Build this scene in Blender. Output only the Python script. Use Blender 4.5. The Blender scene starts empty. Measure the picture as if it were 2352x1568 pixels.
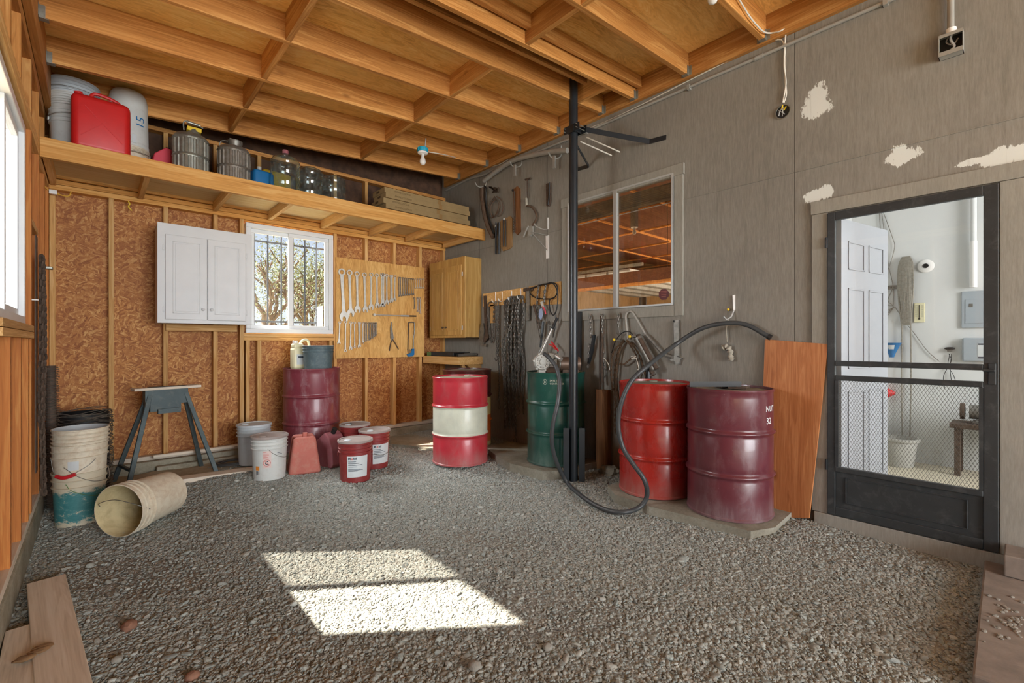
import bpy, bmesh, math, random
import numpy as np
from mathutils import Vector, Matrix, Euler
PI = math.pi
sc = bpy.context.scene
C = sc.collection

# ------------------------------------------------------------------ camera, world, sun, lamps, exposure
EYE = 1.27                                   # eye height above the gravel; the eye stands at x=0, y=0
YAW = math.radians(41.91)
FPX = 1064.5
cam = bpy.data.objects.new('camera', bpy.data.cameras.new('camera'))
C.objects.link(cam)
cam.location = (0, 0, EYE)
cam.rotation_euler = (PI / 2, 0, -YAW)
cam.data.sensor_width = 36
cam.data.lens = FPX / 2352 * 36
cam.data.shift_y = 4 / 2352
cam.data.clip_start = 0.02
sc.camera = cam
sc.view_settings.view_transform = 'Standard'
sc.view_settings.look = 'None'
sc.view_settings.gamma = 1
sc.view_settings.use_curve_mapping = False
sc.view_settings.exposure = 0.62

W = bpy.data.worlds.new('sky'); sc.world = W; W.use_nodes = True
nt = W.node_tree; nt.nodes.clear()
wo = nt.nodes.new('ShaderNodeOutputWorld'); bg = nt.nodes.new('ShaderNodeBackground'); sky = nt.nodes.new('ShaderNodeTexSky')
sky.sky_type = 'HOSEK_WILKIE'; sky.turbidity = 4; sky.ground_albedo = 0.5
sky.sun_direction = Vector((-1, 0.79, 1.35)).normalized()
hs = nt.nodes.new('ShaderNodeHueSaturation'); hs.inputs['Saturation'].default_value = 0.55; hs.inputs['Value'].default_value = 1.0
nt.links.new(sky.outputs[0], hs.inputs['Color']); nt.links.new(hs.outputs[0], bg.inputs[0])
bg.inputs[1].default_value = 2.6
nt.links.new(bg.outputs[0], wo.inputs[0])

def lamp(name, kind, loc, aim, power, col, size=None, size_y=None, angle=None, spread=None):
    d = bpy.data.lights.new(name, kind); o = bpy.data.objects.new(name, d); C.objects.link(o)
    o.location = loc; o.rotation_euler = (Vector(aim) - Vector(loc)).to_track_quat('-Z', 'Y').to_euler()
    d.energy = power; d.color = col
    if kind == 'AREA':
        d.shape = 'RECTANGLE'; d.size = size; d.size_y = size_y or size
        if spread: d.spread = math.radians(spread)
    if angle is not None: d.angle = angle
    return o
lamp('sun', 'SUN', (-6, 5, 8), (-5, 4.21, 6.65), 20, (1.0, 0.89, 0.76), angle=0.012)
# daylight through the two windows; added fill behind the eye and in rooms beyond
lamp('fill_behind_eye', 'AREA', (1.7, -6.2, 1.7), (1.7, 3, 2.0), 430, (0.93, 0.97, 1.0), 3.9, 3.0)  # added fill for the whole bay, from an assumed opening out of view
lamp('daylight_side_window', 'AREA', (-2.1, 3.6, 2.6), (2.8, 3.6, 1.1), 560, (0.92, 0.97, 1.0), 4.2, 2.2)
lamp('daylight_back_window', 'AREA', (0.9, 7.4, 4.0), (2.7, 3.4, 0.6), 420, (0.96, 0.98, 1.0), 1.6, 1.2)
lamp('fill_white_room', 'AREA', (4.6, -2.6, 2.0), (5.5, 1.2, 1.2), 80, (0.97, 0.98, 1.0), 1.2, 1.8)  # added fill lamp inside the closed room, out of view
lamp('fill_workshop', 'AREA', (10.5, 3.0, 0.5), (9.0, 6.5, 3.4), 420, (1.0, 0.93, 0.84), 4.0, 3.0)  # added fill lamp near the floor, brightens the workshop ceiling

def at(px, py, X=None, Y=None, Z=None, D=None):
    """the point seen at a pixel of the photograph on a plane of the room (or at a depth D in front of the eye)"""
    u = (px - 1176) / FPX
    d = (math.sin(YAW) + u * math.cos(YAW), math.cos(YAW) - u * math.sin(YAW), -(py - 788) / FPX)
    if X is not None: t = X / d[0]
    elif Y is not None: t = Y / d[1]
    elif Z is not None: t = (Z - EYE) / d[2]
    else: t = D
    return Vector((d[0] * t, d[1] * t, EYE + d[2] * t))

XR = 3.716      # face of the grey wall
YB = 5.56       # face of the studs in the back wall
XL = -0.297     # face of the studs in the left wall

# ------------------------------------------------------------------ materials
def lin(c):
    if isinstance(c, str):
        c = tuple(int(c[i:i + 2], 16) / 255 for i in (0, 2, 4))
    return tuple(x / 12.92 if x <= 0.04045 else ((x + 0.055) / 1.055) ** 2.4 for x in c) + (1.0,)

class G:
    def __init__(s, name):
        s.m = bpy.data.materials.new(name); s.m.use_nodes = True
        s.t = s.m.node_tree; s.b = s.t.nodes['Principled BSDF']; s.out = s.t.nodes['Material Output']
        s.tc = s.n('ShaderNodeTexCoord')
    def n(s, typ, **kw):
        nd = s.t.nodes.new(typ)
        for k, v in kw.items(): setattr(nd, k, v)
        return nd
    def L(s, a, b): s.t.links.new(a, b)
    def put(s, sock, v):
        if hasattr(v, 'is_output') or isinstance(v, bpy.types.NodeSocket): s.L(v, sock)
        else: sock.default_value = v
    @property
    def obj(s): return s.tc.outputs['Object']
    def rnd(s):
        return s.n('ShaderNodeObjectInfo').outputs['Random']
    def map(s, v, scale=(1, 1, 1), loc=None, rot=(0, 0, 0)):
        m = s.n('ShaderNodeMapping'); s.L(v, m.inputs[0]); m.inputs['Scale'].default_value = scale
        m.inputs['Rotation'].default_value = rot
        if loc is not None: s.put(m.inputs['Location'], loc)
        return m.outputs[0]
    def noise(s, v, scale=5, detail=4, rough=0.5, dist=0.0, out=0):
        n = s.n('ShaderNodeTexNoise'); s.L(v, n.inputs['Vector'])
        n.inputs['Scale'].default_value = scale; n.inputs['Detail'].default_value = detail
        n.inputs['Roughness'].default_value = rough; n.inputs['Distortion'].default_value = dist
        return n.outputs[out]
    def vor(s, v, scale=5, feature='F1', out='Distance', rnd=1.0):
        n = s.n('ShaderNodeTexVoronoi', feature=feature); s.L(v, n.inputs['Vector'])
        n.inputs['Scale'].default_value = scale; n.inputs['Randomness'].default_value = rnd
        return n.outputs[out]
    def math(s, op, a, b=0.0, c=0.0, clamp=False):
        n = s.n('ShaderNodeMath', operation=op, use_clamp=clamp)
        for i, v in enumerate((a, b, c)): s.put(n.inputs[i], v)
        return n.outputs[0]
    def vm(s, op, a, b=(0, 0, 0)):
        n = s.n('ShaderNodeVectorMath', operation=op); s.put(n.inputs[0], a); s.put(n.inputs[1], b)
        return n.outputs[0]
    def ramp(s, f, stops, interp='LINEAR'):
        n = s.n('ShaderNodeValToRGB'); s.L(f, n.inputs[0]); cr = n.color_ramp; cr.interpolation = interp
        while len(cr.elements) < len(stops): cr.elements.new(0.5)
        for e, (p, c) in zip(cr.elements, stops):
            e.position = p; e.color = lin(c) if isinstance(c, str) else (c, c, c, 1) if isinstance(c, (int, float)) else c
        return n.outputs[0]
    def mix(s, f, a, b, mode='MIX'):
        n = s.n('ShaderNodeMixRGB', blend_type=mode); s.put(n.inputs[0], f)
        for i, v in ((1, a), (2, b)): s.put(n.inputs[i], lin(v) if isinstance(v, str) else v)
        return n.outputs[0]
    def sep(s, v):
        n = s.n('ShaderNodeSeparateXYZ'); s.L(v, n.inputs[0]); return n.outputs
    def bump(s, h, strength=0.3, dist=0.01):
        n = s.n('ShaderNodeBump'); s.L(h, n.inputs['Height']); n.inputs['Strength'].default_value = strength
        n.inputs['Distance'].default_value = dist; s.L(n.outputs[0], s.b.inputs['Normal'])
    def set(s, col=None, rough=0.6, metal=0.0, spec=None, coat=None):
        if col is not None: s.put(s.b.inputs['Base Color'], lin(col) if isinstance(col, str) else col)
        s.put(s.b.inputs['Roughness'], rough); s.put(s.b.inputs['Metallic'], metal)
        if spec is not None: s.b.inputs['Specular IOR Level'].default_value = spec
        if coat is not None: s.b.inputs['Coat Weight'].default_value = coat
        return s.m

def plain(name, col, rough=0.6, metal=0.0, var=0.0, scale=8, bump=0.0, spec=None, coat=None, dust=None, dustamt=0.5):
    g = G(name); c = lin(col) if isinstance(col, str) else col
    off = g.vm('ADD', g.obj, g.n('ShaderNodeCombineXYZ').outputs[0])
    if var or dust:
        n = g.noise(g.obj, scale, 6, 0.6)
        lo = tuple(x * (1 - var) for x in c[:3]) + (1,); hi = tuple(min(1, x * (1 + var)) for x in c[:3]) + (1,)
        c = g.ramp(n, [(0.3, lo), (0.7, hi)])
    if dust:
        d = g.noise(g.obj, scale * 2.3, 8, 0.7, 0.4)
        c = g.mix(g.ramp(d, [(0.62 - 0.3 * dustamt, 0.0), (0.95 - 0.3 * dustamt, 0.85 * dustamt + 0.1)]), c, dust)
    if bump: g.bump(g.noise(g.obj, scale * 6, 4), bump, 0.004)
    return g.set(c, rough, metal, spec, coat)

def wood(name, axis, light, mid, dark, knots=0.5, rough=0.65, scale=1.0):
    """boards with the grain running along one axis of the object"""
    g = G(name); i = 'xyz'.index(axis)
    r = g.rnd(); loc = g.n('ShaderNodeCombineXYZ')
    for k, mul in enumerate((37.0, 53.0, 71.0)): g.L(g.math('MULTIPLY', r, mul), loc.inputs[k])
    s1 = [15 * scale] * 3; s1[i] = 0.9 * scale
    v = g.map(g.obj, s1, loc.outputs[0])
    a = g.noise(v, 1.3, 5, 0.55, 1.0)
    s2 = [75 * scale] * 3; s2[i] = 1.8 * scale
    fine = g.noise(g.map(g.obj, s2, loc.outputs[0]), 1.5, 3, 0.6)
    rings = g.math('SINE', g.math('MULTIPLY', a, 34.0))
    f = g.math('ADD', g.math('MULTIPLY', a, 0.55), g.math('ADD', g.math('MULTIPLY', rings, 0.055), g.math('MULTIPLY', fine, 0.48)))
    col = g.ramp(f, [(0.22, dark), (0.5, mid), (0.74, light)])
    s3 = [7.0] * 3; s3[i] = 3.0
    kd = g.vor(g.map(g.obj, s3, loc.outputs[0]), 0.75)
    col = g.mix(g.ramp(kd, [(0.03, knots), (0.11, 0.0)]), col, dark)
    tone = g.math('ADD', g.math('MULTIPLY', r, 0.30), 0.82)
    tn = g.n('ShaderNodeCombineXYZ')
    for k in range(3): g.L(tone, tn.inputs[k])
    col = g.mix(1.0, col, tn.outputs[0], 'MULTIPLY')
    g.bump(fine, 0.12, 0.003)
    return g.set(col, rough, spec=0.35)

M = {}
for ax in 'xyz':
    M['stud_' + ax] = wood('stud_lumber_' + ax, ax, 'E2BC84', 'CB9A5A', 'A06C36')
    M['rafter_' + ax] = wood('rafter_lumber_' + ax, ax, 'DBA662', 'BC8040', '885423', 0.75)
    M['old_' + ax] = wood('weathered_board_' + ax, ax, 'E6DED0', 'D8CCBA', 'B5A794')
    M['cedar_' + ax] = wood('orange_stud_' + ax, ax, 'D6954E', 'C47836', '965224')
M['shelf_x'] = wood('shelf_lumber_x', 'x', 'E8B872', 'D59A4E', 'A56A2C')
M['shelf_deck'] = wood('pale_shelf_plywood', 'x', 'F6E4BC', 'EAD19C', 'C9A468', 0.3)
M['shelf_y'] = wood('shelf_lumber_y', 'y', 'EDC88E', 'DCAD6A', 'B07C40')
M['leaning'] = wood('orange_plywood', 'z', 'C68A58', 'B07042', '8A4E2A', 0.9, 0.55)
M['cab_z'] = wood('cabinet_birch', 'z', 'D2AC6C', 'BC9250', '93683A', 0.1, 0.4)

def ply(name, light, mid, dark, sc_=(1.1, 5, 5), dark_spots=0.4):
    g = G(name)
    v = g.map(g.obj, sc_)
    a = g.noise(v, 1.7, 3, 0.45, 2.2)
    rings = g.math('SINE', g.math('MULTIPLY', a, 44.0))
    fine = g.noise(g.map(g.obj, tuple(x * 9 for x in sc_)), 1.5, 4, 0.6)
    f = g.math('ADD', g.math('MULTIPLY', a, 0.5), g.math('ADD', g.math('MULTIPLY', rings, 0.06), g.math('MULTIPLY', fine, 0.36)))
    col = g.ramp(f, [(0.22, dark), (0.45, mid), (0.68, light)])
    kd = g.vor(g.map(g.obj, (2.2, 2.8, 2.8)), 1.1)
    col = g.mix(g.ramp(kd, [(0.03, dark_spots), (0.10, 0.0)]), col, dark)
    big = g.noise(g.obj, 1.3, 3)
    col = g.mix(g.ramp(big, [(0.38, 0.0), (0.68, 0.45)]), col, light)
    g.bump(fine, 0.08, 0.003)
    return g.set(col, 0.6, spec=0.3)
M['deck'] = ply('roof_plywood', 'FFDE98', 'F2BC66', 'C88A3A')
M['pegply'] = ply('tool_board_plywood', 'E9C27E', 'D3A05A', 'AF7A38', (5, 5, 1.0), 0.0)

def osb():
    g = G('oriented_strand_board'); v = g.obj
    warp = g.noise(v, 16, 2, 0.6, 0.0, 1)
    w = g.vm('ADD', v, g.vm('MULTIPLY', g.vm('SUBTRACT', warp, (0.5, 0.5, 0.5)), (0.03, 0.03, 0.03)))
    lay = []
    for k, (ang, s) in enumerate(((0.5, 17), (1.35, 22), (2.4, 19), (-0.35, 26))):
        r_ = g.map(w, (1, 1, 1), (k * 3.1, k * 7.7, k * 1.3), (ang * 0.9, ang, ang * 0.7))
        lay.append(g.vor(g.map(r_, (s, s, s * 4.2)), 1.0, 'F1', 'Color'))
    sel = g.sep(g.vor(g.map(w, (24, 24, 24)), 1.0, 'F1', 'Color'))
    f = g.mix(g.math('GREATER_THAN', sel[0], 0.5), lay[0], lay[1])
    f = g.mix(g.math('GREATER_THAN', sel[1], 0.55), f, lay[2])
    f = g.mix(g.math('GREATER_THAN', sel[2], 0.6), f, lay[3])
    fr = g.sep(f)[0]
    fine = g.noise(g.map(w, (50, 50, 190), None, (0, 0.6, 0)), 1.0, 5, 0.7)
    fine2 = g.noise(g.map(w, (190, 50, 50), None, (0, 0.3, 0)), 1.0, 5, 0.7)
    h = g.math('ADD', g.math('MULTIPLY', fr, 0.30), g.math('ADD', g.math('MULTIPLY', fine, 0.44), g.math('MULTIPLY', fine2, 0.34)))
    big = g.noise(v, 1.6, 4, 0.6)
    col = g.ramp(h, [(0.28, '74421F'), (0.45, 'A06539'), (0.60, 'BE8349'), (0.80, 'E8BE7E')])
    col = g.mix(g.ramp(big, [(0.40, 0.35), (0.60, 0.0)]), col, '8E5634')
    g.bump(h, 0.25, 0.004)
    return g.set(col, 0.65, spec=0.3)
M['osb'] = osb()

def siding(name='grey_wall_paint', trim=False):
    g = G(name)
    v = g.obj
    a = g.noise(g.map(v, (34, 44, 5)), 1.4, 6, 0.75)
    b = g.noise(g.map(v, (110, 150, 14)), 1.3, 5, 0.7)
    big = g.noise(v, 1.1, 4, 0.6)
    f = g.math('ADD', g.math('MULTIPLY', a, 0.45), g.math('ADD', g.math('MULTIPLY', b, 0.35), g.math('MULTIPLY', big, 0.35)))
    if trim: col = g.ramp(f, [(0.3, '7A776E'), (0.52, '8F8C83'), (0.75, 'A5A298')])
    else: col = g.ramp(f, [(0.30, '6E6B64'), (0.54, '87837B'), (0.78, '9F9B92')])
    if not trim:
        X, Y, Z = g.sep(v)[0], g.sep(v)[1], g.sep(v)[2]
        # joints of the sheets
        for y0 in (-1.32, -0.10, 1.116, 2.329, 3.55, 4.77):
            d = g.math('ABSOLUTE', g.math('SUBTRACT', Y, y0))
            col = g.mix(g.math('LESS_THAN', d, 0.0022), col, '4A463F')
        # patches of white filler
        jag = g.noise(g.map(v, (70, 70, 22)), 1.0, 9, 0.8)
        jag2 = g.noise(g.map(v, (14, 14, 14)), 1.0, 3, 0.6)
        tot = None
        for (py, pz, ry, rz, rot) in ((0.985, 2.955, 0.065, 0.115, 0.25), (0.985, 2.90, 0.09, 0.07, 0.0), (0.995, 2.285, 0.06, 0.05, 0.2), (0.925, 2.30, 0.045, 0.055, 0),
                                      (0.51, 2.43, 0.085, 0.045, -0.1), (0.535, 2.44, 0.05, 0.065, 0), (0.16, 2.305, 0.13, 0.022, -0.05), (0.09, 2.30, 0.09, 0.05, -0.1),
                                      (0.0, 2.29, 0.07, 0.06, 0), (0.075, 2.06, 0.022, 0.09, 0), (0.045, 2.03, 0.018, 0.07, 0), (0.073, 1.69, 0.035, 0.055, 0)):
            dy = g.math('SUBTRACT', Y, py); dz = g.math('SUBTRACT', Z, pz)
            c, s_ = math.cos(rot), math.sin(rot)
            e1 = g.math('DIVIDE', g.math('ADD', g.math('MULTIPLY', dy, c), g.math('MULTIPLY', dz, s_)), ry)
            e2 = g.math('DIVIDE', g.math('SUBTRACT', g.math('MULTIPLY', dz, c), g.math('MULTIPLY', dy, s_)), rz)
            d = g.math('ADD', g.math('MULTIPLY', e1, e1), g.math('MULTIPLY', e2, e2))
            d = g.math('ADD', d, g.math('MULTIPLY', g.math('SUBTRACT', jag, 0.5), 3.6))
            d = g.math('ADD', d, g.math('MULTIPLY', g.math('SUBTRACT', jag2, 0.5), 2.2))
            m_ = g.math('LESS_THAN', d, 0.95)
            tot = m_ if tot is None else g.math('MAXIMUM', tot, m_)
        col = g.mix(tot, col, 'DFE4E0')
        # brown drips that ran down beneath the hardware
        st = g.noise(g.map(v, (9, 17, 0.7)), 1.0, 5, 0.7)
        col = g.mix(g.ramp(st, [(0.58, 0.0), (0.75, 0.35)]), col, '5B5648')
    g.bump(b, 0.22 if not trim else 0.10, 0.003)
    return g.set(col, 0.75, spec=0.25)
M['siding'] = siding()
M['trim'] = siding('grey_trim_paint', True)

def ground(name):
    g = G(name); v = g.obj
    w = g.vm('ADD', v, g.vm('MULTIPLY', g.vm('SUBTRACT', g.noise(v, 30, 2, 0.5, 0, 1), (0.5, 0.5, 0.5)), (0.012, 0.012, 0.012)))
    d1 = g.vor(w, 62); c1 = g.sep(g.vor(w, 62, 'F1', 'Color'))[0]
    d2 = g.vor(w, 140); c2 = g.sep(g.vor(w, 140, 'F1', 'Color'))[1]
    big = g.noise(v, 1.5, 4, 0.6)
    dusty = g.ramp(g.noise(v, 1.9, 5, 0.65), [(0.48, 0.0), (0.66, 1.0)])
    col = g.ramp(c1, [(0.0, '7E807B'), (0.4, '949690'), (0.75, 'A1A49D'), (1.0, 'B5B8B0')])
    col = g.mix(g.math('MULTIPLY', dusty, 0.75), col, g.ramp(c2, [(0.0, '8C867A'), (1.0, 'ACA698')]))
    col = g.mix(g.ramp(d1, [(0.45, 0.0), (0.75, 0.6)]), col, '74716A')
    col = g.mix(g.ramp(big, [(0.4, 0.25), (0.6, 0.0)]), col, '8C857A')
    h = g.math('SUBTRACT', g.math('MULTIPLY', c1, 0.4), d1)
    h = g.math('ADD', h, g.math('MULTIPLY', d2, -0.4))
    g.bump(h, 0.8, 0.012)
    return g.set(col, 0.9, spec=0.2)
M['ground'] = ground('gravel_bed')
def pebble():
    g = G('pebbles'); r = g.rnd()
    c = g.ramp(r, [(0.0, '7A7D78'), (0.15, '939690'), (0.35, '9CA098'), (0.5, '918F84'), (0.62, '8A928E'), (0.72, 'A0A69F'), (0.84, '9A9386'), (0.93, 'AEB0A8'), (1.0, 'C2C5BD')])
    n = g.noise(g.obj, 3.0, 4)
    c = g.mix(0.35, c, g.ramp(n, [(0.3, '7D807B'), (0.7, 'AFB2AB')]))
    return g.set(c, 0.85, spec=0.2)
M['pebble'] = pebble()
def concrete(name, a, b, c_, sc_=4):
    g = G(name); v = g.obj
    n = g.noise(v, sc_, 8, 0.65); f = g.noise(v, 60, 4, 0.7)
    col = g.ramp(g.math('ADD', g.math('MULTIPLY', n, 0.7), g.math('MULTIPLY', f, 0.3)), [(0.3, c_), (0.5, b), (0.7, a)])
    g.bump(f, 0.35, 0.006)
    return g.set(col, 0.9, spec=0.2)
M['concrete'] = concrete('stem_wall_concrete', 'B5B0A2', '97917F', '6F6858')
M['slab'] = concrete('pad_concrete', 'A9A79B', '8F8B7D', '6E685A')
M['dirt'] = concrete('dry_dirt', 'B5AC98', '9E937D', '7E7260', 7)

M['vinyl'] = plain('white_vinyl', 'DDE0E2', 0.35, var=0.03)
M['white_paint'] = plain('white_cabinet_paint', 'D3D4D4', 0.45, var=0.04, scale=5)
M['alu'] = plain('aluminium', 'B4B6B4', 0.4, 0.25)
M['steel'] = plain('tool_steel', 'D2D0C9', 0.33, 0.65, var=0.10, scale=20)
M['dull_steel'] = plain('dull_steel', '8A8780', 0.5, 0.75, var=0.25, scale=25)
M['galv'] = plain('galvanized_steel', '9A9C93', 0.42, 0.7, var=0.2, scale=12, dust='7C715C', dustamt=0.6)
M['galv2'] = plain('old_galvanized_steel', '8F8A82', 0.5, 0.55, var=0.2, scale=12, dust='6E6250', dustamt=0.8)
M['rust'] = plain('rusty_iron', '5A4A3E', 0.75, 0.35, var=0.35, scale=30)
M['chain'] = plain('chain_iron', '69655F', 0.45, 0.5, var=0.35, scale=40)
M['chain_rust'] = plain('rusty_chain', '6A5440', 0.7, 0.4, var=0.35, scale=40)
M['black_steel'] = plain('black_painted_steel', '23282C', 0.32, 0.1, var=0.2, scale=6, spec=0.6)
M['door_black'] = plain('dusty_black_door_paint', '34383A', 0.42, 0.1, var=0.15, scale=6, dust='7B7D7B', dustamt=0.35)
M['black'] = plain('black_rubber', '1B1B1B', 0.55)
M['hose'] = plain('black_hose', '3C3E3F', 0.45, var=0.15)
M['conduit'] = plain('conduit_grey', 'A19F97', 0.5, 0.2, var=0.1)
M['cable'] = plain('white_cable', 'D5D0C4', 0.5)
M['yellow'] = plain('yellow_plastic', 'E2C02A', 0.5)
M['red'] = plain('bright_red_plastic', 'C4242C', 0.42, var=0.08)
M['can_red'] = plain('red_jerry_can_plastic', 'C8201F', 0.42, var=0.07)
M['can_pink'] = plain('faded_red_can_plastic', 'CE3A4C', 0.5, var=0.06)
M['can_dusty'] = plain('dusty_red_can_plastic', 'B4675A', 0.75, var=0.08, dust='B59A86', dustamt=0.5)
M['can_dusty2'] = plain('dusty_maroon_can_plastic', '9A5A62', 0.75, var=0.08, dust='A08A88', dustamt=0.45)
M['bucket_white'] = plain('white_bucket_plastic', 'CBCDC9', 0.5, var=0.05, scale=9, dust='A59A86', dustamt=0.35)
M['bucket_bluewhite'] = plain('cool_white_bucket_plastic', 'BCC4C8', 0.5, var=0.04, dust='A19C90', dustamt=0.3)
M['bucket_dirty'] = plain('dirty_cream_bucket_plastic', 'D6CDB8', 0.55, var=0.06, scale=10, dust='A8845F', dustamt=0.6)
M['bucket_inside'] = plain('stained_bucket_inside', 'C9B98F', 0.6, var=0.15, scale=7, dust='8F7A4F', dustamt=0.6)
M['bucket_maroon'] = plain('maroon_bucket_plastic', '85302F', 0.38, var=0.08, dust='9C8078', dustamt=0.3)
M['lid_dusty'] = plain('dusty_lid', '9A8E88', 0.8, var=0.1, scale=14)
M['bucket_slate'] = plain('slate_blue_bucket', '4A5B60', 0.55, var=0.2, scale=9, dust='8A9493', dustamt=0.5)
M['jug_cream'] = plain('cream_jug_plastic', 'E3DDB8', 0.45, var=0.04)
M['blue'] = plain('blue_plastic', '1E6FA8', 0.45, var=0.08)
M['yellow_jug'] = plain('yellow_jug_plastic', 'D9AE2C', 0.5, var=0.1)
M['cardboard'] = plain('brown_cardboard', '927A52', 0.85, var=0.10, scale=10)
M['cardboard_dark'] = plain('dark_print', '4E3A22', 0.9)
M['paper'] = plain('label_paper', 'C9CFD0', 0.6, var=0.05, scale=15)
M['print'] = plain('label_print', '3B4550', 0.7)
M['print_red'] = plain('red_print', 'C23A2E', 0.7)
M['orange'] = plain('orange_print', 'E38A32', 0.6)
M['tape'] = plain('tape', '8B6A3C', 0.5)
M['white_wall'] = plain('white_wall_paint', 'D6D8D6', 0.7, var=0.03, scale=2)
M['white_door'] = plain('white_door_paint', 'A2A6AC', 0.5, var=0.02)
M['lamp_white'] = plain('porcelain', 'ECEAE6', 0.3)
M['teal'] = plain('blue_lamp_box', '1C9CB8', 0.45)
M['panel_grey'] = plain('panel_grey', 'A2ABB1', 0.5)
M['green_edge'] = plain('green_box', '5C7C4A', 0.6)
M['red_sticker'] = plain('dark_red_sticker', '5E0B10', 0.5)
M['rope'] = plain('grey_rope', '8F8B80', 0.9, var=0.25, scale=60)
M['rag'] = plain('grey_rag', 'A29C8E', 0.95, var=0.2, scale=30)
M['leather'] = plain('brown_leather', '5A4636', 0.75, var=0.25, scale=20)
M['brown_wood'] = wood('old_brown_wood', 'z', 'A0744C', '7F5433', '4B2F1B')
M['sheath'] = wood('tan_wood', 'z', 'B89468', 'A07E55', '6E5436')
M['brown_stone'] = plain('brown_rock', '8A6450', 0.9, var=0.25, scale=20, bump=0.4)
M['grey_stone'] = plain('grey_rock', '8E8A80', 0.9, var=0.2, scale=20, bump=0.4)
M['leafdebris'] = plain('dry_leaf', '7A5A3A', 0.9, var=0.3, scale=30)
M['saw_grey'] = plain('grey_sawhorse_metal', '4E5B5E', 0.55, 0.3, var=0.15, dust='8C8B80', dustamt=0.4)
M['bark'] = plain('bark', '5A4D42', 0.9, var=0.3, scale=15)
M['red_cup'] = plain('red_funnel', 'D22A2E', 0.4)
M['basket'] = plain('grey_basket_plastic', 'B0AFA8', 0.6, var=0.1)
M['bulb'] = plain('frosted_bulb', 'F2F0EA', 0.25)
M['bulb'].node_tree.nodes['Principled BSDF'].inputs['Transmission Weight'].default_value = 0.25
def leafmat():
    g = G('tree_leaves'); r = g.noise(g.obj, 2.5, 4)
    c = g.ramp(r, [(0.3, '46543A'), (0.5, '6E7C5A'), (0.68, '99A284')])
    m = g.set(c, 0.7)
    return m
M['leaf'] = leafmat()

def paint(name, col, rough=0.30, dust='9A8880', amt=0.35, var=0.10):
    g = G(name); v = g.obj
    n = g.noise(v, 5, 6, 0.65)
    c = lin(col); lo = tuple(x * (1 - var) for x in c[:3]) + (1,); hi = tuple(x * (1 + var * 1.6) for x in c[:3]) + (1,)
    cc = g.ramp(n, [(0.3, lo), (0.7, hi)])
    d = g.noise(g.map(v, (9, 9, 3.5)), 1.0, 9, 0.75, 0.5)
    zz = g.sep(v)[2]
    low = g.ramp(zz, [(0.0, 0.30), (0.16, 0.0)])        # splashed mud around the foot
    dm = g.math('ADD', g.ramp(d, [(0.50, 0.0), (0.85, amt)]), g.math('MULTIPLY', low, g.ramp(d, [(0.3, 0.3), (0.6, 1.6)])), clamp=True)
    cc = g.mix(dm, cc, dust)
    sp = g.noise(v, 90, 2, 0.5)
    cc = g.mix(g.ramp(sp, [(0.72, 0.0), (0.78, 0.5)]), cc, dust)
    rr = g.math('ADD', g.math('MULTIPLY', dm, 0.5), rough)
    g.bump(g.noise(v, 14, 3, 0.5), 0.05, 0.01)
    return g.set(cc, rr, spec=0.6, coat=0.15)
M['drum_red'] = paint('red_drum_paint', '9C241C', 0.27, dust='A07A70', amt=0.4)
M['drum_maroon'] = paint('maroon_drum_paint', '5E2A32', 0.28, dust='8E7C7E', amt=0.45)
M['drum_maroon2'] = paint('wine_drum_paint', '74303A', 0.36, dust='A58E90', amt=0.8)
M['drum_green'] = paint('green_drum_paint', '14483E', dust='6E8078')
M['drum_rose'] = paint('rose_red_drum_paint', 'AE2A36', 0.35)
M['drum_cream'] = paint('cream_drum_paint', 'C4C6B4', 0.4, dust='8E8F88')
M['drum_dark'] = paint('dark_maroon_drum_paint', '4E1F1C')
M['drum_yellow'] = paint('yellow_cream_drum_paint', 'D8C886', 0.4)
M['drum_orange'] = paint('orange_drum_paint', 'D86A24', 0.4)
M['drum_lid'] = plain('dusty_drum_lid', '8E8878', 0.8, var=0.15, scale=12)
M['drum_lid_cream'] = plain('cream_drum_lid', 'C2BCA6', 0.7, var=0.1, scale=12)
def tealpaint():
    g = G('peeling_teal_paint'); v = g.obj
    n = g.noise(g.map(v, (13, 13, 26)), 1.5, 9, 0.8, 0.3)
    z = g.sep(v)[2]
    up = g.ramp(z, [(0.0, 0.22), (0.07, -0.02), (0.22, -0.02), (0.28, 0.35)])
    m_ = g.ramp(g.math('ADD', n, up), [(0.57, 0.0), (0.64, 1.0)])
    c = g.mix(m_, g.ramp(n, [(0.3, '2D6E72'), (0.7, '4E8A8A')]), 'C6BCA4')
    return g.set(c, 0.6)
M['peeling'] = tealpaint()

def glassy(name, tint=(1, 1, 1, 1), refl=0.06, rough=0.0, dusty=0.0, dcol='B8B09C'):
    g = G(name)
    tr = g.n('ShaderNodeBsdfTransparent'); tr.inputs[0].default_value = tint
    gl = g.n('ShaderNodeBsdfGlossy'); gl.inputs['Roughness'].default_value = rough
    lw = g.n('ShaderNodeLayerWeight'); lw.inputs[0].default_value = 0.5
    f = g.math('ADD', g.math('MULTIPLY', g.math('POWER', lw.outputs['Facing'], 4.0), refl * 12), refl, clamp=True)
    mx = g.n('ShaderNodeMixShader'); g.L(f, mx.inputs[0]); g.L(tr.outputs[0], mx.inputs[1]); g.L(gl.outputs[0], mx.inputs[2])
    res = mx.outputs[0]
    if dusty:
        df = g.n('ShaderNodeBsdfDiffuse'); df.inputs[0].default_value = lin(dcol)
        n = g.noise(g.map(g.obj, (30, 30, 9)), 1.0, 8, 0.75)
        m2 = g.n('ShaderNodeMixShader'); g.L(g.ramp(n, [(0.45, 0.02 * dusty), (0.8, 0.5 * dusty)]), m2.inputs[0])
        g.L(res, m2.inputs[1]); g.L(df.outputs[0], m2.inputs[2]); res = m2.outputs[0]
    g.L(res, g.out.inputs[0]); return g.m
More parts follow.
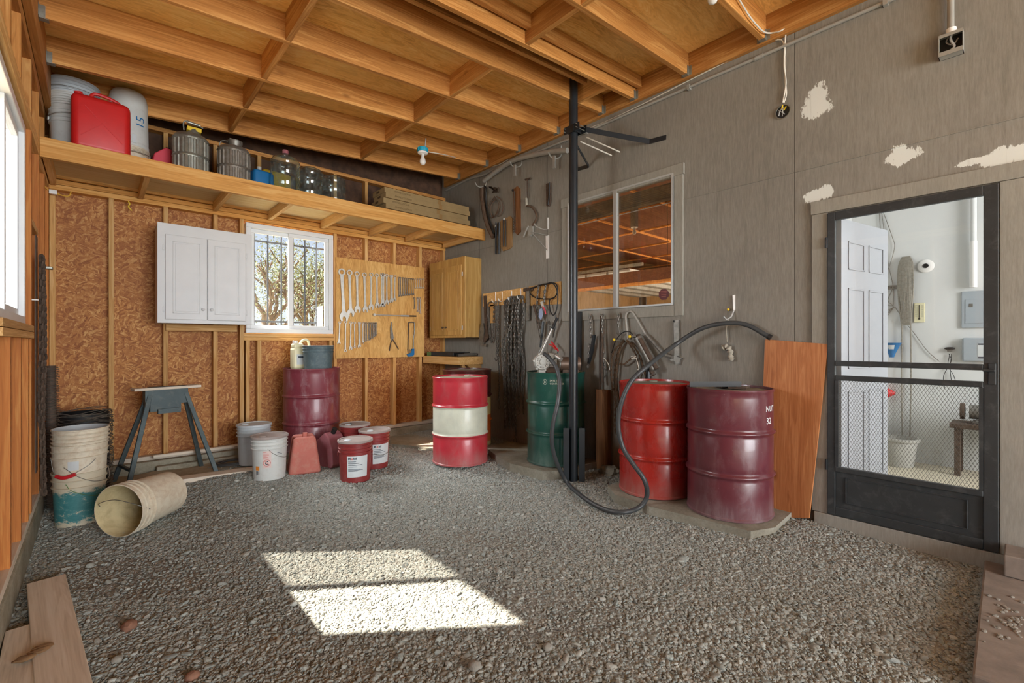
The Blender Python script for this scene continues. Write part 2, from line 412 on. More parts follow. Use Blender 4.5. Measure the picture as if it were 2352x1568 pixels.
M['glass'] = glassy('window_glass', refl=0.04)
M['glass_dusty'] = glassy('dusty_window_glass', (0.84, 0.78, 0.70, 1), 0.05, dusty=0.40, dcol='7A5A3C')
M['screen'] = glassy('insect_screen', (0.62, 0.62, 0.62, 1), 0.0)
M['jug'] = glassy('clear_jug_plastic', (0.80, 0.87, 0.86, 1), 0.10, 0.05, dusty=0.7, dcol='9FB0AE')
M['mesh'] = plain('expanded_metal', '5E5A52', 0.5, 0.3)
# ------------------------------------------------------------------ geometry helpers
class MB:
    """collects shapes and links them as ONE mesh object"""
    def __init__(s): s.v = []; s.f = []; s.mi = []; s.sm = []; s.xf = None
    def add(s, vs, fs, mi=0, smooth=False):
        o = len(s.v)
        if s.xf is not None: vs = [s.xf @ Vector(v) for v in vs]
        s.v += [tuple(v) for v in vs]
        for i, f in enumerate(fs):
            s.f.append(tuple(o + k for k in f)); s.mi.append(mi if isinstance(mi, int) else mi[i]); s.sm.append(smooth)
        return s
    def box(s, c, d, rot=None, mi=0, bev=0.0):
        bm = bmesh.new(); bmesh.ops.create_cube(bm, size=1)
        for v in bm.verts: v.co = Vector((v.co.x * d[0], v.co.y * d[1], v.co.z * d[2]))
        if bev: bmesh.ops.bevel(bm, geom=bm.edges[:], offset=min(bev, min(d) * 0.45), segments=2, profile=0.5, affect='EDGES')
        R = Euler(rot).to_matrix() if rot is not None else Matrix.Identity(3)
        bm.verts.index_update()
        s.add([R @ v.co + Vector(c) for v in bm.verts], [[v.index for v in f.verts] for f in bm.faces], mi, False)
        bm.free(); return s
    def span(s, a, b, mi=0, bev=0.0):
        c = [(x + y) / 2 for x, y in zip(a, b)]; d = [abs(y - x) for x, y in zip(a, b)]
        return s.box(c, d, None, mi, bev)
    def beam(s, a, b, w, h, up=(0, 0, 1), mi=0, bev=0.0):
        """a bar from a to b, w wide and h high (height along up)"""
        a, b = Vector(a), Vector(b); x = (b - a); L = x.length; x.normalize()
        u = Vector(up); y = u.cross(x)
        if y.length < 1e-5: y = Vector((0, 1, 0)).cross(x)
        y.normalize(); z = x.cross(y)
        R = Matrix((x, y, z)).transposed()
        bm = bmesh.new(); bmesh.ops.create_cube(bm, size=1)
        for v in bm.verts: v.co = Vector((v.co.x * L, v.co.y * w, v.co.z * h))
        if bev: bmesh.ops.bevel(bm, geom=bm.edges[:], offset=bev, segments=1, affect='EDGES')
        bm.verts.index_update()
        s.add([R @ v.co + (a + b) / 2 for v in bm.verts], [[v.index for v in f.verts] for f in bm.faces], mi, False)
        bm.free(); return s
    def lathe(s, prof, seg=48, c=(0, 0, 0), mi=None, axis=None, close=True, rf=None):
        """prof: (radius, height) pairs from bottom to top; mi: material index per band"""
        vs = []; fs = []; ms = []
        for r, z in prof:
            for k in range(seg):
                a = 2 * PI * k / seg
                rr = rf(r, z, a) if rf else r
                vs.append((rr * math.cos(a), rr * math.sin(a), z))
        for i in range(len(prof) - 1):
            for k in range(seg):
                k2 = (k + 1) % seg
                fs.append((i * seg + k, i * seg + k2, (i + 1) * seg + k2, (i + 1) * seg + k)); ms.append(mi[i] if mi else 0)
        if close:
            if prof[0][0] > 1e-6: fs.append(tuple(reversed(range(seg)))); ms.append(mi[0] if mi else 0)
            n = (len(prof) - 1) * seg
            if prof[-1][0] > 1e-6: fs.append(tuple(range(n, n + seg))); ms.append(mi[-1] if mi else 0)
        R = Vector((0, 0, 1)).rotation_difference(Vector(axis)).to_matrix() if axis is not None else Matrix.Identity(3)
        s.add([R @ Vector(v) + Vector(c) for v in vs], fs, ms, True); return s
    def tube(s, pts, r, seg=8, smooth=True, closed=False, mi=0, flat=1.0):
        pts = [Vector(p) for p in pts]; n = len(pts)
        if not isinstance(r, (list, tuple)): r = [r] * n
        vs = []; fs = []; ref = None
        for i, p in enumerate(pts):
            a = pts[(i - 1) % n] if (closed or i > 0) else p; b = pts[(i + 1) % n] if (closed or i < n - 1) else p
            t = (b - a).normalized()
            if ref is None: ref = Vector((0, 0, 1)) if abs(t.z) < 0.9 else Vector((1, 0, 0))
            y = t.cross(ref)
            if y.length < 1e-6: y = t.cross(Vector((0, 1, 0.1)))
            y.normalize(); x = y.cross(t).normalized(); ref = x
            for k in range(seg):
                q = 2 * PI * k / seg
                vs.append(p + (x * math.cos(q) * flat + y * math.sin(q)) * r[i])
        m = n if closed else n - 1
        for i in range(m):
            j = (i + 1) % n
            for k in range(seg):
                k2 = (k + 1) % seg
                fs.append((i * seg + k, i * seg + k2, j * seg + k2, j * seg + k))
        if not closed:
            fs.append(tuple(reversed(range(seg)))); fs.append(tuple(range((n - 1) * seg, n * seg)))
        s.add(vs, fs, mi, smooth); return s
    def prism(s, poly, t0, t1, plane='xz', mi=0):
        """an outline given thickness; plane xz: the outline stands up and the thickness runs along y"""
        def P(a, b, t):
            return {'xz': (a, t, b), 'xy': (a, b, t), 'yz': (t, a, b)}[plane]
        n = len(poly); vs = [P(a, b, t0) for a, b in poly] + [P(a, b, t1) for a, b in poly]
        fs = [tuple(range(n)), tuple(reversed(range(n, 2 * n)))] + [(i, n + i, n + (i + 1) % n, (i + 1) % n) for i in range(n)]
        s.add(vs, fs, mi, False); return s
    def ball(s, c, r, sub=2, scale=(1, 1, 1), mi=0, smooth=True, rough=0, seed=0):
        bm = bmesh.new(); bmesh.ops.create_icosphere(bm, subdivisions=sub, radius=1)
        rg = random.Random(seed); bm.verts.index_update(); vs = []
        for v in bm.verts:
            k = 1 + (rg.random() - 0.5) * rough
            vs.append((c[0] + v.co.x * r * scale[0] * k, c[1] + v.co.y * r * scale[1] * k, c[2] + v.co.z * r * scale[2] * k))
        s.add(vs, [[v.index for v in f.verts] for f in bm.faces], mi, smooth); bm.free(); return s
    def cyl(s, a, b, r, seg=16, r2=None, mi=0, smooth=True):
        return s.tube([a, b], [r, r if r2 is None else r2], seg, smooth, mi=mi)
    def build(s, name, mat, parent=None, label=None, fix=True):
        me = bpy.data.meshes.new(name); me.from_pydata(s.v, [], s.f)
        mats = mat if isinstance(mat, (list, tuple)) else [mat]
        for m in mats: me.materials.append(M[m] if isinstance(m, str) else m)
        me.polygons.foreach_set('material_index', s.mi); me.polygons.foreach_set('use_smooth', s.sm)
        if fix:
            bm = bmesh.new(); bm.from_mesh(me); bmesh.ops.recalc_face_normals(bm, faces=bm.faces)
            for e in bm.edges:
                if len(e.link_faces) == 2 and e.calc_face_angle(0) > 0.7: e.smooth = False
            bm.to_mesh(me); bm.free()
        me.update()
        o = bpy.data.objects.new(name, me); C.objects.link(o)
        if parent is not None: o.parent = parent
        if label: o['label'] = label
        return o

def tag(o, label=None, cat=None, group=None, kind=None):
    if label: o['label'] = label
    if cat: o['category'] = cat
    if group: o['group'] = group
    if kind: o['kind'] = kind
    return o
def thing(name, label, cat, loc=(0, 0, 0), rotz=0.0, group=None, rot=None):
    o = bpy.data.objects.new(name, None); C.objects.link(o); o.empty_display_size = 0.05
    o.location = loc; o.rotation_euler = rot if rot is not None else (0, 0, rotz)
    return tag(o, label, cat, group)
def struct(o): o['kind'] = 'structure'; return o
def sroot(name):
    o = bpy.data.objects.new(name, None); C.objects.link(o); o.empty_display_size = 0.05; return struct(o)
def dup(root, loc, rotz=None, label=None, rot=None):
    r = root.copy(); C.objects.link(r); r.location = loc
    if rotz is not None: r.rotation_euler = (0, 0, rotz)
    if rot is not None: r.rotation_euler = rot
    if label: r['label'] = label
    for ch in root.children:
        c = ch.copy(); C.objects.link(c); c.parent = r
        for q in ch.children:
            d = q.copy(); C.objects.link(d); d.parent = c
    return r
def smooth_path(pts, n=8):
    P = [Vector(p) for p in pts]; out = []
    for i in range(len(P) - 1):
        p0 = P[i - 1] if i else P[0] * 2 - P[1]; p1 = P[i]; p2 = P[i + 1]; p3 = P[i + 2] if i + 2 < len(P) else P[-1] * 2 - P[-2]
        for k in range(n):
            t = k / n
            out.append(0.5 * ((2 * p1) + (p2 - p0) * t + (2 * p0 - 5 * p1 + 4 * p2 - p3) * t * t + (3 * p1 - p0 - 3 * p2 + p3) * t ** 3))
    out.append(P[-1]); return out
def resample(pts, step):
    out = [pts[0]]; acc = 0.0
    for a, b in zip(pts, pts[1:]):
        L = (b - a).length; d = step - acc
        while d <= L: out.append(a.lerp(b, d / L)); d += step
        acc = L - (d - step)
    return out
def chain(mb, pts, link=0.036, wire=0.0045, seed=0, width=0.62):
    """interlocked oval links along a path"""
    rg = random.Random(seed)
    P = resample(smooth_path(pts, 6), link * 0.68)
    for i in range(len(P) - 1):
        c = (P[i] + P[i + 1]) / 2; t = (P[i + 1] - P[i]).normalized()
        ref = Vector((0.3, 1, 0.1)) if abs(t.y) < 0.9 else Vector((1, 0, 0))
        y = t.cross(ref).normalized(); x = y.cross(t)
        a = (i % 2) * PI / 2 + 0.5 + (rg.random() - 0.5) * 0.5
        s_ = x * math.cos(a) + y * math.sin(a)
        hl = link / 2 - wire; w = link * width / 2 - wire; ring = []
        for k in range(10):
            q = 2 * PI * k / 10
            ring.append(c + t * (math.sin(q) * w + math.copysign(hl - w, math.sin(q)) * (abs(math.sin(q)) > 0.2)) + s_ * math.cos(q) * w)
        mb.tube(ring, wire, 5, True, True)
    return mb
def text(s, size, mat, parent, fn, name='lettering', label=None, spacing=1.0, align='LEFT', thick=0.0, bold=0.0):
    """flat letters, each vertex carried to its place by fn(x, z)"""
    cu = bpy.data.curves.new('t', 'FONT'); cu.body = s; cu.size = size; cu.resolution_u = 2; cu.space_character = spacing; cu.align_x = align
    cu.offset = bold
    ob = bpy.data.objects.new('t', cu); me = bpy.data.meshes.new_from_object(ob)
    bpy.data.objects.remove(ob); bpy.data.curves.remove(cu)
    bm = bmesh.new(); bm.from_mesh(me)
    bmesh.ops.subdivide_edges(bm, edges=[e for e in bm.edges if e.calc_length() > size * 0.3], cuts=2)
    for v in bm.verts: v.co = Vector(fn(v.co.x, v.co.y))
    bm.to_mesh(me); bm.free(); me.materials.clear(); me.materials.append(M[mat]); me.name = name
    o = bpy.data.objects.new(name, me); C.objects.link(o); o.parent = parent
    if label: o['label'] = label
    return o
def patch(mb, a0, a1, z0, z1, rf, n=14, m=2, mi=0, off=0.0012):
    """a sheet wrapped on a round body between two angles and two heights; rf(z) is the radius"""
    vs = []; fs = []
    for j in range(m + 1):
        z = z0 + (z1 - z0) * j / m
        for i in range(n + 1):
            a = a0 + (a1 - a0) * i / n; r = rf(z) + off
            vs.append((r * math.cos(a), r * math.sin(a), z))
    for j in range(m):
        for i in range(n):
            k = j * (n + 1) + i; fs.append((k, k + 1, k + n + 2, k + n + 1))
    mb.add(vs, fs, mi, True); return mb
def gz(x, y):
    """height of the gravel: it rises a little towards the back and the side walls"""
    h = 0.012 * math.sin(x * 2.1 + 1) * math.cos(y * 1.7) + 0.007 * math.sin(x * 5.3 + y * 3.1)
    h += 0.065 * min(1, max(0, (y - 3.4) / 1.5)) * min(1, max(0.35, (x + 0.2) / 1.0))
    h += 0.04 * min(1, max(0, (x - 2.7) / 0.8)) * min(1, max(0, (y - 0.4) / 0.6))
    return h
# ------------------------------------------------------------------ the shell of the room
# floor: a gravel bed with loose pebbles on it
b = MB(); nx, ny = 150, 300; x0, x1, y0, y1 = -0.45, 3.80, -6.0, 5.75
vs = [(x0 + (x1 - x0) * i / nx, y0 + (y1 - y0) * j / ny) for j in range(ny + 1) for i in range(nx + 1)]
rg = random.Random(4)
b.add([(x, y, gz(x, y) + (rg.random() - 0.5) * 0.006) for x, y in vs], [(j * (nx + 1) + i, j * (nx + 1) + i + 1, (j + 1) * (nx + 1) + i + 1, (j + 1) * (nx + 1) + i) for j in range(ny) for i in range(nx)], 0, True)
struct(b.build('floor', 'ground', fix=False))

def gravel():
    rs = np.random.RandomState(7)
    n = 300000
    # closer stones are needed where the eye stands near them
    x = rs.uniform(-0.42, 3.72, n); y = rs.uniform(0.0, 5.45, n)
    dep = 0.668 * x + 0.744 * y
    u = (0.744 * x - 0.668 * y) / np.maximum(dep, 0.01)
    keep = (dep > 1.25) & (np.abs(u) < 1.25)
    keep &= rs.rand(n) < np.clip((3.6 / dep) ** 1.3, 0.12, 1)
    # flattened, dusty places carry fewer stones
    bare = (np.sin(x * 2.3 + 0.7) * np.sin(y * 1.9 + 1.1) + 0.5 * np.sin(x * 5.1 + y * 4.3)) > 0.75
    keep &= ~(bare & (rs.rand(n) < 0.65))
    x, y = x[keep], y[keep]; n = len(x)
    s = np.exp(rs.normal(math.log(0.0045), 0.36, n)); s = np.clip(s, 0.0022, 0.016)
    big = rs.rand(n) < 0.010; s[big] *= 1.6
    z = np.array([gz(a, b_) for a, b_ in zip(x, y)]) + s * 0.22
    me = bpy.data.meshes.new('gravel'); me.vertices.add(n)
    me.vertices.foreach_set('co', np.stack([x, y, z], 1).astype('f').ravel())
    sc3 = np.stack([s * rs.uniform(0.9, 1.7, n), s * rs.uniform(0.8, 1.2, n), s * rs.uniform(0.42, 0.8, n)], 1).astype('f')
    ro3 = np.stack([rs.normal(0, 0.35, n), rs.normal(0, 0.35, n), rs.uniform(0, 6.28, n)], 1).astype('f')
    for nm, arr in (('scl', sc3), ('rot', ro3)):
        a = me.attributes.new(nm, 'FLOAT_VECTOR', 'POINT'); a.data.foreach_set('vector', arr.ravel())
    o = bpy.data.objects.new('gravel', me); C.objects.link(o)
    tag(o, 'loose grey and tan pebbles covering the floor', 'gravel', kind='stuff')
    ng = bpy.data.node_groups.new('gravel_nodes', 'GeometryNodeTree')
    ng.interface.new_socket('Geometry', in_out='INPUT', socket_type='NodeSocketGeometry')
    ng.interface.new_socket('Geometry', in_out='OUTPUT', socket_type='NodeSocketGeometry')
    N = ng.nodes.new; L = ng.links.new
    gi = N('NodeGroupInput'); go = N('NodeGroupOutput'); gti = N('GeometryNodeGeometryToInstance')
    for k in range(7):
        ico = N('GeometryNodeMeshIcoSphere'); ico.inputs['Radius'].default_value = 1; ico.inputs['Subdivisions'].default_value = 2
        pos = N('GeometryNodeInputPosition'); ad = N('ShaderNodeVectorMath'); ad.operation = 'ADD'; ad.inputs[1].default_value = (k * 5.3, k * 2.1, k * 3.7)
        no = N('ShaderNodeTexNoise'); no.inputs['Scale'].default_value = 0.9; no.inputs['Detail'].default_value = 2
        su = N('ShaderNodeVectorMath'); su.operation = 'SUBTRACT'; su.inputs[1].default_value = (0.5, 0.5, 0.5)
        ml = N('ShaderNodeVectorMath'); ml.operation = 'SCALE'; ml.inputs['Scale'].default_value = 1.5
        sp = N('GeometryNodeSetPosition'); ss = N('GeometryNodeSetShadeSmooth'); sm = N('GeometryNodeSetMaterial'); sm.inputs['Material'].default_value = M['pebble']
        ss.inputs['Shade Smooth'].default_value = (k % 3 != 0)
        L(pos.outputs[0], ad.inputs[0]); L(ad.outputs[0], no.inputs['Vector']); L(no.outputs['Color'], su.inputs[0]); L(su.outputs[0], ml.inputs[0])
        L(ico.outputs[0], sp.inputs['Geometry']); L(ml.outputs[0], sp.inputs['Offset']); L(sp.outputs[0], ss.inputs[0]); L(ss.outputs[0], sm.inputs[0])
        L(sm.outputs[0], gti.inputs[0])
    iop = N('GeometryNodeInstanceOnPoints'); L(gi.outputs[0], iop.inputs['Points']); L(gti.outputs[0], iop.inputs['Instance']); iop.inputs['Pick Instance'].default_value = True
    for nm, sock in (('scl', 'Scale'), ('rot', 'Rotation')):
        na = N('GeometryNodeInputNamedAttribute'); na.data_type = 'FLOAT_VECTOR'; na.inputs['Name'].default_value = nm
        L(na.outputs[0], iop.inputs[sock])
    L(iop.outputs[0], go.inputs[0])
    md = o.modifiers.new('gravel', 'NODES'); md.node_group = ng
    print('pebbles', n)
gravel()

# ---- back wall
def deck_z(x): return 3.23 + (x + 0.255) * 0.07 + 0.186      # underside of the roof plywood
WX0, WX1, WZ0, WZ1 = 1.184, 2.107, 1.38, 2.555               # back window opening
wb = sroot('wall_back')
b = MB(); y0, y1 = 5.65, 5.662
b.span((-0.40, y0, 0.12), (WX0, y1, 2.70)); b.span((WX1, y0, 0.12), (3.80, y1, 2.70)); b.span((WX0, y0, 0.12), (WX1, y1, WZ0)); b.span((WX0, y0, WZ1), (WX1, y1, 2.70))
b.build('sheathing', 'osb', wb)
M['shaded_osb'] = plain('shaded_sheathing', '4E3728', 0.9, var=0.5, scale=9)  # shade above the storage shelf put into a darker sheathing colour
MB().span((-0.40, y0, 2.70), (3.80, y1, 3.75)).build('upper_sheathing', 'shaded_osb', wb)
def stud(x, z0, z1, parent=wb, name='stud', w=0.038):
    m = MB().box((0, 0, 0), (w, 0.088, z1 - z0), bev=0.002).build(name, 'stud_z', parent)
    m.location = (x, YB + 0.045, (z0 + z1) / 2); return m
for x in (-0.277, 0.104, 0.502, 0.911, 1.150, 2.139, 2.533, 2.92, 3.31, 3.694): stud(x, 0.20, 2.586)
for x in (1.205, 1.317, 1.72, 2.09): stud(x, 0.20, 1.30)
for x in (-0.277, 0.104, 0.502, 0.911, 1.317, 1.72, 2.139, 2.533, 2.92, 3.31, 3.694): stud(x, 2.677, 3.30)
def bar(name, a, b_, mat, parent, bev=0.002):
    c = [(p + q) / 2 for p, q in zip(a, b_)]
    m = MB().box((0, 0, 0), [abs(q - p) for p, q in zip(a, b_)], bev=bev).build(name, mat, parent); m.location = c; return m
bar('bottom_plate', (-0.297, YB, 0.162), (XR, 5.648, 0.20), 'old_x', wb)
for z in (2.587, 2.633): bar('top_plate', (-0.297, YB, z), (XR, 5.648, z + 0.043), 'shelf_x', wb)
for z in (1.30, 1.34): bar('window_sill_plate', (1.17, YB, z), (2.12, 5.648, z + 0.037), 'stud_x', wb)
bar('cabinet_cleat', (0.50, 5.535, 1.39), (1.10, 5.56, 1.455), 'stud_x', wb)
bar('upper_plate', (-0.25, YB, 3.30), (XR, 5.648, 3.34), 'rafter_x', wb)
MB().span((-0.40, 5.50, -0.1), (3.80, 5.75, 0.16), bev=0.01).build('trim_1', 'concrete')['kind'] = 'structure'
MB().span((0.42, 5.42, 0.0), (2.6, 5.50, 0.115), bev=0.01).build('trim_2', 'concrete')['kind'] = 'structure'
p = thing('floor_pipe', 'old grey pipe lying along the foot of the strand board wall', 'pipe', (0.4, 5.475, 0.205))
MB().cyl((0, 0, 0), (1.75, 0, 0.0), 0.018, 12).build('pipe', 'old_x', p)
# ---- left wall
LW = dict(y0=2.86, y1=4.03, z0=1.38, z1=2.57)
wl = sroot('wall_left')
b = MB(); xa, xb = -0.397, -0.385
b.span((xa, -6.2, 0.12), (xb, -4.2, 3.75)); b.span((xa, -4.2, 2.45), (xb, -1.2, 3.75)); b.span((xa, -1.2, 0.12), (xb, LW['y0'], 3.75)); b.span((xa, LW['y1'], 0.12), (xb, 5.75, 3.75)); b.span((xa, LW['y0'], 0.12), (xb, LW['y1'], LW['z0'])); b.span((xa, LW['y0'], LW['z1']), (xb, LW['y1'], 3.75))  # unseen doorway gap added behind the eye so sun bounces up to the ceiling
b.build('sheathing', 'osb', wl)
def lstud(y, z0, z1, mat='cedar_z'):
    m = MB().box((0, 0, 0), (0.088, 0.038, z1 - z0), bev=0.002).build('stud', mat, wl); m.location = (XL - 0.044, y, (z0 + z1) / 2)
for y in (5.53, 5.12, 4.63, 4.13): lstud(y, 0.22, 2.586)
for y in (2.80, 2.4, 2.0, 1.6, 1.2, 0.8, 0.4, 0.0, -0.5, -1.1, -4.3, -4.7, -5.3, -5.9): lstud(y, 0.22, 2.586, 'rafter_z')
for y in (3.19, 3.59, 3.95): lstud(y, 0.22, 1.30)
for y in (5.53, 5.12, 4.63, 4.13, 3.59, 3.19, 2.8, 2.4, 2.0, 1.6, 1.2): lstud(y, 2.677, 3.02, 'rafter_z')
bar('bottom_plate', (-0.385, -6.2, 0.18), (XL, 5.56, 0.22), 'old_y', wl)
for z in (2.587, 2.633): bar('top_plate', (-0.385, -6.2, z), (XL, 5.56, z + 0.043), 'shelf_y', wl)
for z in (3.02, 3.06): bar('upper_plate', (-0.385, -6.2, z), (XL, 5.56, z + 0.038), 'rafter_y', wl)
for z in (1.30, 1.34): bar('window_sill_plate', (-0.385, 2.82, z), (XL + 0.012, 4.11, z + 0.037), 'stud_y', wl)
bar('blocking', (-0.38, 4.15, 2.02), (-0.30, 4.61, 2.06), 'stud_y', wl)
MB().span((-0.42, -6.2, -0.1), (-0.287, 5.52, 0.178), bev=0.012).build('trim_3', 'concrete')['kind'] = 'structure'
# ---- right wall with a window and a doorway
DY0, DY1, DZ0, DZ1 = 0.112, 0.905, 0.12, 2.148
IY0, IY1, IZ0, IZ1 = 2.035, 3.24, 1.565, 2.735
b = MB()
def wallbits(b, x0, x1, ya, yb, za, zb, holes):
    ys = sorted({ya, yb} | {h[0] for h in holes} | {h[1] for h in holes}); zs = sorted({za, zb} | {h[2] for h in holes} | {h[3] for h in holes})
    for p, q in zip(ys, ys[1:]):
        for r_, s_ in zip(zs, zs[1:]):
            if any(h[0] <= p and q <= h[1] and h[2] <= r_ and s_ <= h[3] for h in holes): continue
            b.span((x0, p, r_), (x1, q, s_))
wallbits(b, XR, XR + 0.11, -6.2, 5.75, 0.0, 3.80, [(DY0, DY1, DZ0, DZ1), (IY0, IY1, IZ0, IZ1)])
wr = struct(b.build('wall_right', 'siding'))
MB().span((XR - 0.006, -6.2, 2.488), (XR, 5.56, 2.494)).build('joint_strip', 'siding', wr)
# ---- ceiling: plywood on rafters
ce = sroot('ceiling')
b = MB()
z_l, z_r = deck_z(-0.45), deck_z(XR)
for k in range(10):
    ya, yb = -6.2 + k * 1.22, -6.2 + (k + 1) * 1.22 - 0.004
    b.add([(-0.45, ya, z_l), (XR, ya, z_r), (XR, yb, z_r), (-0.45, yb, z_l), (-0.45, ya, z_l + 0.02), (XR, ya, z_r + 0.02), (XR, yb, z_r + 0.02), (-0.45, yb, z_l + 0.02)],
          [(0, 1, 2, 3), (7, 6, 5, 4), (0, 4, 5, 1), (1, 5, 6, 2), (2, 6, 7, 3), (3, 7, 4, 0)])
b.span((-0.6, -6.3, 3.85), (XR + 0.1, 5.9, 3.9))
b.build('roof_deck', 'deck', ce)
SL = math.atan(0.07)
def rafter(y, xa=-0.257, xb=3.678, drop=0.0, h=0.186, w=0.038, name='rafter'):
    L = (xb - xa) / math.cos(SL)
    m = MB().box((0, 0, 0), (L, w, h), bev=0.002).build(name, 'rafter_x', ce)
    xc = (xa + xb) / 2; m.location = (xc, y, deck_z(xc) - h / 2 - drop - 0.001); m.rotation_euler = (0, -SL, 0); return m
RY = [5.19, 4.58, 3.98, 3.37, 2.78, 2.42, 1.91, 1.31, 0.70, 0.10] + [-0.5 - 0.6 * k for k in range(9)]
for y in RY: rafter(y)
rafter(2.36, h=0.10); rafter(2.60, h=0.11, xb=3.20)
m = rafter(2.50, h=0.06, w=0.055, name='steel_beam'); m.location.z -= 0.03; m.data.materials[0] = M['black_steel']
for x, ys in ((0.97, RY), (2.30, RY)):
    for ya, yb in zip(ys, ys[1:]):
        if abs(ya - yb) < 0.4: continue
        bb = MB().box((0, 0, 0), (0.038, ya - yb - 0.04, 0.184), bev=0.002).build('blocking', 'rafter_y', ce)
        bb.location = (x, (ya + yb) / 2, deck_z(x) - 0.093)
bar('blocking', (3.28, 2.44, 3.48), (3.318, 2.76, 3.65), 'rafter_y', ce)
bar('ledger', (3.678, -6.2, 3.487), (XR - 0.001, 5.55, 3.69), 'rafter_y', ce)
bar('ledger', (-0.296, -6.2, 3.10), (-0.258, 5.55, 3.41), 'rafter_y', ce)
for y in RY[:10]:
    for sx, x, z in ((1, -0.257, 3.23), (-1, 3.678, 3.505)):
        h = MB()
        for s_ in (-1, 1): h.span((0, s_ * 0.021 - 0.001, 0.0), (sx * 0.030, s_ * 0.021 + 0.001, 0.075)); h.span((0, s_ * 0.021, 0), (sx * 0.002, s_ * 0.045, 0.075))
        h.span((0, -0.022, -0.002), (sx * 0.045, 0.022, 0.0)); o = h.build('joist_hanger', 'galv', ce); o.location = (x, y, z - 0.003)

# ---- window 1 in the back wall, window 2 in the left wall
def slider(name, origin, rz, wdt, z0, z1, screen=None):
    """white vinyl sliding window; local x along the wall, y outwards"""
    w = sroot(name); w.location = origin; w.rotation_euler = (0, 0, rz)
    H = z1 - z0; f = MB(); t = 0.048
    f.span((0, -0.03, 0), (wdt, 0.06, t), bev=0.004); f.span((0, -0.03, H - t), (wdt, 0.06, H), bev=0.004)
    f.span((0, -0.03, t), (t, 0.06, H - t), bev=0.004); f.span((wdt - t, -0.03, t), (wdt, 0.06, H - t), bev=0.004)
    f.build('window_frame', 'vinyl', w)
    mid = wdt * 0.50
    for k, (xa, xb, yy) in enumerate(((t, mid + 0.03, 0.025), (mid - 0.03, wdt - t, -0.005))):
        s_ = MB(); q = 0.042
        s_.span((xa, yy, t), (xb, yy + 0.03, t + q), bev=0.003); s_.span((xa, yy, H - t - q), (xb, yy + 0.03, H - t), bev=0.003)
        s_.span((xa, yy, t + q), (xa + q, yy + 0.03, H - t - q), bev=0.003); s_.span((xb - q, yy, t + q), (xb, yy + 0.03, H - t - q), bev=0.003)
        o = s_.build('sash', 'vinyl', w)
        g_ = MB().span((xa + q, yy + 0.013, t + q), (xb - q, yy + 0.017, H - t - q)).build('pane', 'glass', o)
    if screen: MB().span((screen[0], 0.05, t), (screen[1], 0.051, H - t)).build('insect_screen', 'screen', w)
    return w
slider('window_1', (WX0, 5.57, WZ0), 0, WX1 - WX0, WZ0, WZ1)
slider('window_2', (-0.345, LW['y0'], LW['z0']), PI / 2, LW['y1'] - LW['y0'], LW['z0'], LW['z1'], screen=(0.6, 1.12))
# security bars outside the back window
g_ = thing('security_grille', 'black iron security bars fixed outside the back window', 'window bars', (1.6, 5.79, 1.4))
for x in (-0.39, -0.286, -0.144, 0.0, 0.128, 0.26, 0.396, 0.50): MB().box((x, 0, 0.57), (0.014, 0.014, 1.20)).build('bar', 'black_steel', g_)
for z in (0.118, 1.023): MB().box((0.03, 0.012, z), (1.12, 0.008, 0.02)).build('crossbar', 'black_steel', g_); [MB().span((x - 0.01, -0.13, z - 0.01), (x + 0.01, 0.012, z + 0.01)).build('standoff', 'black_steel', g_) for x in (-0.52, 0.58)]

# ---- window 3 between the bay and the workshop
w3 = sroot('window_3')
b = MB(); e = 0.022
b.span((XR - 0.022, 1.945, 2.705), (XR, 3.335, 2.80), bev=0.003)
o = b.build('head_trim', 'trim', w3)
for ya, yb in ((1.955, 2.035), (3.24, 3.325)): MB().span((XR - 0.018, ya, 1.505), (XR, yb, 2.705), bev=0.002).build('side_trim', 'trim', w3)
MB().span((XR - 0.018, 2.037, 1.505), (XR, 3.238, 1.598), bev=0.002).build('sill_trim', 'trim', w3)
b = MB(); t = 0.016
b.span((XR - 0.03, 2.04, 1.60), (XR + 0.05, 3.235, 1.60 + t)); b.span((XR - 0.03, 2.04, 2.72), (XR + 0.05, 3.235, 2.72 + t))
b.span((XR - 0.03, 2.04, 1.60 + t), (XR + 0.05, 2.04 + t, 2.72)); b.span((XR - 0.03, 3.235 - t, 1.60 + t), (XR + 0.05, 3.235, 2.72))
b.span((XR - 0.028, 2.622, 1.60 + t), (XR + 0.02, 2.662, 2.72))
b.build('window_frame', 'alu', w3)
for ya, yb in ((2.056, 2.625), (2.66, 3.22)): MB().span((XR + 0.006, ya, 1.616), (XR + 0.010, yb, 2.72)).build('pane', 'glass_dusty', w3)
bl = thing('window_blind', 'raised white slat blind behind the inner window', 'blind', (XR + 0.06, 2.64, 2.70))
b = MB()
for k in range(9): b.box((0, 0, -0.02 - 0.017 * k), (0.03, 1.10, 0.003), (0, 0.25, 0))
b.build('slat_stack', 'trim', bl)
MB().cyl((0, -0.50, -0.1), (0.0, -0.50, -0.75), 0.002, 6).build('cord', 'rope', bl)
# security sticker
o = thing('security_sticker', 'dark red octagonal sticker low on the inner window', 'sticker', (XR + 0.003, 2.144, 1.70), -PI / 2)
oc = [(0.052 * math.cos(PI / 8 + k * PI / 4), 0.052 * math.sin(PI / 8 + k * PI / 4)) for k in range(8)]
MB().prism(oc, 0.0, 0.001).build('sticker_face', 'red_sticker', o)
for k, wd in enumerate((0.06, 0.055, 0.05, 0.045)): MB().span((-wd / 2, -0.0015, 0.025 - k * 0.015), (wd / 2, -0.0003, 0.029 - k * 0.015)).build('faded_line', 'can_dusty', o)

